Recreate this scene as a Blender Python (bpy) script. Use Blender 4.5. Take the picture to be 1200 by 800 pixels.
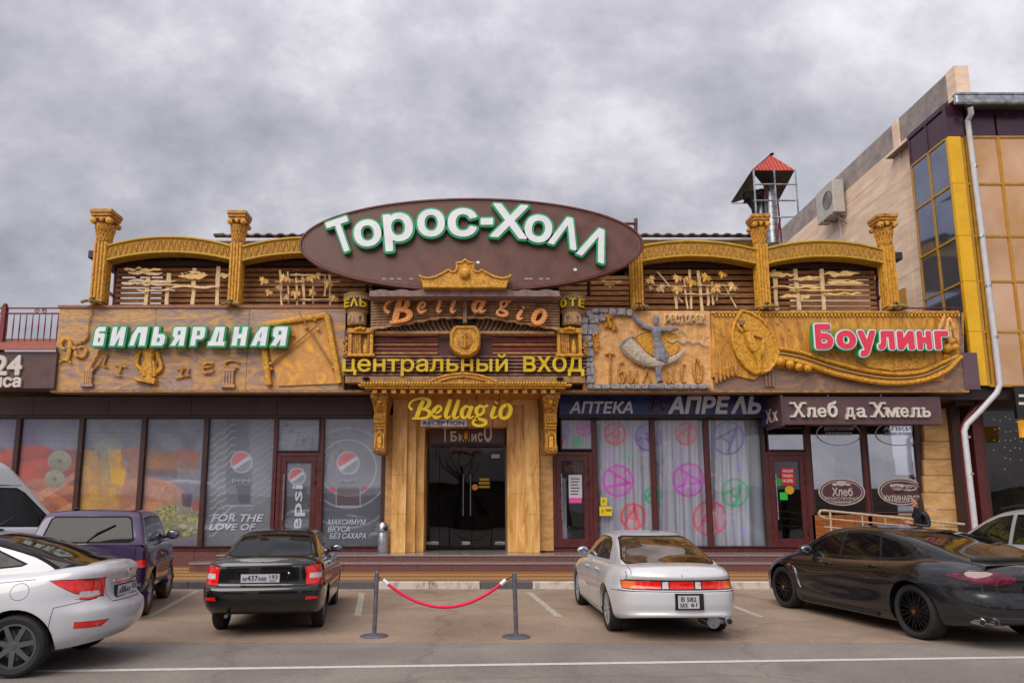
import bpy, bmesh, math, random
import numpy as np
from mathutils import Vector, Matrix
random.seed(7)
for o in list(bpy.data.objects): bpy.data.objects.remove(o)
S = bpy.context.scene
COL = S.collection
R = math.radians
# ------------------------------------------------------------------ camera
EYE = 1.65; F = 800.0; PX = 565.0; PY = 479.0; TILT = math.atan(118/800)
cam = bpy.data.cameras.new('camera'); co = bpy.data.objects.new('camera', cam); COL.objects.link(co)
cam.sensor_width = 36; cam.lens = 24.0; cam.clip_end = 3000; cam.clip_start = .1
cam.shift_x = (600-PX)/1200; cam.shift_y = (PY-400)/1200
co.location = (0, 0, EYE); co.rotation_euler = (R(90)+TILT, 0, 0)
S.camera = co
S.render.resolution_x = 1024; S.render.resolution_y = 682
S.view_settings.view_transform = 'Standard'; S.view_settings.look = 'None'
S.view_settings.exposure = 0.95; S.view_settings.gamma = 1
# ------------------------------------------------------------------ world: overcast cloud deck over a Nishita sky
SUN_EL, SUN_AZ = 47, 212
w = bpy.data.worlds.new('World'); S.world = w; w.use_nodes = True
nt = w.node_tree; nt.nodes.clear()
def N(t, **k):
 n = nt.nodes.new(t)
 for a, b in k.items(): setattr(n, a, b)
 return n
out = N('ShaderNodeOutputWorld'); bg = N('ShaderNodeBackground')
sky = N('ShaderNodeTexSky', sky_type='NISHITA', sun_disc=False); sky.sun_elevation = R(SUN_EL); sky.sun_rotation = R(SUN_AZ)
tc = N('ShaderNodeTexCoord'); sx = N('ShaderNodeSeparateXYZ'); nt.links.new(tc.outputs['Generated'], sx.inputs[0])
zz = N('ShaderNodeMath', operation='MAXIMUM'); nt.links.new(sx.outputs[2], zz.inputs[0]); zz.inputs[1].default_value = 0
za = N('ShaderNodeMath', operation='ADD'); nt.links.new(zz.outputs[0], za.inputs[0]); za.inputs[1].default_value = .8
dx = N('ShaderNodeMath', operation='DIVIDE'); nt.links.new(sx.outputs[0], dx.inputs[0]); nt.links.new(za.outputs[0], dx.inputs[1])
dy = N('ShaderNodeMath', operation='DIVIDE'); nt.links.new(sx.outputs[1], dy.inputs[0]); nt.links.new(za.outputs[0], dy.inputs[1])
cx = N('ShaderNodeCombineXYZ'); nt.links.new(dx.outputs[0], cx.inputs[0]); nt.links.new(dy.outputs[0], cx.inputs[1])
mp = N('ShaderNodeMapping'); nt.links.new(cx.outputs[0], mp.inputs[0]); mp.inputs['Scale'].default_value = (1.0, 1.25, 1); mp.inputs['Location'].default_value = (3.7, 1.2, 0)
n1 = N('ShaderNodeTexNoise'); n1.inputs['Scale'].default_value = 5.2; n1.inputs['Detail'].default_value = 9; n1.inputs['Roughness'].default_value = .6; n1.inputs['Distortion'].default_value = .0
n2 = N('ShaderNodeTexNoise'); n2.inputs['Scale'].default_value = 2.0; n2.inputs['Detail'].default_value = 3
for n in (n1, n2): nt.links.new(mp.outputs[0], n.inputs['Vector'])
mx = N('ShaderNodeMath', operation='MULTIPLY_ADD'); nt.links.new(n1.outputs[0], mx.inputs[0]); mx.inputs[1].default_value = .62
m2 = N('ShaderNodeMath', operation='MULTIPLY'); nt.links.new(n2.outputs[0], m2.inputs[0]); m2.inputs[1].default_value = .38
nt.links.new(m2.outputs[0], mx.inputs[2])
cr = N('ShaderNodeValToRGB'); nt.links.new(mx.outputs[0], cr.inputs[0])
e = cr.color_ramp.elements
e[0].position = .30; e[0].color = (.105, .109, .128, 1)
e[1].position = .67; e[1].color = (.44, .425, .448, 1)
k = e.new(.49); k.color = (.242, .238, .264, 1)
zr = N('ShaderNodeMapRange'); nt.links.new(sx.outputs[2], zr.inputs[0]); zr.inputs[1].default_value = 0; zr.inputs[2].default_value = 1; zr.inputs[3].default_value = .98; zr.inputs[4].default_value = 2.1
zp = N('ShaderNodeMath', operation='POWER'); nt.links.new(zz.outputs[0], zp.inputs[0]); zp.inputs[1].default_value = 2.2; nt.links.new(zp.outputs[0], zr.inputs[0])
sc = N('ShaderNodeVectorMath', operation='SCALE'); nt.links.new(cr.outputs[0], sc.inputs[0]); nt.links.new(zr.outputs[0], sc.inputs['Scale'])
s2 = N('ShaderNodeVectorMath', operation='SCALE'); nt.links.new(sky.outputs[0], s2.inputs[0]); s2.inputs['Scale'].default_value = .10
mi = N('ShaderNodeMix', data_type='RGBA'); mi.inputs[0].default_value = .96
nt.links.new(s2.outputs[0], mi.inputs[6]); nt.links.new(sc.outputs[0], mi.inputs[7])
nt.links.new(mi.outputs[2], bg.inputs[0]); bg.inputs[1].default_value = 1.0
nt.links.new(bg.outputs[0], out.inputs[0])
sl = bpy.data.lights.new('sun', 'SUN'); sl.energy = 1.5; sl.angle = R(54); sl.color = (1, .93, .84)
so = bpy.data.objects.new('sun', sl); COL.objects.link(so)
az = R(SUN_AZ); el = R(SUN_EL)
sd = Vector((math.sin(az)*math.cos(el), math.cos(az)*math.cos(el), math.sin(el)))
so.rotation_euler = sd.to_track_quat('Z', 'Y').to_euler(); so.location = sd*60
# ------------------------------------------------------------------ coordinates: a pixel of the photo on the plane y = Y
CT, ST = math.cos(TILT), math.sin(TILT)
def at(px, py, Y):
 v = (PY-py)/F
 Z = Y*(ST+v*CT)/(CT-v*ST)
 zc = Y*CT+Z*ST
 return Vector(((px-PX)*zc/F, Y, Z+EYE))
def Zof(py, Y): return at(PX, py, Y).z
def Xof(px, py, Y): return at(px, py, Y).x
def ground(px, py, z=0):
 d = F*(EYE-z)/(py-597)
 for _ in range(30):      # invert exactly for the tilted camera
  v = (PY-py)/F; Zn = d*(ST+v*CT)/(CT-v*ST)
  d *= (z-EYE)/Zn
 return at(px, py, d)
# ------------------------------------------------------------------ materials
def lin(h):
 if isinstance(h, str):
  h = h.lstrip('#'); c = [int(h[i:i+2], 16)/255 for i in (0, 2, 4)]
  return tuple((x/12.92 if x <= .04045 else ((x+.055)/1.055)**2.4) for x in c)
 return tuple(h)
def lin4(h): return (*lin(h), 1)
MATS = {}
def M(name, c1, c2=None, scale=4, rough=.6, metal=0, bump=0, bscale=40, coat=0, detail=6, stretch=None, dist=0, lo=.35, hi=.65, spec=.5, emit=0, c3=None, wave=None, rvar=.12):
 m = bpy.data.materials.new(name); m.use_nodes = True; MATS[name] = m
 t = m.node_tree; p = t.nodes['Principled BSDF']
 p.inputs['Base Color'].default_value = lin4(c1); p.inputs['Roughness'].default_value = rough; p.inputs['Metallic'].default_value = metal
 p.inputs['Specular IOR Level'].default_value = spec
 if coat: p.inputs['Coat Weight'].default_value = coat; p.inputs['Coat Roughness'].default_value = .03
 if emit: p.inputs['Emission Color'].default_value = lin4(c1); p.inputs['Emission Strength'].default_value = emit
 tcn = t.nodes.new('ShaderNodeTexCoord'); src = tcn.outputs['Object']
 geo = t.nodes.new('ShaderNodeNewGeometry')
 src = geo.outputs['Position']
 if stretch:
  mpn = t.nodes.new('ShaderNodeMapping'); mpn.inputs['Scale'].default_value = stretch; t.links.new(src, mpn.inputs[0]); src = mpn.outputs[0]
 if c2 is not None:
  n = t.nodes.new('ShaderNodeTexNoise'); n.inputs['Scale'].default_value = scale; n.inputs['Detail'].default_value = detail; n.inputs['Distortion'].default_value = dist
  n.inputs['Roughness'].default_value = .6
  t.links.new(src, n.inputs['Vector'])
  r = t.nodes.new('ShaderNodeValToRGB'); r.color_ramp.elements[0].position = lo; r.color_ramp.elements[1].position = hi
  r.color_ramp.elements[0].color = lin4(c1); r.color_ramp.elements[1].color = lin4(c2)
  if c3 is not None:
   q = r.color_ramp.elements.new((lo+hi)/2); q.color = lin4(c3)
  t.links.new(n.outputs[0], r.inputs[0]); t.links.new(r.outputs[0], p.inputs['Base Color'])
  mr = t.nodes.new('ShaderNodeMapRange'); t.links.new(n.outputs[0], mr.inputs[0]); mr.inputs[1].default_value = .3; mr.inputs[2].default_value = .7
  mr.inputs[3].default_value = max(.02, rough-rvar); mr.inputs[4].default_value = min(1, rough+rvar); t.links.new(mr.outputs[0], p.inputs['Roughness'])
 if bump:
  b = t.nodes.new('ShaderNodeTexNoise'); b.inputs['Scale'].default_value = bscale; b.inputs['Detail'].default_value = 5; t.links.new(src, b.inputs['Vector'])
  bn = t.nodes.new('ShaderNodeBump'); bn.inputs['Strength'].default_value = bump; bn.inputs['Distance'].default_value = .02
  t.links.new(b.outputs[0], bn.inputs['Height']); t.links.new(bn.outputs[0], p.inputs['Normal'])
 return m
gold = M('gold_plaster', '#945c14', '#eab43c', 14, .42, bump=.9, bscale=42, c3='#cc901e', lo=.28, hi=.72)
gold2 = M('ochre_plaster', '#7c4a12', '#d89a38', 10, .48, bump=.7, bscale=35, lo=.3, hi=.68)
arch_m = M('arch_plaster', '#8c6018', '#d8a434', 12, .55, bump=.9, bscale=45, stretch=(3, 1, 1))
grey_pl = M('grey_plaster', '#5c5c66', '#94919a', 9, .65, bump=.5, bscale=40)
stone_m = M('pale_stone', '#6f6a72', '#aaa4a8', 12, .75, bump=.9, bscale=30)
tan_pl = M('tan_plaster', '#bc8448', '#e8b478', 5, .7, bump=.5, bscale=22, dist=1)
cream_pl = M('cream_plaster', '#9c8a78', '#c8b8a0', 14, .65, bump=.4, bscale=30)
rope_m = M('brown_relief', '#7c5a38', '#a98254', 9, .65, bump=.5)
def marble(name, cols, scale=.75, dist=1.5, sx=.8):
 m = bpy.data.materials.new(name); m.use_nodes = True; t = m.node_tree; p = t.nodes['Principled BSDF']
 p.inputs['Roughness'].default_value = .42
 g = t.nodes.new('ShaderNodeNewGeometry'); mpn = t.nodes.new('ShaderNodeMapping'); mpn.inputs['Scale'].default_value = (sx, 1, 2.6); mpn.inputs['Rotation'].default_value = (0, R(32), 0)
 t.links.new(g.outputs['Position'], mpn.inputs[0])
 n = t.nodes.new('ShaderNodeTexNoise'); n.inputs['Scale'].default_value = scale; n.inputs['Detail'].default_value = 9; n.inputs['Distortion'].default_value = dist; n.inputs['Roughness'].default_value = .55
 t.links.new(mpn.outputs[0], n.inputs['Vector'])
 r = t.nodes.new('ShaderNodeValToRGB'); t.links.new(n.outputs[0], r.inputs[0]); el_ = r.color_ramp.elements
 el_[0].position = .25; el_[0].color = lin4(cols[0]); el_[1].position = .75; el_[1].color = lin4(cols[-1])
 for i, c_ in enumerate(cols[1:-1]):
  q = el_.new(.25+.5*(i+1)/(len(cols)-1)); q.color = lin4(c_)
 n3 = t.nodes.new('ShaderNodeTexNoise'); n3.inputs['Scale'].default_value = scale*3; n3.inputs['Detail'].default_value = 8; n3.inputs['Distortion'].default_value = 4
 t.links.new(mpn.outputs[0], n3.inputs['Vector'])
 r3 = t.nodes.new('ShaderNodeValToRGB'); t.links.new(n3.outputs[0], r3.inputs[0]); r3.color_ramp.elements[0].position = .47; r3.color_ramp.elements[1].position = .62
 r3.color_ramp.elements[0].color = (0, 0, 0, 1); r3.color_ramp.elements[1].color = (.6, .6, .6, 1)
 mx_ = t.nodes.new('ShaderNodeMix'); mx_.data_type = 'RGBA'; t.links.new(r3.outputs[0], mx_.inputs[0]); t.links.new(r.outputs[0], mx_.inputs[6]); mx_.inputs[7].default_value = lin4('#8a7268')
 t.links.new(mx_.outputs[2], p.inputs['Base Color'])
 bn = t.nodes.new('ShaderNodeBump'); bn.inputs['Strength'].default_value = .35; bn.inputs['Distance'].default_value = .02; t.links.new(n3.outputs[0], bn.inputs['Height']); t.links.new(bn.outputs[0], p.inputs['Normal'])
 MATS[name] = m; return m
marb = marble('painted_marble', ['#685858', '#b8947c', '#907a74', '#d09848', '#a88470', '#86746f', '#cc9c6c'])
marb2 = marble('brown_marble', ['#5c4c46', '#906848', '#74605a', '#ac8050', '#86706a'], 1.1)
ochre_panel = M('ochre_panel', '#a86c20', '#dca040', 3, .45, bump=.5, bscale=14, stretch=(2, 1, .5), dist=1.5)
pool_fill = M('pool_fill', '#c88418', '#eca828', 2.2, .5, bump=.2, c3='#c89050', dist=2)
brown_sign = M('brown_sign', '#5c3a30', '#6a443a', 3, .42, bump=.12, bscale=3)
mauve = M('mauve_panel', '#5c4650', '#644e58', 2, .5)
darkbrown = M('dark_brown', '#2a1c1a', '#38262a', 3, .5)
lintel_m = M('lintel_panel', '#4c3c3c', '#584646', 2, .45)
frame_red = M('frame_red', '#4c1c1c', '#5a2424', 6, .4)
frame_brown = M('frame_brown', '#3c2422', '#482c2a', 6, .4)
red_m = M('maroon_iron', '#6a2028', '#7c2a30', 8, .5)
slat_m = M('slat_wood', '#8a5a34', '#d0965c', 8, .65, bump=.3, stretch=(.6, 5, 9), c3='#a06c40')
slat_pale = M('slat_pale_wood', '#c4a074', '#ecd0a0', 8, .65, bump=.3, stretch=(3, 5, .7))
leaf_m = M('leaf_wood', '#d0a05c', '#f0cc84', 10, .6, bump=.3)
leaf_y = M('leaf_yellow', '#c08e28', '#e0b440', 10, .6, bump=.3)
dkwood = M('dark_timber', '#2c1812', '#46281e', 8, .6)
white_l = M('white_letter', '#dcdfe6', '#e6e8ec', 3, .3)
green_l = M('green_edge', '#12905a', '#18a066', 5, .35)
red_l = M('red_letter', '#d8344c', '#e03c54', 5, .3)
yel_l = M('yellow_letter', '#c8a808', '#d8b810', 5, .35)
oran_l = M('orange_letter', '#e08430', '#f4a048', 14, .5, bump=.3)
grey_l = M('silver_letter', '#c8c8d6', '#d0d0dc', 4, .35)
cream_l = M('cream_letter', '#c4bcb4', '#d2cac0', 4, .4)
bulb_m = M('bulb_glass', '#ffe8c8', rough=.15)
navy = M('navy_sign', '#1c2854', '#24326a', 3, .3)
woodp = M('portal_wood', '#b8843e', '#eabd7c', 2.0, .4, bump=.08, stretch=(3, 2, .5), dist=.8, c3='#d6a45e')
bracket_m = M('bracket_gold', '#5c380c', '#d09026', 14, .42, bump=1.0, bscale=38, c3='#96641a', lo=.3, hi=.7)
woodp2 = M('portal_brick', '#ac8048', '#d0a066', 4, .55, bump=.3, stretch=(1, 1, 3))
clad = M('stone_cladding', '#bc9058', '#e0b47c', 2, .6, bump=.2, stretch=(1, 1, 2.6), dist=.8)
wpanel = M('wood_panel', '#7c3e14', '#a0602c', 4, .3, stretch=(.5, 2, 5), dist=1)
granite = M('granite', '#6c4844', '#8c625c', 60, .35, c3='#5c3c3c', detail=3)
granite_t = M('granite_top', '#807474', '#988a88', 30, .16, detail=4)
steel = M('brushed_steel', '#9a9aa2', '#b0b0b6', 12, .3, metal=.9)
steel_d = M('grey_steel', '#6a6c76', '#7c7e88', 12, .38, metal=.7)
galv = M('galvanised', '#8c9098', '#c0c4c8', 5, .35, metal=.8)
white_pvc = M('white_pipe', '#b8b8be', '#c8c8cc', 4, .4)
black_m = M('black_plastic', '#141416', '#1c1c1e', 8, .45)
rubber = M('rubber', '#18181a', '#222224', 30, .8, bump=.2)
mudrub = M('muddy_rubber', '#1c1a18', '#6a5238', 5, .85, bump=.3)
velvet = M('red_velvet', '#d00c44', '#e01850', 20, .75)
brass = M('brass', '#c89038', rough=.25, metal=1)
redroof = M('red_metal_roof', '#a83828', '#c04a34', 3, .45)
brownroof = M('brown_metal_roof', '#5c4644', '#705854', 6, .5)
wallpink = M('pink_stone_wall', '#d8bca4', '#f0d8c0', 1.6, .7, bump=.1, stretch=(1, .6, 3), c3='#e4c8b0')
parapet = M('grey_render', '#837a78', '#a69a96', 2.5, .85, bump=.3)
yellow_p = M('yellow_panel', '#d8a410', '#e4b018', 3, .3)
ambr_f = M('amber_frame', '#a87820', '#b88a30', 5, .35)
purple_p = M('purple_panel', '#3c2434', '#4a2c3c', 3, .2)
def glassy(name, tint, base=.12, rough=.02, tr=True, alpha=.0):
 """window glass: clear with a mirror share that grows at grazing angles"""
 m = bpy.data.materials.new(name); m.use_nodes = True; t = m.node_tree; t.nodes.clear()
 o = t.nodes.new('ShaderNodeOutputMaterial'); tr_ = t.nodes.new('ShaderNodeBsdfTransparent'); tr_.inputs[0].default_value = lin4(tint)
 gl = t.nodes.new('ShaderNodeBsdfGlossy'); gl.inputs['Roughness'].default_value = rough; gl.inputs[0].default_value = (.95, .95, 1, 1)
 gq = t.nodes.new('ShaderNodeNewGeometry'); dt = t.nodes.new('ShaderNodeVectorMath'); dt.operation = 'DOT_PRODUCT'; t.links.new(gq.outputs['Normal'], dt.inputs[0]); t.links.new(gq.outputs['Incoming'], dt.inputs[1])
 def mth(op, a, b=None):
  q = t.nodes.new('ShaderNodeMath'); q.operation = op; t.links.new(a, q.inputs[0])
  if b is not None: q.inputs[1].default_value = b
  return q
 ab = mth('ABSOLUTE', dt.outputs['Value']); om = mth('MULTIPLY_ADD', ab.outputs[0], -1); om.inputs[2].default_value = 1; pw = mth('POWER', om.outputs[0], 5); ml = mth('MULTIPLY', pw.outputs[0], .9); ad = mth('ADD', ml.outputs[0], base); ad.use_clamp = True
 nz = t.nodes.new('ShaderNodeTexNoise'); nz.inputs['Scale'].default_value = .8; nz.inputs['Detail'].default_value = 1
 bn = t.nodes.new('ShaderNodeBump'); bn.inputs['Strength'].default_value = .12; bn.inputs['Distance'].default_value = .05; t.links.new(nz.outputs[0], bn.inputs['Height']); t.links.new(bn.outputs[0], gl.inputs['Normal'])
 g = t.nodes.new('ShaderNodeNewGeometry'); t.links.new(g.outputs['Position'], nz.inputs['Vector'])
 mix = t.nodes.new('ShaderNodeMixShader'); t.links.new(ad.outputs[0], mix.inputs[0]); t.links.new(tr_.outputs[0], mix.inputs[1]); t.links.new(gl.outputs[0], mix.inputs[2]); t.links.new(mix.outputs[0], o.inputs[0])
 MATS[name] = m; return m
glass = glassy('window_glass', '#f4f6f8', .045)
glass_r = glassy('mirror_like_window_glass', '#e4e6ea', .30)
glass_d = glassy('dark_door_glass', '#a0a0a0', .05)
film = M('reflective_film', '#e0a870', rough=.07, metal=.85, c2='#f4c8a4', scale=.6, rvar=.03, bump=.06, bscale=1.2)
tintg = M('tinted_glass', '#80869a', rough=.06, metal=.8, c2='#9096a8', scale=1, rvar=.02)
carglass = M('car_glass', '#0e0f12', rough=.04, spec=.35, coat=.0)
carglass_b = M('car_glass_brown', '#2a1e12', rough=.03, spec=.9, coat=.6, c2='#5c4630', scale=5, rvar=.01)
carglass_g = M('car_glass_green', '#0c1a14', rough=.03, spec=.9, coat=.6)
chrome = M('chrome', '#c8c8cc', rough=.12, metal=1)
alloy = M('alloy', '#7c7e84', rough=.3, metal=.9)
alloy_w = M('pale_alloy', '#b8b8c0', rough=.3, metal=.6)
blackalloy = M('black_alloy', '#0c0c0e', rough=.3, metal=.3)
seam_m = M('seam_black', '#060606', rough=.9)
red_lens = M('red_lens', '#c80808', rough=.12, coat=.8, c2='#f02018', scale=18, rvar=.02)
dred_lens = M('smoked_red_lens', '#3c0818', rough=.08, coat=.9, c2='#7c1838', scale=9, rvar=.02)
amb_lens = M('amber_lens', '#e06410', rough=.12, coat=.8)
clr_lens = M('clear_lens', '#b8b0b0', rough=.12, coat=.8, c2='#d8d0d0', scale=22, rvar=.02)
plate_m = M('plate_white', '#b4b4bc', rough=.4)
ink = M('ink_black', '#08080c', rough=.5)
def paint(name, c, metal=.0, rough=.25, c2=None): return M(name, c, c2 or c, 3, rough, metal, coat=1.0, rvar=.03)
p_black = paint('black_paint', '#060708', .2, .2)
p_white = paint('white_paint', '#bcbcc2', 0, .3, '#c2c2c8')
p_pearl = paint('pearl_white_paint', '#c4c4c8', .1, .3, '#cacace')
p_purple = paint('purple_paint', '#2e1444', .1, .35, '#361a4c')
p_grey = paint('graphite_paint', '#1e1e22', .4, .24)
p_silver = paint('silver_paint', '#a8aaae', .35, .3)
p_van = paint('van_white_paint', '#b0b2ba', 0, .35)
def print_mat(name, rough=.55):
 m = bpy.data.materials.new(name); m.use_nodes = True; t = m.node_tree; p = t.nodes['Principled BSDF']; a = t.nodes.new('ShaderNodeAttribute'); a.attribute_name = 'ink'
 t.links.new(a.outputs['Color'], p.inputs['Base Color']); p.inputs['Roughness'].default_value = rough; return m
printed = print_mat('printed_film')
# ------------------------------------------------------------------ geometry helpers
def link(o): COL.objects.link(o); return o
ROOT = {}
def rootloc(o):
 while o is not None:
  if o.name in ROOT: return ROOT[o.name]
  o = o.parent
 return None
def props(o, label=None, cat=None, group=None, kind=None):
 if label: o['label'] = label
 if cat: o['category'] = cat
 if group: o['group'] = group
 if kind: o['kind'] = kind
 return o
def thing(name, label, cat, loc, group=None, rot=0, kind=None, local=False):
 o = bpy.data.objects.new(name, None); o.empty_display_size = .2; link(o); o.location = loc; o.rotation_euler = (0, 0, rot)
 ROOT[o.name] = Vector((0, 0, 0)) if (local or rot) else Vector(loc)
 return props(o, label, cat, group, kind)
class G:
 def __init__(s): s.v = []; s.f = []
 def add(s, vs, fs):
  n = len(s.v); s.v += [tuple(v) for v in vs]; s.f += [tuple(i+n for i in f) for f in fs]; return s
 def box(s, x0, x1, y0, y1, z0, z1):
  return s.add([(x0,y0,z0),(x1,y0,z0),(x1,y1,z0),(x0,y1,z0),(x0,y0,z1),(x1,y0,z1),(x1,y1,z1),(x0,y1,z1)],
                     [(0,3,2,1),(4,5,6,7),(0,1,5,4),(1,2,6,5),(2,3,7,6),(3,0,4,7)])
 def pbox(s, px0, px1, py0, py1, Y, d, zy=None, pad=0):
  """box whose front face lies on plane Y and covers the pixel rectangle, d deep"""
  ym = (py0+py1)/2
  return s.box(Xof(px0, ym, Y)-pad, Xof(px1, ym, Y)+pad, Y, Y+d, Zof(py1, Y), Zof(py0, Y))
 def prism(s, pts, Y, d):
  """polygon of (x,z) on plane Y, extruded d deep"""
  n = len(pts)
  area = sum(pts[i][0]*pts[(i+1)%n][1]-pts[(i+1)%n][0]*pts[i][1] for i in range(n))
  if area < 0: pts = pts[::-1]
  vs = [(x, Y, z) for x, z in pts]+[(x, Y+d, z) for x, z in pts]
  fs = [tuple(range(n)), tuple(range(2*n-1, n-1, -1))]+[(i, i+n, (i+1)%n+n, (i+1)%n) for i in range(n)]
  return s.add(vs, fs)
 def pprism(s, pts, Y, d): return s.prism([(at(a, b, Y).x, at(a, b, Y).z) for a, b in pts], Y, d)
 def tube(s, pts, r, n=8, cap=True, flat=1.0):
  pts = [Vector(p) for p in pts]; m = len(pts)
  rr = r if isinstance(r, (list, tuple)) else [r]*m
  T = []
  for i in range(m):
   t = (pts[min(i+1, m-1)]-pts[max(i-1, 0)])
   T.append(t.normalized() if t.length > 1e-9 else Vector((0, 0, 1)))
  up = Vector((0, 1, 0)) if abs(T[0].y) < .9 else Vector((1, 0, 0))
  vs = []; fs = []
  for i in range(m):
   a = T[i].cross(up)
   if a.length < 1e-6: a = Vector((1, 0, 0))
   a.normalize(); b = a.cross(T[i]).normalized()
   for k in range(n):
    q = 2*math.pi*k/n
    vs.append(pts[i]+a*(math.cos(q)*rr[i])+b*(math.sin(q)*rr[i]*flat))
  for i in range(m-1):
   for k in range(n):
    k2 = (k+1) % n
    fs.append((i*n+k, i*n+k2, (i+1)*n+k2, (i+1)*n+k))
  if cap: fs.append(tuple(range(n-1, -1, -1))); fs.append(tuple((m-1)*n+k for k in range(n)))
  return s.add(vs, fs)
 def ball(s, c, rx, ry=None, rz=None, n=10, m=7):
  ry = ry or rx; rz = rz or rx; vs = []; fs = []
  for j in range(1, m):
   p = math.pi*j/m
   for k in range(n):
    q = 2*math.pi*k/n; vs.append((c[0]+rx*math.sin(p)*math.cos(q), c[1]+ry*math.sin(p)*math.sin(q), c[2]+rz*math.cos(p)))
  a = len(vs); vs += [(c[0], c[1], c[2]+rz), (c[0], c[1], c[2]-rz)]
  for j in range(m-2):
   for k in range(n):
    k2 = (k+1) % n; fs.append((j*n+k, (j+1)*n+k, (j+1)*n+k2, j*n+k2))
  for k in range(n):
   k2 = (k+1) % n; fs.append((a, k, k2)); fs.append((a+1, (m-2)*n+k2, (m-2)*n+k))
  return s.add(vs, fs)
 def lathe(s, c, prof, n=16, axis='z'):
  vs = []; fs = []
  for r_, h in prof:
   for k in range(n):
    q = 2*math.pi*k/n; a, b = r_*math.cos(q), r_*math.sin(q)
    vs.append({'z': (c[0]+a, c[1]+b, c[2]+h), 'x': (c[0]+h, c[1]+a, c[2]+b), 'y': (c[0]+a, c[1]+h, c[2]+b)}[axis])
  for i in range(len(prof)-1):
   for k in range(n):
    k2 = (k+1) % n; fs.append((i*n+k, i*n+k2, (i+1)*n+k2, (i+1)*n+k))
  if axis == 'z' and prof[0] != prof[-1]: fs.append(tuple(range(n-1, -1, -1))); fs.append(tuple((len(prof)-1)*n+k for k in range(n)))
  return s.add(vs, fs)
 def xf(s, m):
  s.v = [tuple(m @ Vector(v)) for v in s.v]; return s
 def obj(s, name, mat, parent=None, smooth=False, label=None, kind=None, bevel=0, world=True):
  me = bpy.data.meshes.new(name); L = rootloc(parent) if parent else None
  vs = s.v
  if L is not None and L.length > 0: vs = [(a-L.x, b-L.y, c-L.z) for a, b, c in vs]
  me.from_pydata(vs, [], s.f)
  bm = bmesh.new(); bm.from_mesh(me); bmesh.ops.recalc_face_normals(bm, faces=bm.faces); bm.to_mesh(me); bm.free()
  me.materials.append(mat)
  if smooth:
   me.polygons.foreach_set('use_smooth', [True]*len(me.polygons))
   try: me.set_sharp_from_angle(angle=R(40))
   except Exception: pass
  o = bpy.data.objects.new(name, me); link(o); o.parent = parent
  if bevel:
   b = o.modifiers.new('bevel', 'BEVEL'); b.width = bevel; b.segments = 2; b.limit_method = 'ANGLE'; b.angle_limit = R(35)
  if label: o['label'] = label
  if kind: o['kind'] = kind
  return o
 def thing(s, name, mat, label, cat, group=None, smooth=False, kind=None, bevel=0):
  a = np.array(s.v); L = Vector(((a[:,0].min()+a[:,0].max())/2, (a[:,1].min()+a[:,1].max())/2, a[:,2].min()))
  s.v = [(x-L.x, y-L.y, z-L.z) for x, y, z in s.v]
  o = s.obj(name, mat, None, smooth, bevel=bevel); o.location = L; ROOT[o.name] = L
  return props(o, label, cat, group, kind)
def struct(g, name, mat, smooth=False, bevel=0):
 o = g.obj(name, mat, None, smooth, bevel=bevel); o['kind'] = 'structure'; ROOT[o.name] = Vector((0, 0, 0)); return o
def spl(pts, n=8, closed=False):
 """Catmull-Rom through points of any dimension"""
 P = [np.array(p, float) for p in pts]; m = len(P); out = []
 rng = range(m if closed else m-1)
 for i in rng:
  p0 = P[(i-1) % m] if closed or i > 0 else P[0]*2-P[1]
  p1 = P[i % m]; p2 = P[(i+1) % m]
  p3 = P[(i+2) % m] if closed or i+2 < m else P[-1]*2-P[-2]
  for k in range(n):
   t = k/n
   out.append(.5*((2*p1)+(-p0+p2)*t+(2*p0-5*p1+4*p2-p3)*t*t+(-p0+3*p1-3*p2+p3)*t**3))
 if not closed: out.append(P[-1])
 return out
# ---- text and shapes
_tg = {}
def _curve_mesh(cu):
 ob = bpy.data.objects.new('tmp', cu); me = bpy.data.meshes.new_from_object(ob)
 v = np.array([tuple(q.co) for q in me.vertices]).reshape(-1, 3); f = [tuple(p.vertices) for p in me.polygons]
 bpy.data.objects.remove(ob); bpy.data.curves.remove(cu); bpy.data.meshes.remove(me); return v, f
def glyph_loops(s, shear=0, res=3):
 cu = bpy.data.curves.new('t', 'FONT'); cu.body = s; cu.shear = shear; cu.resolution_u = res; cu.size = 1; cu.fill_mode = 'NONE'
 ob = bpy.data.objects.new('tmp', cu); me = bpy.data.meshes.new_from_object(ob); co_ = [tuple(q.co[:2]) for q in me.vertices]; nb = {}
 for e_ in me.edges: a, b = e_.vertices; nb.setdefault(a, []).append(b); nb.setdefault(b, []).append(a)
 bpy.data.objects.remove(ob); bpy.data.curves.remove(cu); bpy.data.meshes.remove(me); seen = set(); out_ = []
 for a in range(len(co_)):
  if a in seen or a not in nb: continue
  lp = [a]; seen.add(a); prev = None; cur = a
  nx = a+1 if a+1 in nb[a] else nb[a][0]
  while nx not in seen: lp.append(nx); seen.add(nx); c_ = [q for q in nb[nx] if q != cur]; cur = nx; nx = c_[0] if c_ else a
  if len(lp) > 2: out_.append([co_[i] for i in lp])
 return out_
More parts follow.
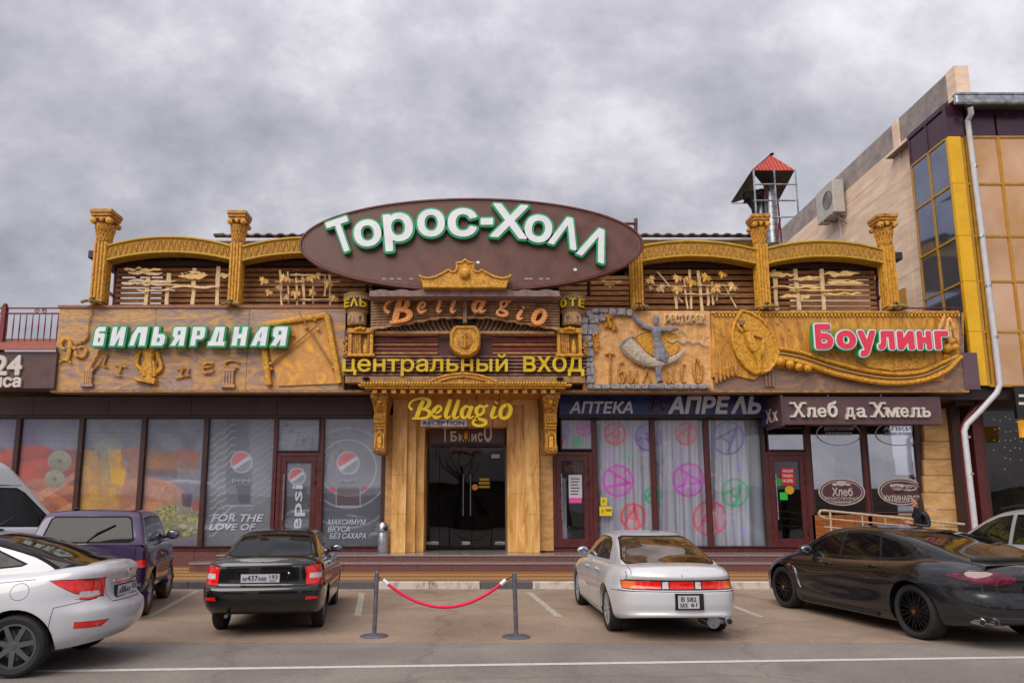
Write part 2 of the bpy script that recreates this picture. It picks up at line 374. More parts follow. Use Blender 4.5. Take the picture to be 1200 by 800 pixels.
def contour(loops, off=0.0, h=1/64):
 """union of the loops (non-zero winding) grown by off, as clean polygons: distance field + marching squares"""
 P = np.concatenate([np.array(l) for l in loops]); lo = P.min(0)-off-3*h; hi = P.max(0)+off+3*h
 nx, ny = int((hi[0]-lo[0])/h)+2, int((hi[1]-lo[1])/h)+2; X, Y = np.meshgrid(lo[0]+np.arange(nx)*h+1e-5, lo[1]+np.arange(ny)*h+1.3e-5)
 d2 = np.full(X.shape, 1e9); W = np.zeros(X.shape, int)
 for l in loops:
  l = np.array(l)
  for i in range(len(l)):
   x0, y0 = l[i]; x1, y1 = l[(i+1) % len(l)]; ex, ey = x1-x0, y1-y0; L2 = ex*ex+ey*ey
   if L2 < 1e-14: continue
   t = np.clip(((X-x0)*ex+(Y-y0)*ey)/L2, 0, 1); d2 = np.minimum(d2, (X-x0-t*ex)**2+(Y-y0-t*ey)**2)
   if ey > 0: W += ((Y >= y0) & (Y < y1) & ((X-x0)*ey-(Y-y0)*ex < 0))
   elif ey < 0: W -= ((Y >= y1) & (Y < y0) & ((X-x0)*ey-(Y-y0)*ex > 0))
 S_ = np.sqrt(d2)*np.where(W != 0, -1, 1)-off; S_[S_ == 0] = 1e-9; nxt = {}; pos = {}
 ins = S_ < 0; mixed = (ins[:-1, :-1].astype(int)+ins[1:, :-1]+ins[:-1, 1:]+ins[1:, 1:]); jj, ii = np.nonzero((mixed > 0) & (mixed < 4))
 def ep(k):
  if k not in pos:
   o, j, i = k; a = S_[j, i]; b = S_[j, i+1] if o == 0 else S_[j+1, i]; t = a/(a-b); pos[k] = (X[j, i]+(h*t if o == 0 else 0), Y[j, i]+(h*t if o == 1 else 0))
  return k
 for j, i in zip(jj, ii):
  E = [(0, j, i), (1, j, i+1), (0, j+1, i), (1, j, i)]; c = (ins[j, i], ins[j, i+1], ins[j+1, i+1], ins[j+1, i])   # corners counter-clockwise, edge k joins corner k and k+1
  en = [k for k in range(4) if c[k] and not c[(k+1) % 4]]; st_ = [k for k in range(4) if not c[k] and c[(k+1) % 4]]
  for k in en:
   q = next(m for m in ((k-1) % 4, (k-2) % 4, (k-3) % 4) if m in st_) if len(en) == 1 else next(m for m in ((k-1) % 4, (k+1) % 4) if m in st_)
   nxt[ep(E[k])] = ep(E[q])
 out_ = []
 while nxt:
  k0 = next(iter(nxt)); k = k0; lp = []
  while k in nxt: lp.append(pos[k]); k = nxt.pop(k)
  if len(lp) > 5: out_.append(lp)
 def simp(l, tol):
  l = np.array(l); n = len(l); a = 0; b = int(np.argmax(np.hypot(*(l-l[0]).T))); keep = {a, b}; stk = [(a, b), (b, n)]; q = np.concatenate([l, l[:1]])
  while stk:
   s_, e_ = stk.pop()
   if e_-s_ < 2: continue
   v = q[e_]-q[s_]; L_ = np.hypot(*v)+1e-12; d = np.abs(v[0]*(q[s_+1:e_, 1]-q[s_, 1])-v[1]*(q[s_+1:e_, 0]-q[s_, 0]))/L_; m = int(np.argmax(d))
   if d[m] > tol: keep.add(s_+1+m); stk += [(s_, s_+1+m), (s_+1+m, e_)]
  return [tuple(q[i]) for i in sorted(keep) if i < n]
 return [s_ for s_ in (simp(l, h*.16) for l in out_) if len(s_) > 2]
def text_geo(s, ext=.02, off=0.0, shear=0, res=3):
 key = (s, ext, off, shear)
 if key not in _tg: _tg[key] = shape_geo(contour(glyph_loops(s, shear, res), off, 1/64 if len(s) < 3 else 1/40), ext)
 return _tg[key]
def shape_geo(loops, ext=.02, off=0.0):
 cu = bpy.data.curves.new('s', 'CURVE'); cu.dimensions = '2D'; cu.fill_mode = 'BOTH'; cu.extrude = ext; cu.offset = off
 for lp in loops:
  sp = cu.splines.new('POLY'); sp.points.add(len(lp)-1); sp.use_cyclic_u = True
  for i, p in enumerate(lp): sp.points[i].co = (p[0], p[1], 0, 1)
 return _curve_mesh(cu)
def put(g, vf, fx, fz, Y, mapf=None):
 v, f = vf
 return g.add([(fx(a, b), Y-c, fz(a, b)) for a, b, c in v], f)
def letters(root, s, px0, px1, py0, py1, Y, layers, shear=0, name='letter', arc=0, gap=1.0, skipgap=True):
 """each character its own part; layers = [(mat, bold offset, thickness, forward)]; rect is the pixel box of the ink"""
 x0, x1 = Xof(px0, (py0+py1)/2, Y), Xof(px1, (py0+py1)/2, Y); z0, z1 = Zof(py1, Y), Zof(py0, Y)
 off0 = layers[0][1]
 full, _ = text_geo(s, .01, off0, shear); mn, mxx = full.min(0), full.max(0)
 sx_ = (x1-x0)/(mxx[0]-mn[0]); sz_ = (z1-z0)/(mxx[1]-mn[1])
 for i, ch in enumerate(s):
  if ch == ' ': continue
  pre, _ = text_geo(s[:i+1], .01, off0, shear); gl0, _ = text_geo(ch, .01, off0, shear)
  dxx = pre[:,0].max()-gl0[:,0].max()
  par = None
  for li, (mt, off, th, fwd) in enumerate(layers):
   v, f = text_geo(ch, .5, off, shear)
   cxx = (gl0[:,0].min()+gl0[:,0].max())/2
   st = .0006*(i % 3)
   vs = [(x0+(a+dxx-mn[0])*sx_, Y-fwd-st-(c+.5)*th, z0+(b-mn[1])*sz_ + arc*((((a+dxx-mn[0])/(mxx[0]-mn[0]))-.5)**2)) for a, b, c in v]
   o = G().add(vs, f).obj(name if li == 0 else 'letter_face', mt, root if par is None else par)
   if par is None: par = o
def ptext(root, s, px0, px1, py0, py1, Y, mat, off=.0, shear=0, th=.01, name='lettering'):
 """short piece of flat print as one part"""
 x0, x1 = Xof(px0, (py0+py1)/2, Y), Xof(px1, (py0+py1)/2, Y); z0, z1 = Zof(py1, Y), Zof(py0, Y)
 v, f = text_geo(s, .5, off, shear, 2); mn, mxx = v.min(0), v.max(0)
 vs = [(x0+(a-mn[0])*(x1-x0)/(mxx[0]-mn[0]), Y-(c+.5)*th, z0+(b-mn[1])*(z1-z0)/(mxx[1]-mn[1])) for a, b, c in v]
 return G().add(vs, f).obj(name, mat, root)
def ribbon(g, pts, Y, d, sc=1.0):
 """calligraphic stroke: pts (px,py,width px) on plane Y, d thick"""
 P = spl(pts, 6); n = len(P); L_ = []; R_ = []
 for i in range(n):
  t = P[min(i+1, n-1)][:2]-P[max(i-1, 0)][:2]; t = t/(np.linalg.norm(t)+1e-9); nn = np.array([-t[1], t[0]]); w_ = max(.4, P[i][2])/2*sc
  L_.append(P[i][:2]+nn*w_); R_.append(P[i][:2]-nn*w_)
 vs = []
 for k, yy in ((0, Y), (1, Y+d)):
  for a in L_: q = at(a[0], a[1], Y); vs.append((q.x, yy, q.z))
  for a in R_: q = at(a[0], a[1], Y); vs.append((q.x, yy, q.z))
 fs = []
 for i in range(n-1):
  fs += [(i, i+1, n+i+1, n+i), (2*n+i, 3*n+i, 3*n+i+1, 2*n+i+1), (i, 2*n+i, 2*n+i+1, i+1), (n+i, n+i+1, 3*n+i+1, 3*n+i)]
 fs += [(0, n, 3*n, 2*n), (n-1, 3*n-1, 4*n-1, 2*n-1)]
 return g.add(vs, fs)
# ---- printed graphics: colours as functions of photo pixels, laid on a fine grid
def smooth(a, b, x): t = np.clip((x-a)/(b-a), 0, 1); return t*t*(3-2*t)
def vnoise(x, y, seed=0):
 def h(i, j): return np.modf(np.abs(np.sin(i*127.1+j*311.7+seed*74.7)*43758.5453))[0]
 xi, yi = np.floor(x), np.floor(y); xf_, yf = x-xi, y-yi; u, v = xf_*xf_*(3-2*xf_), yf*yf*(3-2*yf)
 return (h(xi, yi)*(1-u)+h(xi+1, yi)*u)*(1-v)+(h(xi, yi+1)*(1-u)+h(xi+1, yi+1)*u)*v
def fbm(x, y, s=1.0, seed=0): return sum(vnoise(x*s*2**k, y*s*2**k, seed+k)/2**(k+1) for k in range(4))
class Pic:
 def __init__(s, x, y, base): s.x, s.y = x, y; s.c = np.ones(x.shape+(3,))*np.array(lin(base))
 def mix(s, m, col, a=1.0): s.c = s.c*(1-(m*a)[..., None])+np.array(lin(col))*(m*a)[..., None]
 def ell(s, cx_, cy, rx, ry, col, rot=0, soft=.06, a=1, col2=None, n=0):
  c_, s_ = math.cos(R(rot)), math.sin(R(rot)); X, Yy = s.x-cx_, s.y-cy; u = (X*c_+Yy*s_)/rx; v = (-X*s_+Yy*c_)/ry; r = np.sqrt(u*u+v*v); m = 1-smooth(1-soft, 1+soft, r)
  s.mix(m, col, a)
  if col2: s.mix(m*smooth(.2, 1.0, (v+1)/2), col2, a*.8)
 def ring(s, cx_, cy, r, w_, col, a=1, ry=None):
  ry = ry or r; d = np.sqrt(((s.x-cx_)/r)**2+((s.y-cy)/ry)**2)*r; s.mix(1-smooth(w_/2-.3, w_/2+.6, np.abs(d-r)), col, a)
 def seg(s, x0, y0, x1, y1, w_, col, a=1):
  d = np.array([x1-x0, y1-y0], float); L2 = d@d+1e-9; t = np.clip(((s.x-x0)*d[0]+(s.y-y0)*d[1])/L2, 0, 1); q = np.hypot(s.x-x0-t*d[0], s.y-y0-t*d[1]); s.mix(1-smooth(w_/2-.4, w_/2+.5, q), col, a)
 def poly(s, pts, col, a=1, soft=1.2):
  ins = np.zeros(s.x.shape, bool); n = len(pts); dm = np.full(s.x.shape, 1e9)
  for i in range(n):
   x0, y0 = pts[i]; x1, y1 = pts[(i+1) % n]
   c_ = ((y0 > s.y) != (y1 > s.y)) & (s.x < (x1-x0)*(s.y-y0)/((y1-y0) or 1e-9)+x0); ins ^= c_
   d = np.array([x1-x0, y1-y0], float); L2 = d@d+1e-9; t = np.clip(((s.x-x0)*d[0]+(s.y-y0)*d[1])/L2, 0, 1); dm = np.minimum(dm, np.hypot(s.x-x0-t*d[0], s.y-y0-t*d[1]))
  s.mix(np.where(ins, smooth(0, soft, dm+.3), 0), col, a)
def print_sheet(root, fn, px0, px1, py0, py1, Y, step=.75, name='print', bulge=None, mat=None):
 sat = fn.__name__ == 'food'
 xs = np.linspace(px0, px1, max(2, int((px1-px0)/step))); ys = np.linspace(py0, py1, max(2, int((py1-py0)/step)))
 X0, X1 = Xof(px0, (py0+py1)/2, Y), Xof(px1, (py0+py1)/2, Y)
 gx, gy = np.meshgrid(xs, ys)
 wz = np.array([Zof(y, Y) for y in ys]); wx = np.linspace(X0, X1, len(xs))
 zr_ = wz-EYE; zc = Y*CT+zr_*ST
 sxp = PX+F*wx[None, :]/zc[:, None]
 c = fn(sxp, gy); g_ = c.mean(-1, keepdims=True); c = (g_+(c-g_)*(1.2 if sat else 1.15))*(1.6 if sat else 1.75)
 WX, WZ = np.meshgrid(wx, wz)
 WY = np.full(WX.shape, Y) if bulge is None else Y+bulge(gx, gy)
 L = rootloc(root) or Vector((0, 0, 0))
 vs = np.stack([WX-L.x, WY-L.y, WZ-L.z], -1).reshape(-1, 3); h_, w_ = WX.shape
 idx = np.arange(h_*w_).reshape(h_, w_); q = np.stack([idx[:-1, :-1], idx[1:, :-1], idx[1:, 1:], idx[:-1, 1:]], -1).reshape(-1, 4)
 me = bpy.data.meshes.new(name); me.from_pydata(vs.tolist(), [], q.tolist())
 ca = me.color_attributes.new('ink', 'FLOAT_COLOR', 'POINT'); ca.data.foreach_set('color', np.concatenate([np.clip(c, 0, 1).reshape(-1, 3), np.ones((h_*w_, 1))], 1).astype(np.float32).ravel())
 me.materials.append(mat or printed); o = bpy.data.objects.new(name, me); link(o); o.parent = root; return o
def pane(root, px0, px1, py0, py1, Y, mat=None, name='pane', th=.012): return G().pbox(px0, px1, py0, py1, Y, th).obj(name, mat or glass, root)
def frame_rect(root, px0, px1, py0, py1, Y, wpx, d=.08, mat=None, name='frame'):
 g = G(); ym = (py0+py1)/2; w_ = wpx*Y/F; x0, x1 = Xof(px0, ym, Y), Xof(px1, ym, Y); z0, z1 = Zof(py1, Y), Zof(py0, Y)
 g.box(x0, x0+w_, Y, Y+d, z0, z1); g.box(x1-w_, x1, Y, Y+d, z0, z1); g.box(x0+w_, x1-w_, Y+.003, Y+d, z1-w_, z1); g.box(x0+w_, x1-w_, Y+.003, Y+d, z0, z0+w_)
 return g.obj(name, mat or frame_red, root)
# ================================================================== GROUND
def asphalt(name, c1, c2, c3):
 m = M(name, c1, c2, .55, .85, detail=9, c3=c3, lo=.3, hi=.7, dist=.4); t = m.node_tree; p = t.nodes['Principled BSDF']
 g = t.nodes.new('ShaderNodeNewGeometry')
 fine = t.nodes.new('ShaderNodeTexNoise'); fine.inputs['Scale'].default_value = 55; fine.inputs['Detail'].default_value = 6; fine.inputs['Roughness'].default_value = .75; t.links.new(g.outputs['Position'], fine.inputs['Vector'])
 rr = t.nodes.new('ShaderNodeMapRange'); t.links.new(fine.outputs[0], rr.inputs[0]); rr.inputs[1].default_value = .3; rr.inputs[2].default_value = .7; rr.inputs[3].default_value = .62; rr.inputs[4].default_value = 1.38
 oil = t.nodes.new('ShaderNodeTexNoise'); oil.inputs['Scale'].default_value = .8; oil.inputs['Detail'].default_value = 5; oil.inputs['Distortion'].default_value = 1.2; t.links.new(g.outputs['Position'], oil.inputs['Vector'])
 ro = t.nodes.new('ShaderNodeMapRange'); t.links.new(oil.outputs[0], ro.inputs[0]); ro.inputs[1].default_value = .58; ro.inputs[2].default_value = .68; ro.inputs[3].default_value = 1; ro.inputs[4].default_value = .84
 mu = t.nodes.new('ShaderNodeMath'); mu.operation = 'MULTIPLY'; t.links.new(rr.outputs[0], mu.inputs[0]); t.links.new(ro.outputs[0], mu.inputs[1])
 vo = t.nodes.new('ShaderNodeTexVoronoi'); vo.feature = 'DISTANCE_TO_EDGE'; vo.inputs['Scale'].default_value = .23
 wn = t.nodes.new('ShaderNodeTexNoise'); wn.inputs['Scale'].default_value = 1.7; wn.inputs['Detail'].default_value = 6; t.links.new(g.outputs['Position'], wn.inputs['Vector']); wa = t.nodes.new('ShaderNodeVectorMath'); wa.operation = 'MULTIPLY_ADD'; t.links.new(wn.outputs['Color'], wa.inputs[0]); wa.inputs[1].default_value = (.7, .7, 0); t.links.new(g.outputs['Position'], wa.inputs[2]); t.links.new(wa.outputs[0], vo.inputs['Vector'])
 ck = t.nodes.new('ShaderNodeMapRange'); t.links.new(vo.outputs['Distance'], ck.inputs[0]); ck.inputs[1].default_value = .003; ck.inputs[2].default_value = .012; ck.inputs[3].default_value = .84; ck.inputs[4].default_value = 1
 gr = t.nodes.new('ShaderNodeTexNoise'); gr.inputs['Scale'].default_value = 14; gr.inputs['Detail'].default_value = 7; gr.inputs['Roughness'].default_value = .8; t.links.new(g.outputs['Position'], gr.inputs['Vector']); g2_ = t.nodes.new('ShaderNodeMapRange'); t.links.new(gr.outputs[0], g2_.inputs[0]); g2_.inputs[1].default_value = .3; g2_.inputs[2].default_value = .7; g2_.inputs[3].default_value = .82; g2_.inputs[4].default_value = 1.16
 mc = t.nodes.new('ShaderNodeMath'); mc.operation = 'MULTIPLY'; t.links.new(mu.outputs[0], mc.inputs[0]); t.links.new(ck.outputs[0], mc.inputs[1]); m3 = t.nodes.new('ShaderNodeMath'); m3.operation = 'MULTIPLY'; t.links.new(mc.outputs[0], m3.inputs[0]); t.links.new(g2_.outputs[0], m3.inputs[1]); mu = m3
 src = p.inputs['Base Color'].links[0].from_socket
 vm = t.nodes.new('ShaderNodeVectorMath'); vm.operation = 'SCALE'; t.links.new(src, vm.inputs[0]); t.links.new(mu.outputs[0], vm.inputs['Scale']); t.links.new(vm.outputs[0], p.inputs['Base Color'])
 bn = t.nodes.new('ShaderNodeBump'); bn.inputs['Strength'].default_value = .6; bn.inputs['Distance'].default_value = .01; t.links.new(fine.outputs[0], bn.inputs['Height']); t.links.new(bn.outputs[0], p.inputs['Normal'])
 return m
road_m = asphalt('road_asphalt', '#6c6460', '#8a827c', '#7a726c')
park_m = asphalt('parking_asphalt', '#7c685a', '#9c8876', '#8c7868')
earth = M('earth', '#5c5448', '#6e6656', .3, .9)
g = G(); g.box(-900, 900, -900, 900, -.6, -.02); struct(g, 'ground', earth)
YK = ground(PX, 690).y            # kerb face
YP = ground(PX, 753).y            # edge of the parking bay
g = G(); g.box(-60, 60, -30, YP, -.02, 0); struct(g, 'road', road_m)
g = G(); g.box(-60, 60, YP, YK+.05, -.019, .004); struct(g, 'parking_bay', park_m)
worn = M('worn_white_paint', '#8c8478', '#b8b0a4', 18, .8, lo=.4, hi=.6)
lane = M('lane_paint', '#b4aeaa', '#c4c0bc', 14, .7)
def strip(a, b, w_, z, mat, name='road_marking'):
 A = ground(*a); B = ground(*b); d = (B-A); d.z = 0; d.normalize(); n = Vector((-d.y, d.x, 0))*w_/2; g = G()
 vs = [A-n, B-n, B+n, A+n]; g.add([(v.x, v.y, z) for v in vs]+[(v.x, v.y, z+.004) for v in vs], [(0, 3, 2, 1), (4, 5, 6, 7), (0, 1, 5, 4), (1, 2, 6, 5), (2, 3, 7, 6), (3, 0, 4, 7)])
 return struct(g, name, mat)
A = ground(0, 787); B = ground(1200, 770)
dv = (B-A).normalized()
gg = G(); n_ = Vector((-dv.y, dv.x, 0))*.052; P0 = A-dv*25; P1 = B+dv*25
gg.add([((v.x), (v.y), .004) for v in (P0-n_, P1-n_, P1+n_, P0+n_)], [(0, 1, 2, 3)]); struct(gg, 'lane_line', lane)
for a, b in (((231, 692), (176, 722)), ((424, 695), (419, 722)), ((620, 694), (655, 723)), ((838, 702), (892, 723))): strip(a, b, .11, .0045, worn, 'bay_line')
ZP = .15
kd = M('kerb_grey', '#4c4a4e', '#5c5a5e', 10, .8, bump=.3); kw = M('kerb_white', '#8c7c6c', '#c4bcb4', 6, .8, bump=.3, stretch=(1, 1, .5), lo=.3, hi=.5)
kerb = bpy.data.objects.new('kerb', None); link(kerb); kerb['kind'] = 'structure'; ROOT['kerb'] = Vector((0, 0, 0))
kp = [Xof(p, 690, YK) for p in (443, 503, 562.5, 624)]
edges = [(kp[0], kp[1], kw), (kp[1], kp[2], kw), (kp[2], kp[3], kd)]
x = kp[3]
while x < 12: edges.append((x, x+1.0, kw)); x += 1.0
x = kp[0]
while x > -16: edges.append((x-1.0, x, kd)); x -= 1.0
for a, b, m_ in edges:
 gg = G(); gg.box(a+.006, b-.006, YK, YK+.16, -.05, ZP); gg.obj('kerb_stone', m_, kerb, bevel=.012)
YS = ground(PX, 669.7, ZP).y
pav = M('paving', '#7c5e40', '#9a7c54', 7, .8, bump=.3)
t = pav.node_tree; p_ = t.nodes['Principled BSDF']; geo = t.nodes.new('ShaderNodeNewGeometry'); bt = t.nodes.new('ShaderNodeTexBrick'); mpn = t.nodes.new('ShaderNodeMapping')
t.links.new(geo.outputs['Position'], mpn.inputs[0]); t.links.new(mpn.outputs[0], bt.inputs['Vector']); bt.inputs['Scale'].default_value = 1; bt.inputs['Brick Width'].default_value = .2; bt.inputs['Row Height'].default_value = .1; bt.inputs['Mortar Size'].default_value = .006
wv = t.nodes.new('ShaderNodeSeparateXYZ'); t.links.new(geo.outputs['Position'], wv.inputs[0]); mm = t.nodes.new('ShaderNodeMath'); mm.operation = 'PINGPONG'; t.links.new(wv.outputs[1], mm.inputs[0]); mm.inputs[1].default_value = .42
rp = t.nodes.new('ShaderNodeValToRGB'); t.links.new(mm.outputs[0], rp.inputs[0]); rp.color_ramp.interpolation = 'CONSTANT'; rp.color_ramp.elements[0].color = lin4('#7c5438'); rp.color_ramp.elements[1].position = .16; rp.color_ramp.elements[1].color = lin4('#a87c40')
t.links.new(rp.outputs[0], bt.inputs['Color1']); t.links.new(rp.outputs[0], bt.inputs['Color2']); bt.inputs['Mortar'].default_value = lin4('#54443a'); t.links.new(bt.outputs[0], p_.inputs['Base Color'])
g = G(); g.box(-40, 60, YK+.16, 30, -.05, ZP-.004); struct(g, 'pavement', pav)
YF = 18.7
ZT1 = Zof(659.3, YS); Y2 = ground(PX, 657.6, ZT1).y; ZT2 = Zof(649.8, Y2); ZPL = ZT2
steps = bpy.data.objects.new('steps', None); link(steps); steps['kind'] = 'structure'; ROOT['steps'] = Vector((0, 0, 0))
XS0 = Xof(232, 665, YS)
for (y0, z0, z1, xs) in ((YS, ZP-.03, ZT1, XS0), (Y2, ZT1-.01, ZT2, XS0+.25)):
 x = xs;
 while x < 14.5:
  w_ = random.uniform(.85, .98); gg = G(); gg.box(x+.003, x+w_-.003, y0, y0+.035, z0, z1-.035); gg.obj('riser', granite, steps)
  gg = G(); gg.box(x+.002, x+w_-.002, y0-.018, (Y2+.02 if y0 == YS else YF+1.4), z1-.035, z1); gg.obj('tread', granite_t, steps, bevel=.004)
  x += w_
gg = G(); cxx = XS0; gg.lathe((cxx, YS+.3, 0), [(.32, ZP-.02), (.32, ZT1-.035)], 24); gg.obj('riser_end', granite, steps)
gg = G(); gg.lathe((cxx, YS+.3, 0), [(.34, ZT1-.037), (.34, ZT1-.002)], 24); gg.obj('tread_end', granite_t, steps)
gg = G(); gg.box(XS0-.28, XS0, YS+.3, YF+.2, ZP-.03, ZT1-.04); gg.obj('riser_side', granite, steps)
gg = G(); gg.box(XS0+.12, 14.5, Y2+.5, YF+.5, ZP-.02, ZT2-.04); gg.obj('core', granite, steps)
# ================================================================== MAIN BUILDING
YL = YF-.05        # lintel face
YFA = 17.4         # fascia face
xL = Xof(64, 410, YFA); xR = Xof(1128, 410, YFA)
ZF0 = Zof(457, YFA); ZF1 = Zof(361, YFA)
hall = thing('shopping_hall', 'long single storey shopping hall with carved facade and roof terrace behind the parked cars', 'building', ((xL+xR)/2, YF+5, 0))
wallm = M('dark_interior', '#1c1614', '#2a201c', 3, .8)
g = G(); zt = Zof(488, YF); zb = Zof(642, YF)
xl = Xof(-60, 560, YF); xr2 = Xof(1088, 560, YF)
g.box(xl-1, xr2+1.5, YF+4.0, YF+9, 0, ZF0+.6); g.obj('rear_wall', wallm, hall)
g = G(); g.box(xL+.1, 13.0, YF-.2, YF+9, ZF0+.61, ZF1-.12); g.obj('roof_deck', dkwood, hall)
g = G(); g.box(xL+.2, xR+.1, YFA+.25, YF-.2, ZF0+.02, ZF0+.2); g.obj('soffit', darkbrown, hall)
fl = M('interior_floor', '#3c3430', '#4a403a', 2, .3)
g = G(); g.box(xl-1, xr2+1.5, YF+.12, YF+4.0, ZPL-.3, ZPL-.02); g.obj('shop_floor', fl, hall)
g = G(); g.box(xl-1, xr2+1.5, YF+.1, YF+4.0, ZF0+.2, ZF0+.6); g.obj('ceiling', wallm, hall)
zl0, zl1 = Zof(486, YL), ZF0+.02
for a, b in zip((-120, 40, 128, 225, 325), (39.4, 127.4, 224.4, 324.4, 437)):
 G().box(Xof(a, 472, YL), Xof(b, 472, YL), YL, YL+.3, zl0, zl1+.01).obj('lintel_panel', lintel_m, hall)
G().box(Xof(640, 472, YL), Xof(1100, 472, YL), YL+.06, YL+.3, zl0, zl1+.01).obj('lintel_panel', darkbrown, hall)
x = Xof(-60, 650, YF);
while x < Xof(452, 650, YF):
 zb0 = ZP-.03
 G().box(x+.004, x+.596, YF-.02, YF+.08, zb0, zb-.06).obj('base_tile', granite, hall, bevel=.004); x += .6
G().box(Xof(640, 650, YF), 14.2, YF-.03, YF+.1, ZPL-.02, zb-.005).obj('window_sill', frame_red, hall)
G().box(Xof(-60, 650, YF), Xof(452, 650, YF), YF-.045, YF+.12, zb-.06, zb-.005).obj('window_sill', frame_red, hall)
def reveal(px0, px1, py0, py1, Y, d, mat, name='wall'): return G().pbox(px0, px1, py0, py1, Y, d).obj(name, mat, hall)
reveal(631, 647.6, 455, 645, YF-.06, 1.2, woodp2); reveal(451.5, 459.5, 486, 646, YF-.06, 1.2, woodp2)
def mullion(px, py0, py1, w_=5.5, Y=YF-.03, mat=frame_brown):
 x = Xof(px, 560, Y); ww = w_*Y/F/2
 return G().box(x-ww, x+ww, Y, Y+.12, Zof(py1, Y), Zof(py0, Y)).obj('mullion', mat, hall)
for p in (19, 94, 168, 242): mullion(p-4, 488, 641)
G().box(Xof(-60, 488, YF), Xof(450, 488, YF), YF-.033, YF+.1, zt-.035, zt+.03).obj('head_rail', frame_brown, hall)
G().box(Xof(655, 489, YF), Xof(1092, 489, YF), YF-.033, YF+.1, zt-.035, zt+.03).obj('head_rail', frame_brown, hall)
# ---- printed films, some with street reflections painted in
def wires(P, x, y):
 pass
def food(x, y):
 P = Pic(x, y, '#6a6870'); n = fbm(x, y, .05, 3); n2 = fbm(x, y, .25, 8)
 P.mix(smooth(.35, .7, n), '#80808a', .6); P.mix(smooth(540, 488, y)*.5, '#9698a2')
 P.ell(40, 500, 50, 34, '#7a6488', 0, .3, .6); P.ell(70, 512, 26, 20, '#8e9098', 20, .3, .6)
 P.poly([(-40, 524), (100, 524), (100, 600), (-40, 600)], '#8a4434', .85, 6)
 for i, (a, b, r_, q) in enumerate(((20, 536, 40, 12), (52, 548, 36, 11), (10, 556, 40, 10), (40, 566, 44, 9), (74, 574, 40, 8), (50, 588, 44, 9), (20, 584, 40, 8), (76, 596, 36, 9))):
  P.ell(a, b, r_, q, '#b8533c' if i < 4 else '#b4744a', -12+7*i, .12, .85, '#7a3a2e')
 P.poly([(28, 600), (96, 556), (96, 548), (28, 586)], '#c09078', .6); P.poly([(40, 612), (92, 584), (92, 590), (50, 616)], '#c89c78', .6)
 for cx_, cy, r_ in ((70, 540, 14), (64, 561, 12)):
  P.ell(cx_, cy, r_, r_*.9, '#9c9a88', 0, .06, .95, '#70705f')
  for k in range(10): a = 6.283*k/10; P.seg(cx_, cy, cx_+r_*.8*math.cos(a), cy+r_*.75*math.sin(a), .9, '#7c7c6c', .6)
  P.ell(cx_, cy, 2.5, 2.2, '#6c6a50')
 P.mix((x > 93)*(x < 168)*smooth(526, 545, y)*1.0, '#b48848', .85)
 for i in range(4):
  for j in range(5):
   X0 = 96+j*11-3*(j % 2); Y0 = 526+i*20+2*j
   P.poly([(X0, Y0), (X0+10, Y0-1), (X0+11, Y0+17), (X0+1, Y0+18)], '#c4963e' if (i+j) % 2 else '#b28448', .75)
 P.poly([(126, 524), (143, 526), (141, 548), (147, 550), (146, 570), (130, 566)], '#d4a03c', .9); P.poly([(118, 528), (128, 528), (130, 566), (120, 566)], '#8c9478', .5)
 P.ell(125, 522, 17, 9, '#9a9a90', 0, .3, .6)
 P.poly([(143, 532), (152, 530), (156, 560), (150, 566)], '#7c8088', .8)
 for a, b, r_, q in ((155, 532, 11, 9), (160, 546, 11, 13), (158, 562, 11, 13)): P.ell(a, b, r_, q, '#a2705a', 20, .2, .8, '#865a44')
 P.poly([(168, 526), (232, 530), (232, 552), (168, 556)], '#8c6650', .9); P.poly([(168, 534), (210, 534), (208, 548), (168, 552)], '#a06a3e', .7); P.ell(220, 534, 16, 8, '#9e5c4a', 0, .2, .8)
 P.poly([(168, 548), (222, 552), (226, 562), (168, 556)], '#5c4c4c', .7)
 P.ell(150, 592, 46, 15, '#a87454', -18, .05, .95, '#835034'); P.ell(182, 580, 40, 20, '#b4826a', 14, .05, .95, '#8c5a3c'); P.ell(180, 576, 24, 7, '#c09a88', 20, .4, .6)
 P.ell(120, 590, 20, 12, '#c09858', 0, .2, .7); P.ell(165, 598, 30, 8, '#c0855a', -14, .1, .8)
 for k in range(5): P.seg(150+k*9, 596-k*2, 160+k*9, 574-k, .9, '#8a5638', .5)
 P.ell(208, 610, 34, 20, '#8c8858', 4, .06, .95, '#4c4a3a'); P.mix((1-smooth(.9, 1, np.sqrt(((x-208)/34)**2+((y-610)/20)**2)))*smooth(.5, .62, n2), '#b0a870', .8)
 P.mix((1-smooth(.9, 1, np.sqrt(((x-208)/34)**2+((y-610)/20)**2)))*smooth(.58, .66, fbm(x, y, .5, 5)), '#40402e', .8)
 P.poly([(170, 616), (245, 640), (245, 652), (168, 652)], '#68606c', .8, 6); P.poly([(208, 548), (236, 550), (238, 604), (206, 604)], '#8c8c94', .35); P.ell(232, 592, 9, 7, '#a0584c', 0, .2, .8)
 P.poly([(212, 578), (226, 578), (224, 594), (214, 594)], '#40384a', .8)
 for y0 in (500, 508, 516): P.seg(-40, y0, 250, y0+3*math.sin(y0), .8, '#5c5c66', .5)  # thin streaks of mirrored wires painted over the food print
 P.c *= (.80+.4*n)[..., None]; P.c *= (.78+.44*fbm(x, y, .4, 21))[..., None]; P.mix(smooth(.55, .75, fbm(x, y, .09, 31)), '#8c8078', .35); P.c = P.c*.88+np.array(lin('#8c8c94'))*.12
 return P.c
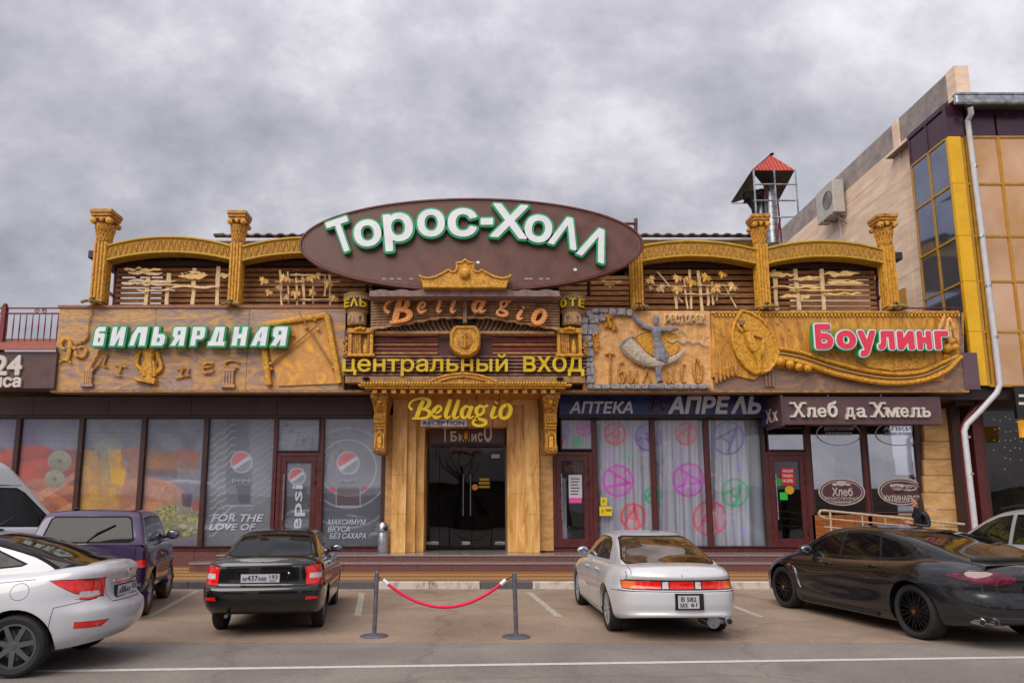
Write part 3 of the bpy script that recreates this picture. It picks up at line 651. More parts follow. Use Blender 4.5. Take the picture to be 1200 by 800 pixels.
def cola(cx_, cy_, r_):
 def go(P):
  P.ell(cx_, cy_, r_+1, r_+1, '#a8a8ac', 0, .04, .9)
  x, y = P.x, P.y; d = np.hypot(x-cx_, y-cy_); ins = 1-smooth(r_-1, r_, d); u = (y-cy_)+.45*(x-cx_)+1.5*np.sin((x-cx_)/r_*2.2)
  P.mix(ins*(u < -r_*.12), '#b85054', .75); P.mix(ins*(u > r_*.28), '#646c74', .6)
  P.mix(ins*(u >= -r_*.12)*(u <= r_*.28), '#b8b8bc', .8)
 return go
def cola1(x, y):
 P = Pic(x, y, '#77777b'); n = fbm(x, y, .06, 2); P.mix(smooth(560, 640, y), '#5c5c60', .7)  # lower part darkened in colour for the mirrored street
 P.mix((x > 266)*(x < 292)*(y < 570), '#55555b', .55)
 for k in range(15):
  y0 = 516+k*8
  for s_ in range(6):
   xa = 246+s_*5; P.seg(xa, y0-s_*3.4+1.6*math.sin(s_*2.2), xa+5, y0-(s_+1)*3.4+1.6*math.sin((s_+1)*2.2), 1.2, '#a8a8ac', .6)
   xb = 290+s_*5; P.seg(xb, y0-30-s_*3.4+1.6*math.sin(s_*2.2), xb+5, y0-30-(s_+1)*3.4+1.6*math.sin((s_+1)*2.2), .9, '#98989c', .45)
 P.poly([(264, 548), (296, 548), (295, 592), (265, 592)], '#64646a', .7); P.poly([(276, 568), (294, 568), (293, 590), (280, 590)], '#484852', .7); P.seg(265, 592, 296, 592, 1, '#9c9ca0')
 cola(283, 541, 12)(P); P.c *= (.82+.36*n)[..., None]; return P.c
def cola2(x, y):
 P = Pic(x, y, '#7c7c82'); n = fbm(x, y, .06, 4); P.mix(smooth(568, 574, y), '#4c4c52', .85)  # dark lower band: mirrored houses painted into the sheet
 for r_, a in ((33, .7), (47, .5)): P.ring(408, 548, r_, 1.3, '#a8a8ae', a)
 P.ring(408, 560, 58, 1.2, '#9a9aa0', .5)
 P.poly([(393, 572), (423, 572), (422, 593), (394, 593)], '#54484a', .9); P.seg(394, 593, 423, 593, 1.2, '#a0a0a4'); P.seg(394, 570, 394, 592, 1, '#8c8c90'); P.seg(422, 570, 422, 592, 1, '#8c8c90')
 for a, b in ((388, 573), (392, 575), (428, 572)): P.ell(a, b, 3, 2.4, '#a84048', 0, .2, .8)
 cola(408, 542, 12.5)(P); P.seg(376, 508, 440, 500, .8, '#8c747c', .6); P.seg(376, 516, 440, 512, .8, '#5c5c66', .5)  # the two strokes paint wires mirrored in the glass
 P.c *= (.82+.36*n)[..., None]; return P.c
def cola3(x, y):
 P = Pic(x, y, '#727276'); n = fbm(x, y, .06, 9); P.mix(smooth(566, 574, y), '#4e5054', .85); cola(348, 558, 9.5)(P); P.c *= (.82+.36*n)[..., None]; return P.c  # dark lower band paints the houses mirrored in the door
def transom(x, y):
 P = Pic(x, y, '#86868e'); n = fbm(x, y, .05, 6)
 for k in range(3): P.seg(315, 500+k*8, 380, 497+k*9, .8, '#606068', .5)  # painted strokes for wires mirrored in the blank glass
 P.c *= (.82+.36*n)[..., None]; return P.c
def amark(P, cx_, cy, r_, col, rot=0, fill=.25, a=.8, w_=2.2):
 P.ell(cx_, cy, r_, r_*1.05, col, 0, .05, fill); P.ring(cx_, cy, r_, w_, col, a, r_*1.05)
 c_, s_ = math.cos(R(rot)), math.sin(R(rot)); q = lambda u, v: (cx_+r_*(u*c_-v*s_), cy+r_*(u*s_+v*c_))
 t_, l_, r2, m1, m2 = q(0, -.8), q(-.6, .7), q(.6, .7), q(-.35, .2), q(.35, .2)
 P.seg(*t_, *l_, w_*1.2, col, a); P.seg(*t_, *r2, w_*1.6, col, a); P.seg(*m1, *m2, w_, col, a)
def pharma(x, y):
 P = Pic(x, y, '#9c9aa0'); n = fbm(x, y, .03, 2)
 f = .5+.5*np.sin(x*1.15+1.3*np.sin(x*.23)+.8*fbm(x, y*.05, .3, 4)*6); P.mix(smooth(.2, .9, f)*.45, '#78767c')
 for a in (766, 832, 697): P.mix((x > a+1)*(x < a+7)*.75, '#4c4c50')
 P.mix((x > 775)*(x < 776.4)*.5, '#5c5c60'); P.mix((x > 733)*(x < 734.2)*.4, '#68686c')
 P.mix(smooth(876, 880, x), '#64686c', .85)
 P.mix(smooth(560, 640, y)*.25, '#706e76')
 for a in ((721, 508, 12, '#b04a48', 30, .2), (760, 512, 15, '#6c549c', 30, .3), (724, 563, 17, '#bc48a8', 100, .25), (742, 605, 14, '#c0444c', 8, .2), (765, 580, 9, '#3c8c64', 30, .15), (661, 505, 7, '#7c78a8', 40, .1), (684, 502, 8, '#a85c94', 40, .25), (676, 517, 5, '#4c9c74', 20, .1), (654, 514, 7, '#b85058', 0, .2),
              (804, 508, 12, '#b45858', 30, .25), (853, 513, 18, '#5c5c94', 40, .05), (807, 562, 18, '#b048a8', 100, .3), (861, 577, 15, '#3c9468', 40, .08), (832, 607, 19, '#b44854', 8, .25)): amark(P, a[0], a[1], a[2], a[3], a[4], a[5])
 for a, b, r_, c_ in ((713, 535, 6, '#a878b4'), (735, 532, 5, '#68a884'), (697, 560, 5, '#b86cb0'), (797, 534, 6, '#a088b8'), (867, 548, 5, '#9080b4'), (873, 622, 5, '#8c80b8'), (850, 606, 4, '#a0a0c0')): P.ell(a, b, r_, r_, c_, 0, .3, .4)
 for k in range(14): a, b = 700+((k*53) % 185), 495+((k*37) % 140); P.ell(a, b, 2.2, 2, '#b4a8bc', 0, .4, .5)
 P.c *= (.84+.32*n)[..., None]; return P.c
def window(label, px0, px1, py0, py1, fn=None, group='shop windows in brown frames', gl=None, Y=YF, bulge=None, fm=frame_brown, fw=1.6, back=.09):
 c = at((px0+px1)/2, py1, Y); o = thing('shop_window', label, 'window', (c.x, Y, c.z), group)
 frame_rect(o, px0, px1, py0, py1, Y, fw, .07, fm); pane(o, px0+fw*.8, px1-fw*.8, py0+fw*.8, py1-fw*.8, Y+.03, gl)
 if fn: print_sheet(o, fn, px0+fw*.5, px1-fw*.5, py0+fw*.5, py1-fw*.5, Y+back, bulge=bulge)
 return o
window('shop window at the left edge of the photo above the white van, mauve sky print', -60, 15, 489, 641, food)
window('shop window with print of white garlic bulbs over sliced red meat', 17, 90, 489, 641, food)
window('shop window with print of stacked yellow cheese beside the garlic window', 92, 164, 489, 641, food)
window('shop window with print of bread loaves and a seeded round loaf', 166, 238, 489, 641, food)
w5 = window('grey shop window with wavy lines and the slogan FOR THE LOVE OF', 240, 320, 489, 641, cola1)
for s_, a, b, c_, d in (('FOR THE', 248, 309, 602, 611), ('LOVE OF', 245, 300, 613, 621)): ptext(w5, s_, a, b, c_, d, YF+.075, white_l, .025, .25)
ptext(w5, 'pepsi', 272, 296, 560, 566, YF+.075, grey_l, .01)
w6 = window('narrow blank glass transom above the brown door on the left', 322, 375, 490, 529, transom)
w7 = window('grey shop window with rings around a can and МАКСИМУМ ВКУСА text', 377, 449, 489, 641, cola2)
for s_, a, b, c_, d in (('МАКСИМУМ', 384, 429, 608, 614.5), ('ВКУСА', 384, 410, 616, 623), ('БЕЗ САХАРА', 386, 429, 624, 631)): ptext(w7, s_, a, b, c_, d, YF+.075, white_l, .02, .25)
ptext(w7, 'pepsi', 398, 419, 560, 566, YF+.075, grey_l, .01)
def fold(x, y): return .03*np.sin(x*.55+1.1*np.sin(x*.11))
window('small transom with faded letter marks above the pharmacy door', 657, 695, 490, 527, pharma)
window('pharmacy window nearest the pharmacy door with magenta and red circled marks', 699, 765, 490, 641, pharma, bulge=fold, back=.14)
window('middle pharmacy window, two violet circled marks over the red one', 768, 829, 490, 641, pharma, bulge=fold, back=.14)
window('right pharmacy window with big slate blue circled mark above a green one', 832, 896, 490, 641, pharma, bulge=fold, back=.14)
for p in (767, 830.5): mullion(p-1, 488, 641, 4.5, mat=frame_red)
mullion(697, 488, 641, 4.5, mat=frame_red); mullion(897, 488, 641, 4, mat=frame_brown); mullion(949, 497, 641, 5, mat=frame_red); mullion(1016, 497, 641, 4.5, mat=frame_red); mullion(1080, 497, 641, 6, mat=frame_brown); mullion(321, 488, 641, 4, mat=frame_red); mullion(376, 488, 641, 4, mat=frame_red); mullion(449, 488, 641, 5, mat=frame_brown)
w8 = window('dark transom above the bakery door with a reflection of roofs', 899, 947, 500, 528, gl=glass_r)
w9 = window('bakery window with oval bread badge beside the bakery door', 951, 1014, 497, 601, group='bakery windows', gl=glass_r)
w10 = window('bakery window with oval badge of a basket above the standing woman', 1018, 1077, 497, 601, group='bakery windows', gl=glass_r)
badge = M('badge_mauve', '#4c3038', '#5a3a42', 4, .5); badge_w = M('badge_white', '#b8a8a4', '#c4b8b0', 6, .5)
def oval(root, cx_, cy, rx, ry, Y, mat, th=.006, hole=None, name='badge'):
 c = at(cx_, cy, Y); k = Y/F*1.02
 lp = [[(math.cos(a)*rx*k, math.sin(a)*ry*k) for a in np.linspace(0, 6.283, 49)[:-1]]]
 if hole: lp.append([(math.cos(a)*(rx-hole)*k, math.sin(a)*(ry-hole)*k) for a in np.linspace(0, 6.283, 49)[:-1]])
 v, f = shape_geo(lp, th); return G().add([(c.x+a, Y-z, c.z+b) for a, b, z in v], f).obj(name, mat, root)
for rt, cx_, cy, t_ in ((w9, 986.5, 576, 'Хлеб'), (w10, 1056, 575.5, None)):
 rx, ry = 26.5, 15.5; oval(rt, cx_, cy, rx, ry, YF+.026, badge_w); oval(rt, cx_, cy, rx-1.6, ry-1.6, YF+.012, badge)
 oval(rt, cx_, cy, rx-3.2, ry-3, YF+.002, badge_w, .003, .8, 'badge_ring')
ptext(w9, 'Хлеб', 975, 999, 571, 581, YF-.008, badge_w, .02)
ptext(w9, 'РЕМЕСЛЕННАЯ', 967, 1006, 582, 585.5, YF-.008, badge_w); ptext(w9, 'ПЕКАРНЯ', 976, 997, 586.5, 589.6, YF-.008, badge_w)
g = G();
for a, b, r_ in ((986, 566, 4.2), (978, 567.5, 2.2), (994, 567.5, 2.2)): c = at(a, b, YF); g.ball((c.x, YF-.004, c.z), r_*1.4*YF/F, .01, r_*.75*YF/F)
g.obj('bread_emblem', badge_w, w9)
ptext(w10, 'КУЛИНАРИЯ', 1036, 1076, 580, 587, YF-.008, badge_w, .02)
g = G()
for k in range(5): c = at(1044.5+k*3.2, 568-abs(2-k)*-.4, YF); g.ball((c.x, YF-.004, c.z), .045, .01, .04)
c = at(1051, 572.5, YF); g.lathe((c.x, YF-.004, c.z-.05), [(.1, 0), (.16, .09)], 12)
g.obj('basket_emblem', badge_w, w10)
g = G(); cc = at(1065, 571.5, YF); g.tube([(cc.x+.2*math.cos(a), YF-.004, cc.z+.07*math.sin(a)) for a in np.linspace(0, 6.1, 20)], .018, 6); g.tube([(cc.x+.09*math.cos(a), YF-.006, cc.z+.03*math.sin(a)) for a in np.linspace(0, 5.1, 14)], .014, 6); g.obj('bread_ring_emblem', badge_w, w10)
for rt, cx_, l1, l2 in ((w9, 983, 'ДАГЕСТАНСКАЯ', 'КРАФТОВАЯ'), (w10, 1052, 'АЛКИ', 'ЛАВКИ ПРОФИ')):
 oval(rt, cx_, 508, 26, 14, YF+.02, grey_l, .003, 1.2, 'badge_ring')
 ptext(rt, l1, cx_-17, cx_+17, 500, 504.5, YF+.02, grey_l); ptext(rt, l2, cx_-15, cx_+15, 506, 510, YF+.02, grey_l)
sh = thing('display_shelf', 'dim shelf with an orange and a red crate of goods behind the bakery glass', 'shelf', (at(985, 600, YF+1.2).x, YF+1.2, ZPL))
shm = M('shelf_grey', '#4a4c50', '#585a5e', 3, .6); G().pbox(955, 1075, 556, 560, YF+1.2, .5).obj('shelf_board', shm, sh); G().pbox(955, 1075, 588, 592, YF+1.2, .5).obj('shelf_board', shm, sh)
G().pbox(990, 1009, 543, 556, YF+1.15, .4).obj('orange_crate', M('orange_plastic', '#c06820', '#d07828', 3, .5), sh); G().pbox(990, 1020, 570, 588, YF+1.1, .4).obj('red_crate', M('red_plastic', '#a01c20', '#b02828', 3, .5), sh)
for k, (a, b) in enumerate(((960, 540), (970, 536), (978, 542), (1030, 540), (1042, 536))): G().pbox(a, a+7, b, 556, YF+1.2, .3).obj('goods_box', (shm, white_pvc, brownroof)[k % 3], sh)
g = G(); g.pbox(953, 1080, 603, 641, YF-.02, .1);
for k in range(5): G().pbox(953+k*25.2, 977.6+k*25.2, 603, 641, YF-.03, .1).obj('timber_panel', wpanel, hall)
ys = (498, 517, 538, 557, 577, 597, 617, 641)
for k in range(7): G().pbox(1083, 1117+k*1.2, ys[k]+.3, ys[k+1]-.3, YF-.12, .5).obj('facing_stone', clad, hall, bevel=.008)
G().pbox(1083, 1119, 470, 498, YF-.12, .5).obj('facing_stone', clad, hall)
# ---- doors
def door(label, px0, px1, py0, py1, gl=glass, fn=None, Y=YF-.02, handle='left'):
 c = at((px0+px1)/2, py1, Y); o = thing('shop_door', label, 'door', (c.x, Y, c.z), 'brown framed shop doors')
 frame_rect(o, px0, px1, py0, py1, Y, 4.2, .1, frame_red); frame_rect(o, px0+4.6, px1-4.6, py0+4.6, py1-4, Y+.02, 6.0, .06, frame_red, 'leaf_frame')
 pane(o, px0+11, px1-11, py0+11, py1-10.5, Y+.05, gl)
 hx = px0+10 if handle == 'left' else px1-10
 g = G(); a = at(hx, (py0+py1)/2-30, Y-.07); b = at(hx, (py0+py1)/2+24, Y-.07); g.tube([a, Vector((a.x, a.y, b.z))], .016);
 for z_ in (a.z-.06, b.z+.06): g.tube([(a.x, Y-.07, z_), (a.x, Y+.03, z_)], .012)
 g.obj('handle', steel, o, True)
 if fn: print_sheet(o, fn, px0+10.5, px1-10.5, py0+10.5, py1-10, Y+.09)
 g = G()
 for q in (.2, .32, .85):
  z_ = Zof(py0+(py1-py0)*q, Y); xx = Xof(px1-5, 580, Y); g.tube([(xx, Y-.02, z_-.05), (xx, Y-.02, z_+.05)], .018)
 g.obj('hinge', black_m, o); return o
d1 = door('brown framed door with a grey vertical cola advert, behind the black sedan', 323, 374, 530, 641, fn=cola3)
v, f = text_geo('pepsi', .5, .015, 0, 2); mn, mxx = v.min(0), v.max(0); X0, X1 = Xof(342, 580, YF), Xof(358, 580, YF); z0, z1 = Zof(640, YF), Zof(568, YF)
G().add([(X1-(b-mn[1])*(X1-X0)/(mxx[1]-mn[1]), YF+.05-c_*.01, z0+(a-mn[0])*(z1-z0)/(mxx[0]-mn[0])) for a, b, c_ in v], f).obj('lettering', white_l, d1)
d2 = door('brown framed pharmacy door with a white notice over a pink strip', 648, 695, 529, 641)
G().pbox(666.5, 682, 556, 583, YF+.012, .004).obj('notice', M('notice_paper', '#b8b8c4', '#c4c4cc', 6, .7), d2); G().pbox(666.8, 681.6, 583, 589, YF+.012, .004).obj('pink_strip', M('pink_paper', '#d844a0', '#e050a8', 6, .7), d2)
for k in range(6): G().pbox(669, 679.5-k % 3, 560+k*3.6, 561.2+k*3.6, YF+.006, .003).obj('print_line', badge, d2)
G().pbox(655, 664, 560, 636, YF+.35, .04).obj('white_post', white_pvc, d2); ptext(d2, 'АПТЕКА', 661, 690, 545, 553, YF+.04, M('faint_red', '#7c3c30', rough=.6), .02)
st = thing('warning_sticker', 'pair of yellow square stickers on the glass right of the pharmacy door', 'sticker', (Xof(706, 595, YF-.04), YF-.04, Zof(604, YF-.04)))
ys_m = M('yellow_sticker', '#d8c010', '#e0c818', 4, .5)
G().pbox(704, 711, 582.5, 592, YF-.045, .006).obj('sticker_sheet', ys_m, st); G().pbox(702.5, 717, 593, 604, YF-.045, .006).obj('sticker_sheet', ys_m, st)
g = G();
for (a, b) in ((707.5, 587.5), (706.5, 599)):
 c = at(a, b, YF-.05); g.tube([(c.x+.035*math.cos(q), YF-.048, c.z+.035*math.sin(q)) for q in np.linspace(0, 5, 12)], .006, 5); g.tube([(c.x, YF-.048, c.z+.07), (c.x, YF-.048, c.z)], .006, 5)
g.obj('wheelchair_symbol', ink, st); ptext(st, 'БУДНИ', 710, 716, 596, 599, YF-.047, ink)
d3 = door('brown framed bakery door with red, green and yellow stickers', 899, 950, 529, 641, gl=glass)
for nm, sh_, a, b, r_, col in (('sticker', 'r', 923, 558, (7.7, 9.8), '#c8141c'), ('sticker', 'o', 911.8, 564.5, (4.6, 4.6), '#1c9a30'), ('sticker', 'o', 925.2, 573.8, (5.2, 4.8), '#c89818'), ('sticker', 'r', 918.4, 581, (4.5, 4.4), '#18b838')):
 mt = M('sticker_'+col[1:], col, rough=.5)
 if sh_ == 'o': oval(d3, a, b, r_[0], r_[1], YF+.015, mt, .003, name=nm)
 else: G().pbox(a-r_[0], a+r_[0], b-r_[1], b+r_[1], YF+.012, .005).obj(nm, mt, d3)
for k, s_ in enumerate(('АКЦИЯ', 'СКИДКА', '10-20%')): ptext(d3, s_, 917, 929, 550+k*5.6, 553.6+k*5.6, YF+.006, white_l)
# ================================================================== ENTRANCE PORTAL
pc = at(547, 645, YF)
portal = thing('entrance_portal', 'wood veined stepped stone portal framing the dark glass entrance', 'portal', (pc.x, YF-.3, ZPL))
Xj = lambda px: Xof(px, 570, YF-.3)
def jamb(px0, px1, Y, y1, nseg):
 x0, x1 = Xof(px0, 570, Y), Xof(px1, 570, Y); zs = [ZPL, 1.0+ZPL, 2.05+ZPL, Zof(462, Y)] if nseg == 3 else [ZPL, 1.55+ZPL, Zof(y1, Y)]
 for a, b in zip(zs[:-1], zs[1:]): G().box(x0, x1, Y, Y+1.3, a+.002, b-.002).obj('jamb_slab', woodp, portal, bevel=.006)
jamb(459, 476, YF-.30, 462, 3); jamb(475.5, 487, YF-.12, 474, 2); jamb(486.5, 497, YF+.06, 486, 2)
jamb(615, 632, YF-.30, 462, 3); jamb(604, 615.5, YF-.12, 474, 2); jamb(594.5, 604.5, YF+.06, 486, 2)
def head(px0, px1, py0, py1, Y): G().box(Xof(px0, 570, Y), Xof(px1, 570, Y), Y, Y+1.2, Zof(py1, Y), Zof(py0, Y)).obj('head_slab', woodp, portal, bevel=.006)
head(476.1, 614.9, 455, 474, YF-.29); head(487.1, 603.9, 474, 486, YF-.11); head(497.1, 594, 484, 500, YF+.07)
ent = thing('entrance_recess', 'dark vestibule behind the glass entrance with sticker signs', 'vestibule', (pc.x, YF+1.0, ZPL))
x0, x1 = Xof(497, 570, YF+.4), Xof(594, 570, YF+.4)
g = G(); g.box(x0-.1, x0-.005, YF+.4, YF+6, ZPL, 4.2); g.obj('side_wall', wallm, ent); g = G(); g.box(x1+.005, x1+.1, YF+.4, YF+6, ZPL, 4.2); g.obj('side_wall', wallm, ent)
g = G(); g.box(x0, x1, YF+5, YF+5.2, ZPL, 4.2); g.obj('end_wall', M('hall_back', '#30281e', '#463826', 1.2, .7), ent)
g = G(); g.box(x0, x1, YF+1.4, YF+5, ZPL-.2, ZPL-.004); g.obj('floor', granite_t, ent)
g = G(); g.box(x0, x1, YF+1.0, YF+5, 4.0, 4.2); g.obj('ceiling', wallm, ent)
g = G(); c = (x0+x1)/2
g.box(c+.25, x1-.3, YF+3.9, YF+4.4, ZPL, ZPL+1.1); g.obj('reception_desk', M('desk_wood', '#3a3c20', '#4c5028', 2, .5), ent, bevel=.02)
YD = YF+1.0
ga = thing('glass_entrance_doors', 'frameless dark glass entrance doors with long upright steel handles', 'door', (pc.x, YD, ZPL))
X = [Xof(p, 590, YD) for p in (499, 515, 553, 592)]
ztop = Zof(523, YD)
for a, b in zip(X[:-1], X[1:]): G().box(a+.006, b-.006, YD, YD+.012, ZPL+.02, ztop).obj('glass_leaf', glass_d, ga)
g = G(); g.box(X[0]-.03, X[3]+.03, YD-.02, YD+.05, ztop, ztop+.06); g.box(X[0]-.04, X[0], YD-.02, YD+.05, ZPL, ztop); g.box(X[3], X[3]+.04, YD-.02, YD+.05, ZPL, ztop); g.obj('door_frame', steel_d, ga)
for p in (543, 551.5):
 a, b = at(p, 556, YD), at(p, 604, YD); g = G(); g.tube([(a.x, YD-.07, a.z), (a.x, YD-.07, b.z)], .018, 8)
 for z_ in (a.z-.12, b.z+.12): g.tube([(a.x, YD-.07, z_), (a.x, YD+.01, z_)], .012, 6)
 g.obj('pull_handle', steel_d, ga, True)
for p0, p1 in ((500, 514), (541, 551), (580, 592)): G().pbox(p0, p1, 634.5, 638, YD-.02, .05).obj('patch_fitting', steel, ga, bevel=.005)
G().pbox(576, 585.5, 532, 536.5, YD-.012, .01).obj('sticker', cream_l, ga); oval(ga, 556.5, 570.5, 3.6, 3.4, YD-.006, M('orange_sticker', '#c87818', rough=.5), .002, name='sticker')
for k, (a, b) in enumerate(((562, 573), (561, 574), (561, 574))): G().pbox(a, b, 560+k*4.4, 563+k*4.2, YD-.008, .004).obj('sticker', M('gold_print%d' % k, '#a08018', rough=.5), ga)
ts = thing('brown_restaurant_sign', 'brown sign with grey uneven letters ТБилисО hung inside the entrance', 'sign', (pc.x, YF+.45, Zof(520, YF+.45)))
G().pbox(502, 592, 497, 520, YF+.45, .08).obj('board', M('tbilisi_board', '#4c3028', '#583a30', 4, .45), ts, bevel=.01)
for ch, a, b, c_, d in (('Т', 518, 525, 499, 517.5), ('Б', 528, 535.5, 505, 517), ('и', 537.5, 543.5, 508, 517), ('л', 545, 550.5, 508, 517), ('и', 552.5, 558.5, 508, 517), ('с', 560, 565.5, 506.5, 517.5), ('О', 567, 576.5, 497, 517.5)): letters(ts, ch, a, b, c_, d, YF+.45, [(cream_l, .03, .02, .002)])
ptext(ts, 'Bellagio', 527, 566, 522, 530.5, YF+.5, M('dark_red_print', '#5c2820', rough=.5), .015, .3)
lp = thing('lantern', 'small amber lantern hung over the entrance sign', 'lantern', at(546, 516, YF+.1))
g = G(); c = at(546, 511, YF+.1); g.lathe((c.x, c.y, c.z-.12), [(.03, 0), (.10, .05), (.10, .2), (.03, .27)], 6); g.obj('lantern_body', brass, lp); g = G(); g.tube([(c.x, c.y, c.z+.15), (c.x, c.y, c.z+.5)], .01, 6); g.obj('chain', black_m, lp)
bc = at(448.5, 641, YF-.35); bn_ = thing('litter_bin', 'steel litter bin with black swing top left of the entrance portal', 'bin', (bc.x, YF-.35, ZPL))
g = G(); g.lathe((bc.x, YF-.35, ZPL), [(.13, 0), (.14, .01), (.14, .52), (.135, .53)], 20); g.obj('drum', steel, bn_, True)
g = G(); g.lathe((bc.x, YF-.35, ZPL), [(.142, .53), (.145, .56), (.14, .72), (.09, .79), (.0, .80)], 20); g.obj('lid', steel, bn_, True); g = G(); g.ball((bc.x+.07, YF-.46, ZPL+.64), .075, .04, .075); g.obj('flap', black_m, bn_, True)
# ---- cornice over the portal
YC = 17.15
cor = thing('portal_cornice', 'ochre moulded cornice with small arched pediment over the entrance', 'cornice', (pc.x, YC, Zof(457, YC)))
x0, x1 = Xof(404, 450, YC), Xof(686, 450, YC)
g = G(); g.box(x0+.6, x1-.6, YC+.25, YF-.3, Zof(459, YC), Zof(454.5, YC)); g.obj('cornice_bed', gold2, cor)
g = G(); g.box(x0+.5, x1-.5, YC, YC+.5, Zof(455, YC), Zof(452.5, YC)); g.box(x0+.35, x1-.35, YC-.05, YC+.5, Zof(452.5, YC), Zof(450, YC)); g.obj('moulding', gold, cor, bevel=.015)
x = x0+.7
g = G()
while x < x1-.8: g.box(x, x+.12, YC+.06, YC+.25, Zof(460, YC), Zof(455.2, YC)); x += .24
g.obj('dentil_row', gold2, cor)
g = G(); x = x0+.45
while x < x1-.5: c = at(500, 449, YC-.05); g.ball((x, YC-.06, c.z), .035, .03, .045, 6, 5); x += .075
o_ = g.obj('rope_moulding', gold, cor, True); o_['kind'] = 'stuff'
g = G(); g.box(x0, x1, YC+.02, YC+.6, Zof(448, YC), Zof(440.5, YC)); g.obj('frieze_board', rope_m, cor)
g = G(); pts = [(503, 448)]+[(503+79*t, 448-9.5*math.sin(math.pi*t)**.8) for t in np.linspace(0, 1, 17)]+[(582, 448)]
g.pprism(pts[1:-1]+[(582, 449), (503, 449)], YC-.08, .3); g.obj('pediment', gold2, cor)
g = G(); g.tube([at(503+79*t, 447-9.5*math.sin(math.pi*t)**.8, YC-.08) for t in np.linspace(0, 1, 17)], .03, 6); g.obj('pediment_rim', gold, cor, True)
g = G(); g.tube([at(516+53*t, 446-4.5*math.sin(math.pi*t), YC-.1) for t in np.linspace(0, 1, 13)], .025, 6); g.obj('pediment_swag', gold2, cor, True)
for k, p in enumerate((429, 656)):
 s = G(); c = at(p, 443.5, YC); s.ball((c.x, YC-.03, c.z), .1, .1, .04); s.thing('flood_light', black_m, 'small black flood light on the cornice, %s end' % ('left' if k == 0 else 'right'), 'lamp', 'flood lights on the cornice', True)
for k, sx_ in ((0, 1), (1, -1)):
 cxp = (lambda p: p) if k == 0 else (lambda p: 1090-p)
 Yb = YC+.1
 base = at(cxp(444), 530, Yb)
 br = thing('carved_bracket', 'carved gold console bracket %s' % ('left of the portal beside the trash bin side' if k == 0 else 'right of the portal above the pharmacy door'), 'bracket', (base.x, Yb, base.z), 'carved brackets at the portal')
 cx_ = Xof(cxp(443), 495, Yb); hw_ = .17
 zt_, zb_ = Zof(458, Yb), Zof(530, Yb); H_ = zt_-zb_
 prof = [(0, 0), (-.0, .10), (.06, .14), (.08, .45), (.0, .62), (-.12, .78), (-.20, .9), (-.22, 1.0)]
 vs = []; fs = []
 prof = [(-.02, 0), (-.05, .05), (-.04, .12), (.02, .16), (.03, .42), (-.02, .5), (-.03, .55), (-.02, .66), (-.14, .8), (-.25, .9), (-.27, 1.0)]
 n_ = len(prof)
 wd = [.15, .165, .165, .15, .15, .16, .165, .16, .18, .225, .24]
 for (a, b), w_ in zip(prof, wd): vs += [(cx_-w_, Yb+.35+a, zb_+b*H_), (cx_+w_, Yb+.35+a, zb_+b*H_), (cx_+w_*.95, Yb+1.1, zb_+b*H_), (cx_-w_*.95, Yb+1.1, zb_+b*H_)]
 for i in range(n_-1):
  for j in range(4): fs.append((4*i+j, 4*i+(j+1) % 4, 4*i+4+(j+1) % 4, 4*i+4+j))
 fs += [(3, 2, 1, 0), tuple(4*(n_-1)+j for j in range(4))]
 G().add(vs, fs).obj('console', bracket_m, br, bevel=.012)
 g = G(); ty = Yb+.3
 for s_ in (-1, 1): g.tube([(cx_+s_*.10*math.cos(a)*(1-a/9), ty-.08*0, zb_+.75*H_+.07*math.sin(a)*(1-a/9)+.05*0) for a in np.linspace(0, 6.5, 14)], .018, 5)
 g.obj('scroll', bracket_m, br, True)
 g = G(); g.tube([(cx_-.11, ty-.02, zb_+.08*H_), (cx_-.11, ty+.0, zb_+.30*H_), (cx_, ty-.0, zb_+.36*H_), (cx_+.11, ty+.0, zb_+.30*H_), (cx_+.11, ty-.02, zb_+.08*H_)], .02, 6); g.box(cx_-.05, cx_+.05, ty-.01, ty+.1, zb_+.1*H_, zb_+.28*H_)
 for q in (.42, .46, .52): g.tube([(cx_-.15, ty+.02, zb_+q*H_), (cx_+.15, ty+.02, zb_+q*H_)], .014, 5)
 g.obj('niche', gold, br, True)
 g = G(); zc_ = zb_+.86*H_; g.ball((cx_, ty-.12, zc_), .05, .04, .09, 8, 6)
 for s_ in (-1, 1): g.ball((cx_+s_*.08, ty-.09, zc_-.02), .035, .03, .07, 6, 5)
 g.ball((cx_, ty-.1, zc_+.1), .02, .02, .05, 6, 5); g.tube([(cx_-.06, ty-.13, zc_+.09), (cx_+.06, ty-.13, zc_+.09)], .014, 5)
 for q in range(5): g.tube([(cx_-.13+q*.065, ty-.0, zb_+.56*H_), (cx_-.13+q*.065, ty-.05, zb_+.66*H_)], .012, 5)
 g.obj('carving', gold, br, True)
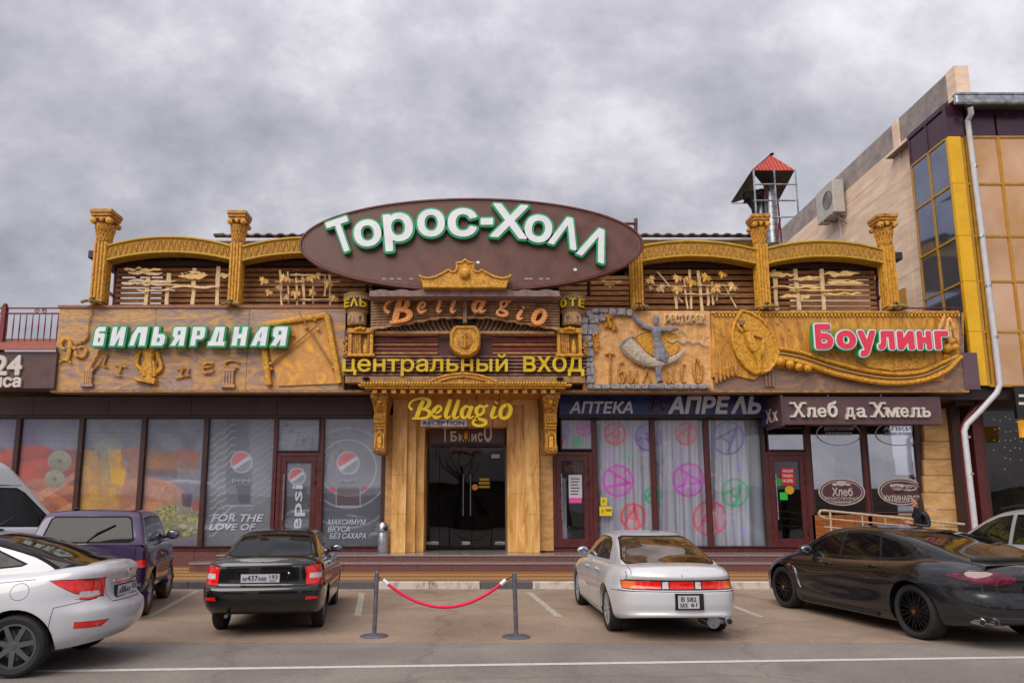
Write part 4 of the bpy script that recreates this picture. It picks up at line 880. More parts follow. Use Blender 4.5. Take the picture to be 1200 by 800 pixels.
# ---- the boarded central front above the cornice
YB = 17.25
front = thing('boarded_facade', 'maroon and ochre boarded front between two mini windows above the cornice', 'facade', (pc.x, YB, Zof(441, YB)))
pl = M('front_maroon', '#4c2420', '#62302a', 4, .5); brd = M('front_board', '#704c38', '#946c4c', 5, .6, bump=.2)
G().pbox(403, 687, 386, 441, YB+.12, 1.0).obj('backing', pl, front)
ybs = np.linspace(416, 441, 7)
for k in range(6):
 g = G(); g.pbox(402, 688, ybs[k]+.5, ybs[k+1]-1.2, YB+.03, .09); g.obj('board', M('front_board%d' % k, '#6c4440', '#9a705c', 5, .5, bump=.2), front, bevel=.012)
shut_red = M('shutter_red', '#6c2420', '#7c302a', 4, .3); brdc = M('shutter_rail', '#a07850', '#c89c70', 6, .55)
for s_ in (0, 1):
 m_ = (lambda p: p) if s_ == 0 else (lambda p: 1090-p)
 a, b = sorted((m_(437), m_(513)))
 for y0, y1, mt, dd in ((389.5, 392.5, brdc, .1), (393.6, 401.5, shut_red, .02), (401.8, 404.6, brdc, .1), (405.4, 411.2, shut_red, .02), (411.5, 415.2, brdc, .1)):
  g = G(); zc_ = (Zof(y0, YB)+Zof(y1, YB))/2; hh = (Zof(y0, YB)-Zof(y1, YB))/2; xa, xb = Xof(a, 400, YB), Xof(b, 400, YB)
  n = 8; vs = []; fs = []
  for xx in (xa, xb):
   for q in range(n+1): t_ = math.pi*q/n; vs.append((xx, YB+.12-dd*math.sin(t_), zc_-hh*math.cos(t_)))
  for q in range(n): fs.append((q, q+1, n+2+q, n+1+q))
  g.add(vs, fs); g.obj('shutter_slat', mt, front, True)
for s_ in (0, 1):
 m_ = (lambda p: p) if s_ == 0 else (lambda p: 1090-p)
 a, b = sorted((m_(408), m_(437))); Yw = YB-.12
 mw = thing('mini_window', 'small carved gold window niche with curtain and bottle, %s of the crest' % ('left' if s_ == 0 else 'right'), 'window', at((a+b)/2, 416, Yw), 'carved mini windows')
 G().pbox(a+2, b-2, 388, 415, Yw+.12, .1).obj('recess', M('niche_dark', '#6c4a18', '#8c6420', 5, .6), mw)
 g = G(); g.pbox(a, a+4, 390, 416, Yw, .14); g.pbox(b-4, b, 390, 416, Yw, .14); g.obj('jambs', gold, mw, bevel=.012)
 g = G(); g.pbox(a-1, b+1, 384, 390, Yw-.03, .2); g.pbox(a-1.5, b+1.5, 413.8, 417.2, Yw-.05, .25); g.obj('sill_and_head', gold, mw, bevel=.015)
 g = G(); c = at((a+b)/2, 385, Yw);
 for q in (-1, 0, 1): g.ball((c.x+q*.09, Yw-.05, c.z-.02*abs(q)), .07, .04, .05, 8, 5)
 g.obj('scroll_crest', gold, mw, True)
 for q in range(4): xx = Xof(a+6+q*2.6, 400, Yw); G().tube([(xx, Yw+.08, Zof(413, Yw)), (xx-.02, Yw+.08, Zof(391, Yw))], .035, 6).obj('curtain_fold', gold2, mw, True)
 g = G(); c = at(b-9, 413, Yw); g.lathe((c.x, Yw+.07, c.z), [(.07, 0), (.07, .2), (.04, .27), (.03, .36)], 10); g.obj('bottle_relief', gold, mw, True)
 g = G(); xx = Xof(b-6 if s_ == 0 else a+6, 400, Yw); g.box(xx-.015, xx+.015, Yw+.03, Yw+.06, Zof(413, Yw), Zof(390, Yw)); g.obj('glazing_bar', gold2, mw)
 g = G();
 for q in range(16): c = at(m_(404.5+random.uniform(-2, 2)), 396+q*1.3, Yw); g.ball((c.x, Yw+.02+random.uniform(-.03, .03), c.z), .035, .03, .035, 6, 5)
 g.obj('garland', gold2, mw, True)
Ys = YB-.3
cs = thing('crest_shield', 'gold octagonal crest shield with a torch emblem in the middle of the front', 'crest', at(545, 418, Ys))
sh_pts = [(531, 383), (535, 381), (556, 381), (560, 384), (563, 390), (563, 404), (559, 412), (551, 417), (541, 417), (533, 413), (527, 405), (527, 390)]
G().pprism(sh_pts, Ys, .35).obj('shield_body', gold, cs, bevel=.03)
g = G(); cc = np.array([545, 399.]); P = [tuple(cc+(np.array(p)-cc)*.86) for p in sh_pts]; P.append(P[0]); g.tube([at(a, b, Ys-.01) for a, b in P], .035, 6); g.obj('inner_rim', gold, cs, True)
g = G(); c = at(545, 399, Ys); g.ball((c.x, Ys, c.z), .2, .05, .24, 12, 8); g.obj('medallion', gold2, cs, True)
g = G(); g.tube([(c.x, Ys-.07, c.z-.2), (c.x, Ys-.07, c.z+.12)], .022, 6); g.tube([(c.x-.07, Ys-.07, c.z+.1), (c.x+.07, Ys-.07, c.z+.1)], .018, 6); g.ball((c.x, Ys-.07, c.z+.17), .04, .03, .05, 8, 5); g.obj('torch_emblem', gold, cs, True)
cv = thing('central_entrance_sign', 'row of yellow letters ЦЕНТРАЛЬНЫЙ ВХОД over the cornice', 'sign', at(545, 441, YB-.1))
letters(cv, 'центральный', 402, 595, 415.5, 441, YB-.05, [(yel_l, .012, .07, .0)]); letters(cv, 'вход', 613, 684, 417.5, 441, YB-.05, [(yel_l, .012, .07, .0)])
# ---- fluted cloth-like roof sign with BELLAGIO
Yk = 17.0
rs = thing('fluted_awning_sign', 'fluted brown awning relief under the brown oval, carrying orange letters Bellagio', 'sign', at(545, 392, Yk))
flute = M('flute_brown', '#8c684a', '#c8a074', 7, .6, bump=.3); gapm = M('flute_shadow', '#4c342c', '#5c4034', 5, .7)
def top_y(x): return 347+1.5*abs(x-545)/110
def bot_y(x): u = abs(x-545)/112; return 371+ (1.5 if u < .25 else 1.5+ (u-.25)*19)
xs_ = np.linspace(434, 545, 24)
for s_ in (0, 1):
 m_ = (lambda p: p) if s_ == 0 else (lambda p: 1090-p)
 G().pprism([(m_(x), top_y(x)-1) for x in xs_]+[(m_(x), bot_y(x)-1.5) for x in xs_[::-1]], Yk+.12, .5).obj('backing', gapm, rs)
 for k in range(13):
  pts = []; rad = []
  for t in np.linspace(0, 1, 15):
   x = 434+111*t; y = top_y(x)+1+k*3.25-t*k*.12 + 1.0*math.sin(t*3.1)*(.3*k/13)
   if y < bot_y(x)-1: pts.append(Vector((at(m_(x), y, Yk).x, Yk+.13-.1*math.sin(math.pi*t)*.6, at(m_(x), y, Yk).z))); rad.append(.032)
  if len(pts) > 2: G().tube(pts, rad, 6).obj('flute', flute, rs, True)
 G().pprism([(m_(x), bot_y(x)-3) for x in xs_[5:]]+[(m_(x), 389) for x in xs_[5:][::-1]], Yk+.3, .3).obj('shell_back', M('shell_brown%d' % s_, '#4c3a2c', '#6c5440', 5, .7), rs)
 for k in range(15):
  x = 452+k*5.6
  pts = [at(m_(x+q*q*7-2), bot_y(min(x, 544))-3+q*(389.5-bot_y(min(x, 544))+2), Yk+.2) for q in np.linspace(0, 1, 7)]
  for i, p in enumerate(pts): p.y = Yk+.18+.1*math.cos(i/6*1.6)
  G().tube(pts, [.016+.006*math.sin(i) for i in range(7)], 5).obj('shell_rib', flute, rs, True)
 g = G(); g.tube([at(m_(x), 389.7, Yk+.15) for x in (440, 480, 512, 530)], .045, 6); g.obj('lower_rail', brdc, rs, True)
 g = G(); g.tube([at(m_(x), bot_y(x)-.4+.5*math.sin(x*.9), Yk+.02) for x in xs_], [.035+.012*math.sin(i*2.1) for i in range(24)], 6); g.obj('scalloped_edge', flute, rs, True)
G().pbox(542.5, 547.5, 346, 378, Yk-.06, .3).obj('centre_strap', M('strap', '#846850', '#a08060', 5, .6), rs, bevel=.02)
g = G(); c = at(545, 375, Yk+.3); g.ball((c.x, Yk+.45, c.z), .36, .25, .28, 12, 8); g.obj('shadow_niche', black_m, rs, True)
g = G(); pts = [(433, 347)];
for x in range(433, 660, 6): pts.append((x, 341.5-(5 if 495 < x < 596 else 0)*math.sin((x-495)/101*3.14)-2.5*abs(math.sin(x*.13))))
pts += [(657, 347)]; g.pprism(pts, 16.5, .9); g.obj('stone_coping', M('coping', '#6e5a54', '#947870', 7, .75, bump=.8, bscale=14), rs)
Yk = 16.45
crown = thing('gold_crown_pediment', 'scalloped gold crown pediment in front of the brown oval sign', 'pediment', at(545, 341, Yk-.1))
half = [(491, 322), (494.5, 324.3), (502, 325.5), (511, 323.5), (519, 319.5), (525.5, 315.5), (530, 318.5), (534, 317), (536, 312), (534.5, 307.5), (541, 307), (545, 303.5)]
cp = half+[(1090-x, y) for x, y in half[::-1][1:]]+[(594, 333), (598-4, 337), (495, 337), (495, 333)]
G().pprism(cp, Yk-.12, .22).obj('crown_plate', gold, crown, bevel=.02)
g = G(); g.tube([at(x, y+.6, Yk-.13) for x, y in half+[(1090-x, y) for x, y in half[::-1][1:]]], .035, 6); g.obj('rim', gold, crown, True)
g = G(); c = at(545, 321, Yk-.12); g.ball((c.x, Yk-.14, c.z), .14, .12, .14, 14, 9); g.obj('boss', gold, crown, True)
Yk = 17.0
BELL = {
 'B': [[(496,469,4),(492.5,477,5),(488,489,5)], [(483,480,3.2),(479.5,476,2.4),(482,470.5,2.2),(489,467.2,2.4),(497,466.6,3),(502.5,469,4.6),(502.5,474,4.6),(498,478,2.8),(491,479,2)], [(492,479.2,2),(500,480,3.4),(504,484.2,5),(500.5,488.6,3.6),(493,490,2.6),(483,490,2.4)]],
 'e': [[(508,485.5,2),(514,482.5,2.6),(517,478.5,2.8),(514.5,475.2,2.4),(510,478.5,4.4),(508,484,5.2),(510.5,489,4),(517.5,487,1.6)]],
 'l': [[(528,467.5,4.2),(525,477,4.8),(522.2,485.5,4.6),(524,489.3,3),(528.5,487,1.4)]],
 'a': [[(551,477.5,2.4),(546,475.8,3.2),(541.5,481,4.8),(541.5,487,4.4),(545,489.2,2.6),(550,483,2)], [(553.5,475.5,4.2),(550.5,482,4.6),(549,487,4.4),(551,489.4,2.8),(555.5,487,1.4)]],
 'g': [[(567,478,2.6),(563,475.4,3),(558.5,479,4.4),(558.6,484,4),(562,486.2,2.8),(566.5,482.5,3.4),(567.2,478.2,2.8)], [(566,477.5,2.6),(572,474.6,3.2)], [(560,486.5,2.2),(558,489.4,3),(563,491,3.4),(569,493.4,4.2),(567.5,497.3,3.6),(560,498.6,3),(554.6,496.2,3.2),(555.5,492,2.6),(560,490.6,2.2)]],
 'i': [[(581,471.8,4.6),(581.8,470.8,4.6)], [(580,476,4),(577.5,482,4.8),(576.2,487,4.4),(578.4,489.4,2.8),(583,487,1.4)]],
 'o': [[(594,473.6,3.6),(588.2,477.5,4.4),(586.2,485.5,4.8),(589.6,489.8,3.6),(595.5,487.4,4.6),(598.4,480,4.8),(596.6,474.8,3.8),(593.6,473.6,3.2)]]}
ys_ = thing('yellow_script_sign', 'yellow script sign Bellagio hung above the entrance doors', 'sign', at(540, 500, YC+.3))
def script(root, glyph, Y, mat, fn=lambda x, y: (x, y), ws=1, th=.06):
 g = G()
 for k, st_ in enumerate(BELL[glyph]): ribbon(g, [(*fn(a, b), c*ws) for a, b, c in st_], Y-.004*k, th)
 return g.obj('letter', mat, root)
for gl_, dx_ in (('B', 0), ('e', 0), ('l', 0), ('l', 9.6), ('a', 0), ('g', 0), ('i', 0), ('o', 0)): script(ys_, gl_, YC+.3, yel_l, lambda x, y, d=dx_: (x+d, y+d*.06))
for p in (500, 528, 558, 585): G().tube([at(p, 470, YC+.4), at(p, 455, YC+.4)], .012, 6).obj('hanger', black_m, ys_)
rc = thing('reception_sign', 'white strip sign RECEPTION under the yellow script', 'sign', at(522, 500, YC+.5)); G().pbox(493, 547, 491.5, 499, YC+.5, .04).obj('board', M('reception_white', '#b8b4c0', '#c8c4cc', 4, .5), rc); ptext(rc, 'RECEPTION', 496, 544, 492.8, 498, YC+.495, M('reception_ink', '#302838', rough=.5), .01)
centers = [('B', 491.5, 478.5, 465, 363, 1.15, -8), ('e', 512.5, 482, 494.5, 359.5, .85, -6), ('l', 525, 478.5, 514.5, 357.5, .72, -3), ('l', 525, 478.5, 531, 357.5, .75, 0), ('a', 548, 482.5, 562, 358.5, .95, 4), ('g', 563, 487, 590, 360.5, .78, 8), ('i', 579.5, 480, 610.5, 366.5, .8, 10), ('o', 592.5, 482, 632, 371, 1.0, 12)]
for gl_, x_, y_, X_, Y_, k_, r_ in centers:
 ca, sa = math.cos(R(r_)), math.sin(R(r_)); fn = lambda x, y: (X_+((x-x_)*ca-(y-y_)*sa)*k_, Y_+((x-x_)*sa+(y-y_)*ca)*k_)
 o = script(rs, gl_, Yk-.16, oran_l, fn, k_*1.25, .1)
 g = G()
 for st_ in BELL[gl_]:
  P = spl(st_, 6)
  for q in P[::3]: a, b = fn(q[0], q[1]); c = at(a, b, Yk-.17); g.ball((c.x, Yk-.17, c.z), .017, .017, .017, 6, 4)
 g.obj('light_bulbs', bulb_m, o, True, kind='stuff')
for s_ in (0, 1):
 cxp = 418.5 if s_ == 0 else 670; Yt = 17.25; c = at(cxp, 382, Yt); r_ = 15*Yt/F*1.0
 tu = thing('mini_turret', 'round mini tower with yellow letters %s at the %s end of the awning' % (('ЕЛЬ', 'left') if s_ == 0 else ('ОТЕ', 'right')), 'turret', c, 'mini turrets')
 zA = lambda y: Zof(y, Yt)-c.z
 g = G(); g.lathe(c, [(r_*.72, 0), (r_*.78, zA(380)), (r_*.78, zA(368)), (r_*.95, zA(366))], 20); g.obj('drum', brdc, tu, True)
 g = G(); g.lathe(c, [(r_*.95, zA(366)), (r_*1.0, zA(364)), (r_*1.0, zA(353.5)), (r_*.95, zA(352))], 24); g.obj('letter_band', M('band%d' % s_, '#4c3828', '#6c5038', 6, .6), tu, True)
 g = G(); g.lathe(c, [(r_*.95, zA(352)), (r_*1.12, zA(350.5)), (r_*1.16, zA(347)), (r_*1.0, zA(345.8)), (0, zA(344.8))], 24); g.obj('cap', M('cap%d' % s_, '#8c7440', '#a88c50', 6, .6), tu, True)
 g = G();
 for q in range(14): a = math.pi+math.pi*q/13; g.box(c.x+r_*1.04*math.cos(a)-.03, c.x+r_*1.04*math.cos(a)+.03, c.y+r_*1.04*math.sin(a)-.03, c.y+r_*1.04*math.sin(a)+.03, c.z+zA(353.5), c.z+zA(350.6))
 g.obj('corbels', brdc, tu)
 for q in (-1, 1, ):
  g = G(); xx = c.x+q*.13; g.tube([(xx-.06, c.y-r_*.78, c.z+zA(380)), (xx-.06, c.y-r_*.8, c.z+zA(374)), (xx, c.y-r_*.8, c.z+zA(371.5)), (xx+.06, c.y-r_*.8, c.z+zA(374)), (xx+.06, c.y-r_*.78, c.z+zA(380))], .018, 5); g.obj('arched_window', cream_pl, tu, True)
 word = 'ЕЛЬ' if s_ == 0 else 'ОТЕ'
 for i, ch in enumerate(word):
  ang = R((-48+i*36) if s_ == 0 else (-42+i*40)); ang += R(8 if s_ == 0 else 0)
  v, f = text_geo('Λ' if ch == 'Л' else ch, .5, .03, 0, 3); mn, mxx = v.min(0), v.max(0); w_ = .17; h_ = zA(354)-zA(363.5)
  vs = []
  for a, b, q in v:
   a2 = ang+((a-mn[0])/(mxx[0]-mn[0])-.5)*w_/r_; rr = r_*1.02+(q+.5)*.05
   vs.append((c.x+rr*math.sin(a2), c.y-rr*math.cos(a2), c.z+zA(363.5)+(b-mn[1])/(mxx[1]-mn[1])*h_))
  G().add(vs, f).obj('letter', yel_l, tu)
# ---- the big brown oval
Yo = 16.6
oc = at(552.5, 287.5, Yo); za_ = Zof(233.5, Yo); zb_ = Zof(340.5, Yo); ra = (Xof(753, 287, Yo)-Xof(352, 287, Yo))/2; rb = (za_-zb_)/2; ocz = (za_+zb_)/2; ocx = (Xof(753, 287, Yo)+Xof(352, 287, Yo))/2
ov = thing('brown_oval_sign', 'huge brown oval sign with white green edged letters Торос-Холл', 'sign', (ocx, Yo, zb_))
g = G(); n = 96; g.prism([(ocx+ra*math.cos(6.28318*k/n), ocz+rb*math.sin(6.28318*k/n)) for k in range(n)], Yo, .28); g.obj('oval_board', brown_sign, ov)
g = G(); P = [(ocx+(ra-.0)*math.cos(6.28318*k/n), Yo-.005, ocz+(rb-.0)*math.sin(6.28318*k/n)) for k in range(n+1)]; g.tube(P, .035, 6, False); g.obj('rim', M('oval_rim', '#5c2c2c', '#703a38', 6, .4), ov, True)
g = G(); P = [(ocx+(ra-.07)*math.cos(6.28318*k/n), Yo-.004, ocz+(rb-.07)*math.sin(6.28318*k/n)) for k in range(n+1)]; g.tube(P, .008, 5, False); g.obj('inner_line', M('oval_line', '#8c6a60', rough=.5), ov, True)
g = G()
for a, b in ((560, 307.5), (674, 316)): c = at(a, b, Yo); g.ball((c.x, Yo-.004, c.z), .05, .006, .035, 7, 5)
for a in (450, 459, 468, 482, 617, 622, 634, 642): c = at(a, 326.5, Yo); g.box(c.x-.05, c.x+.05, Yo-.004, Yo, c.z-.006, c.z+.006)
g.obj('bird_droppings', white_l, ov)
for ch, x_, y_, w_, h_, r_ in (('Т', 401.5, 278.5, 25, 38, 20), ('о', 431.8, 276, 30, 30, 10), ('р', 468, 274.3, 32, 42, 6), ('о', 505.7, 264.2, 30, 31, 2), ('с', 542, 263.6, 32, 32, 0), ('-', 570.5, 262.5, 14, 8, 0), ('Х', 597, 262, 40, 38, -4), ('о', 630.4, 270.8, 30, 31, -8), ('Λ', 662.5, 275, 32, 34, -16), ('Λ', 697, 288.5, 32, 36, -22)):
 c = at(x_, y_, Yo); k = F/( Yo*CT+(c.z-EYE)*ST ); par = None
 for li, (mt, off, th, fw) in enumerate(((green_l, .068, .11, .03), (white_l, .027, .02, .14))):
  v, f = text_geo(ch, .5, off, 0, 4); v0, _ = text_geo(ch, .5, .030, 0, 4); mn, mxx = v0.min(0), v0.max(0); a_ = R(r_)
  W_ = w_/k*1.07; H_ = h_/k*1.1; vs = []
  for a, b, q in v:
   u = ((a-mn[0])/(mxx[0]-mn[0])-.5)*W_; z_ = ((b-mn[1])/(mxx[1]-mn[1])-.5)*H_
   vs.append((c.x+u*math.cos(a_)-z_*math.sin(a_), Yo-fw-(q+.5)*th, c.z+u*math.sin(a_)+z_*math.cos(a_)))
  o = G().add(vs, f).obj('letter' if li == 0 else 'letter_face', mt, ov if par is None else par); par = par or o
g = G(); g.tube([at(719, 262, Yo+.4), at(747, 262, Yo+.4)], .04, 4); g.tube([at(745, 256, Yo+.4), at(745, 300, Yo+.5)], .05, 4); g.tube([at(719, 262, Yo+.4), at(719, 300, Yo+.5)], .05, 4); g.obj('support_frame', M('support_brown', '#5c4440', '#6a504a', 4, .5), ov)
for p in (430, 490, 620, 690): G().tube([at(p, 300, Yo+.2), at(p, 345, Yo+1.0)], .05, 6).obj('support_strut', dkwood, ov)
# ================================================================== FASCIA PANELS
def fpanel(px0, px1, py0, py1, mat, name='fascia_panel', Y=YFA, d=.25): return G().pbox(px0, px1, py0, py1, Y, d).obj(name, mat, hall, bevel=.01)
fpanel(65.5, 180, 361, 457, marb); fpanel(180.2, 290, 361, 457, marb); fpanel(290.2, 404, 361, 457, marb)
fpanel(682, 834, 364, 457, tan_pl); fpanel(834.2, 1129, 364, 457, marb2)
G().pbox(1129, 1147, 413, 456, YFA-.02, .6).obj('end_box', mauve, hall)
G().box(xL, Xof(404, 361, YFA), YFA-.04, YFA+.35, ZF1, ZF1+.07).obj('coping', M('fascia_coping', '#84503c', '#9a6448', 5, .5), hall)
G().box(xL, xR+.05, YFA-.02, YFA+.3, ZF0-.06, ZF0).obj('drip_edge', rope_m, hall)
g = G(); g.tube([at(1128, 366, YFA+.1), at(1128, 457, YFA+.1)], .03, 6); g.obj('edge_trim', gold2, hall)
bl = thing('billiards_sign', 'white angular letters БИЛЬЯРДНАЯ on green plates', 'sign', at(224, 410, YFA-.1))
BG = {
 'Б': [[(0,0),(10,0),(10,8),(8.5,9.2),(4,9.2),(4,10.6),(9.5,10.6),(9.5,14),(2.5,14),(0,11.5)], [(4.2,2.8),(4.2,6),(6.2,6),(6.2,2.8)]],
 'И': [[(0,0),(3.6,0),(6.4,7),(6.4,0),(10,0),(10,14),(6.4,14),(3.6,7),(3.6,14),(0,14)]],
 'Л': [[(0,0),(3,0),(4.5,9.5),(6.2,9.5),(6.2,0),(10,0),(10,14),(3.5,14),(1,8)]],
 'Ь': [[(0,0),(8.6,0),(10,2),(10,6.6),(8.2,8.6),(4,8.6),(4,14),(0,14)], [(4,2.8),(4,5.8),(6.2,5.8),(6.2,2.8)]],
 'Я': [[(0,0),(3.6,0),(6.2,5.2),(6.2,0),(10,0),(10,14),(1.6,14),(.4,12.5),(.4,7.6),(2.4,5.6)], [(4,8),(4,11),(6.2,11),(6.2,8)]],
 'Р': [[(0,0),(3.8,0),(3.8,4.8),(8.2,4.8),(10,6.6),(10,12.5),(8.8,14),(0,14)], [(3.8,7.6),(3.8,11),(6.2,11),(6.2,7.6)]],
 'Д': [[(0,0),(0,-1.6),(0,3),(1.2,3),(3,14),(8.8,14),(8.8,3),(10,3),(10,0)], [(4.4,3),(5.4,10.4),(5.9,10.4),(5.9,3)]],
 'Н': [[(0,0),(3.8,0),(3.8,5.4),(6.2,5.4),(6.2,0),(10,0),(10,14),(6.2,14),(6.2,8.8),(3.8,8.8),(3.8,14),(0,14)]],
 'А': [[(0,0),(3.6,0),(4.4,3.4),(6.2,3.4),(6.2,0),(10,0),(10,14),(5.4,14),(2.6,9.5)], [(5,6.2),(5.8,9.8),(6.2,9.8),(6.2,6.2)]]}
BG['Д'][0] = [(0,0),(10,0),(10,3),(8.8,3),(8.8,14),(3,14),(1.2,3),(0,3)]
bx = [(108.5, 127.5), (130.5, 150.5), (153, 176), (178.5, 198), (201, 221), (224, 243.5), (244.5, 268), (272, 292.5), (294.5, 316), (317.5, 339)]
for ch, (a, b) in zip('БИЛЬЯРДНАЯ', bx):
 Yl = YFA-.15; X0, X1 = Xof(a+2, 396, Yl), Xof(b-2.6, 396, Yl); z0, z1 = Zof(406.5, Yl), Zof(384.5, Yl)
 if ch == 'Б': X0 += .05
 sl_ = .12
 tf = lambda lp, e=0: [(X0+p[0]/10*(X1-X0)+(p[1]/14)*.05, z0+p[1]/14*(z1-z0)) for p in lp]
 lps = [tf(q) for q in BG[ch]]
 v, f = shape_geo(contour([lps[0]], .045, .012), .07); o = G().add([(x, Yl-.05-c, z) for x, z, c in v], f).obj('letter_plate', green_l, bl)
 v, f = shape_geo(lps, .008, 0); G().add([(x, Yl-.128-c, z) for x, z, c in v], f).obj('letter_face', white_l, o)
bt_ = thing('billiard_relief', 'large ochre tilted billiard frame relief with crossed cues and small balls', 'relief', at(360, 452, YFA))
def pp(x, y, Y): return at(x, y, Y)
pts = [(310, 382), (383, 368), (391, 410), (398, 450), (330, 450), (316, 448)]
g = G(); g.pprism([(309, 384), (382, 369), (397, 449), (326, 452)], YFA-.04, .05); g.obj('table_field', pool_fill, bt_)
for a, b in (((308, 381), (383, 369)), ((383, 369), (398, 449)), ((307, 386), (315, 451))):
 g = G(); A_, B_ = at(*a, YFA-.08), at(*b, YFA-.08); g.tube([A_, B_], .085, 8, flat=.8); g.obj('frame_bar', gold, bt_, True)
for a, b in (((380, 374), (317, 427)), ((350, 366), (391, 431))):
 g = G(); g.tube([at(*a, YFA-.14), at(*b, YFA-.1)], [.016, .028], 6); g.obj('cue', M('cue_wood%d' % a[0], '#8c6034', '#a87a48', 8, .5), bt_, True)
for a, b in ((369, 375), (359, 384.5), (373, 386.5), (344, 393), (317, 426), (318, 432), (390.5, 431)): c = at(a, b, YFA-.1); G().ball((c.x, c.y, c.z), .045).obj('ball', gold, bt_, True)
ft = thing('fitness_relief', 'ochre relief lettering Фитнес with a headless figure on the marble fascia', 'relief', at(160, 452, YFA))
Yr = YFA-.06
def rel(strokes, mat, root, name, th=.1, ws=1):
 g = G()
 for k, s_ in enumerate(strokes): ribbon(g, s_, Yr-.001*k, th, ws)
 return g.obj(name, mat, root, bevel=.0)
def relround(strokes, mat, root, name, fl_=.6, k=1.0):
 g = G()
 for s_ in strokes:
  P = spl(s_, 5); g.tube([at(p[0], p[1], YFA-.05) for p in P], [max(.012, p[2]/2*YFA/F*k) for p in P], 7, flat=fl_)
 return g.obj(name, mat, root, True)
relround([[(79, 423, 4), (81, 412, 5), (82, 404, 5), (80, 398, 4), (75, 397, 3.5), (72, 401, 3.5), (72, 407, 3), (76, 409, 2.6)], [(82, 405, 4), (88, 409, 3.5)], [(69, 424, 2), (76, 421, 3), (83, 425, 2)]], gold, ft, 'letter', k=1.1)
relround([[(88, 403, 3), (95, 401, 3.6), (101, 396, 3.4), (103, 391, 3)], [(88, 411, 3), (90, 417, 4.5), (97, 418, 4), (101, 411, 3.5), (97, 406, 2.6), (91, 408, 3)]], gold2, ft, 'letter', k=1.1)
relround([[(103, 391, 2), (103, 380, 2), (107, 365, 2), (107, 360, 2)]], gold2, ft, 'vine')
relround([[(115, 413, 2.6), (110, 422, 3.2), (106, 430, 4), (110, 432, 3.4), (117, 424, 2.6), (125, 414, 2.4)], [(125, 416, 2.4), (121, 428, 3.2), (126, 430, 2)], [(113, 415, 3.5), (118, 411, 3)]], gold2, ft, 'letter')
relround([[(134, 427, 2.4), (141, 428.5, 2.6), (149, 430, 2.2)], [(142, 428, 3.2), (139, 438, 3)], [(132, 438.5, 2), (142, 440.5, 2.4)]], gold2, ft, 'letter')
relround([[(205, 443, 3), (213, 441, 3), (222, 440, 3)], [(207, 432, 2.5), (213, 433, 3.5), (211, 441, 3)], [(211, 433, 2.5), (220, 431, 3), (219, 440, 3)]], gold2, ft, 'letter')
relround([[(250, 426, 3), (242, 425, 3), (237, 430, 3.6), (239, 436, 3.6), (247, 436, 3), (250, 432, 2)], [(238, 430.5, 2.6), (249, 429, 2.8)]], gold2, ft, 'letter')
relround([[(281, 425, 2.6), (273, 422, 3), (265, 424, 3.2), (263, 428.5, 3.2), (270, 431, 3), (279, 430, 2.6)]], gold2, ft, 'letter')
for a, b, y0, y1 in ((97, 108, 435, 452), (261, 274, 434, 453)):
 cl_ = [at(p, (y0+y1)/2, YFA-.05) for p in (a, b)]; z0, z1 = Zof(y1, YFA), Zof(y0, YFA); g = G()
 for k in range(4): xx = cl_[0].x+(cl_[1].x-cl_[0].x)*(k+.5)/4; g.tube([(xx, YFA-.05, z0), (xx, YFA-.05, z1)], .04, 6)
 g.box(cl_[0].x-.03, cl_[1].x+.03, YFA-.09, YFA, z1-.02, z1+.05); g.box(cl_[0].x-.04, cl_[1].x+.04, YFA-.1, YFA, z0-.03, z0+.05); g.obj('stub_column', marb, ft)
relround([[(173, 409, 16), (175, 417, 14), (175, 422, 12)]], gold, ft, 'torso', .7, .9)
relround([[(164, 410, 6), (161, 419, 5.5), (161, 428, 5), (166, 433, 5), (166, 437, 4)]], gold, ft, 'arm', .8)
relround([[(184, 412, 6), (186, 420, 5), (189, 428, 5), (187, 434, 6), (182, 437, 5)]], gold, ft, 'arm', .8)
relround([[(172, 424, 9), (171, 432, 9), (170, 441, 8)], [(179, 424, 9), (180, 432, 8), (180, 441, 8)], [(175, 422, 12), (176, 434, 12), (176, 443, 10)]], gold, ft, 'drapery', .8)
g = G(); g.pprism([(158, 441), (182, 443), (180, 449.5), (156, 445)], YFA-.16, .16); g.obj('plinth', gold, ft, bevel=.01)
# ---- restaurant relief
tb = thing('restaurant_relief', 'ochre relief with grey dancer, drinking horn and stone border reading ресторан Тбилисо', 'relief', at(758, 455, YFA))
random.seed(3)
blocks = []
yy = 371
def stone_block(px0, px1, py0, py1, jit=1.2):
 j = lambda: random.uniform(-jit, jit)*.5
 pts = [(px0+.4+j(), py0+.4+j()), ((px0+px1)/2, py0+.2+j()*.6), (px1-.4+j(), py0+.4+j()), (px1-.3+j(), (py0+py1)/2), (px1-.4+j(), py1-.4+j()), ((px0+px1)/2, py1-.3+j()*.6), (px0+.4+j(), py1-.4+j()), (px0+.2+j(), (py0+py1)/2)]
 G().pprism(pts, YFA-.10-random.uniform(0, .05), .14).obj('stone', stone_m, tb, bevel=.02)
rows = [(679, 690, 371, 379), (690, 702, 368, 379), (702, 710, 367, 376), (679.5, 689, 379, 392), (689, 701, 379, 392), (681, 694, 392, 400), (682, 695, 400, 407), (685, 696, 407, 418), (687, 695, 418, 424), (687, 692, 424, 430), (692, 697, 424, 440), (687, 692, 430, 440), (687, 697.5, 440, 449)]
for r_ in rows: stone_block(*r_)
for a, b, c_, d in ((703, 713, 361, 367), (713, 722, 361, 369), (722, 734, 361, 369), (734, 742, 362, 370), (686, 696, 363, 370), (694, 703, 361, 367)): stone_block(a, b, c_, d)
x = 688
while x < 832:
 w_ = random.uniform(7, 12); stone_block(x, min(x+w_, 833), 449.5, 455.5, .8); x += w_
Yd_ = YFA-.12
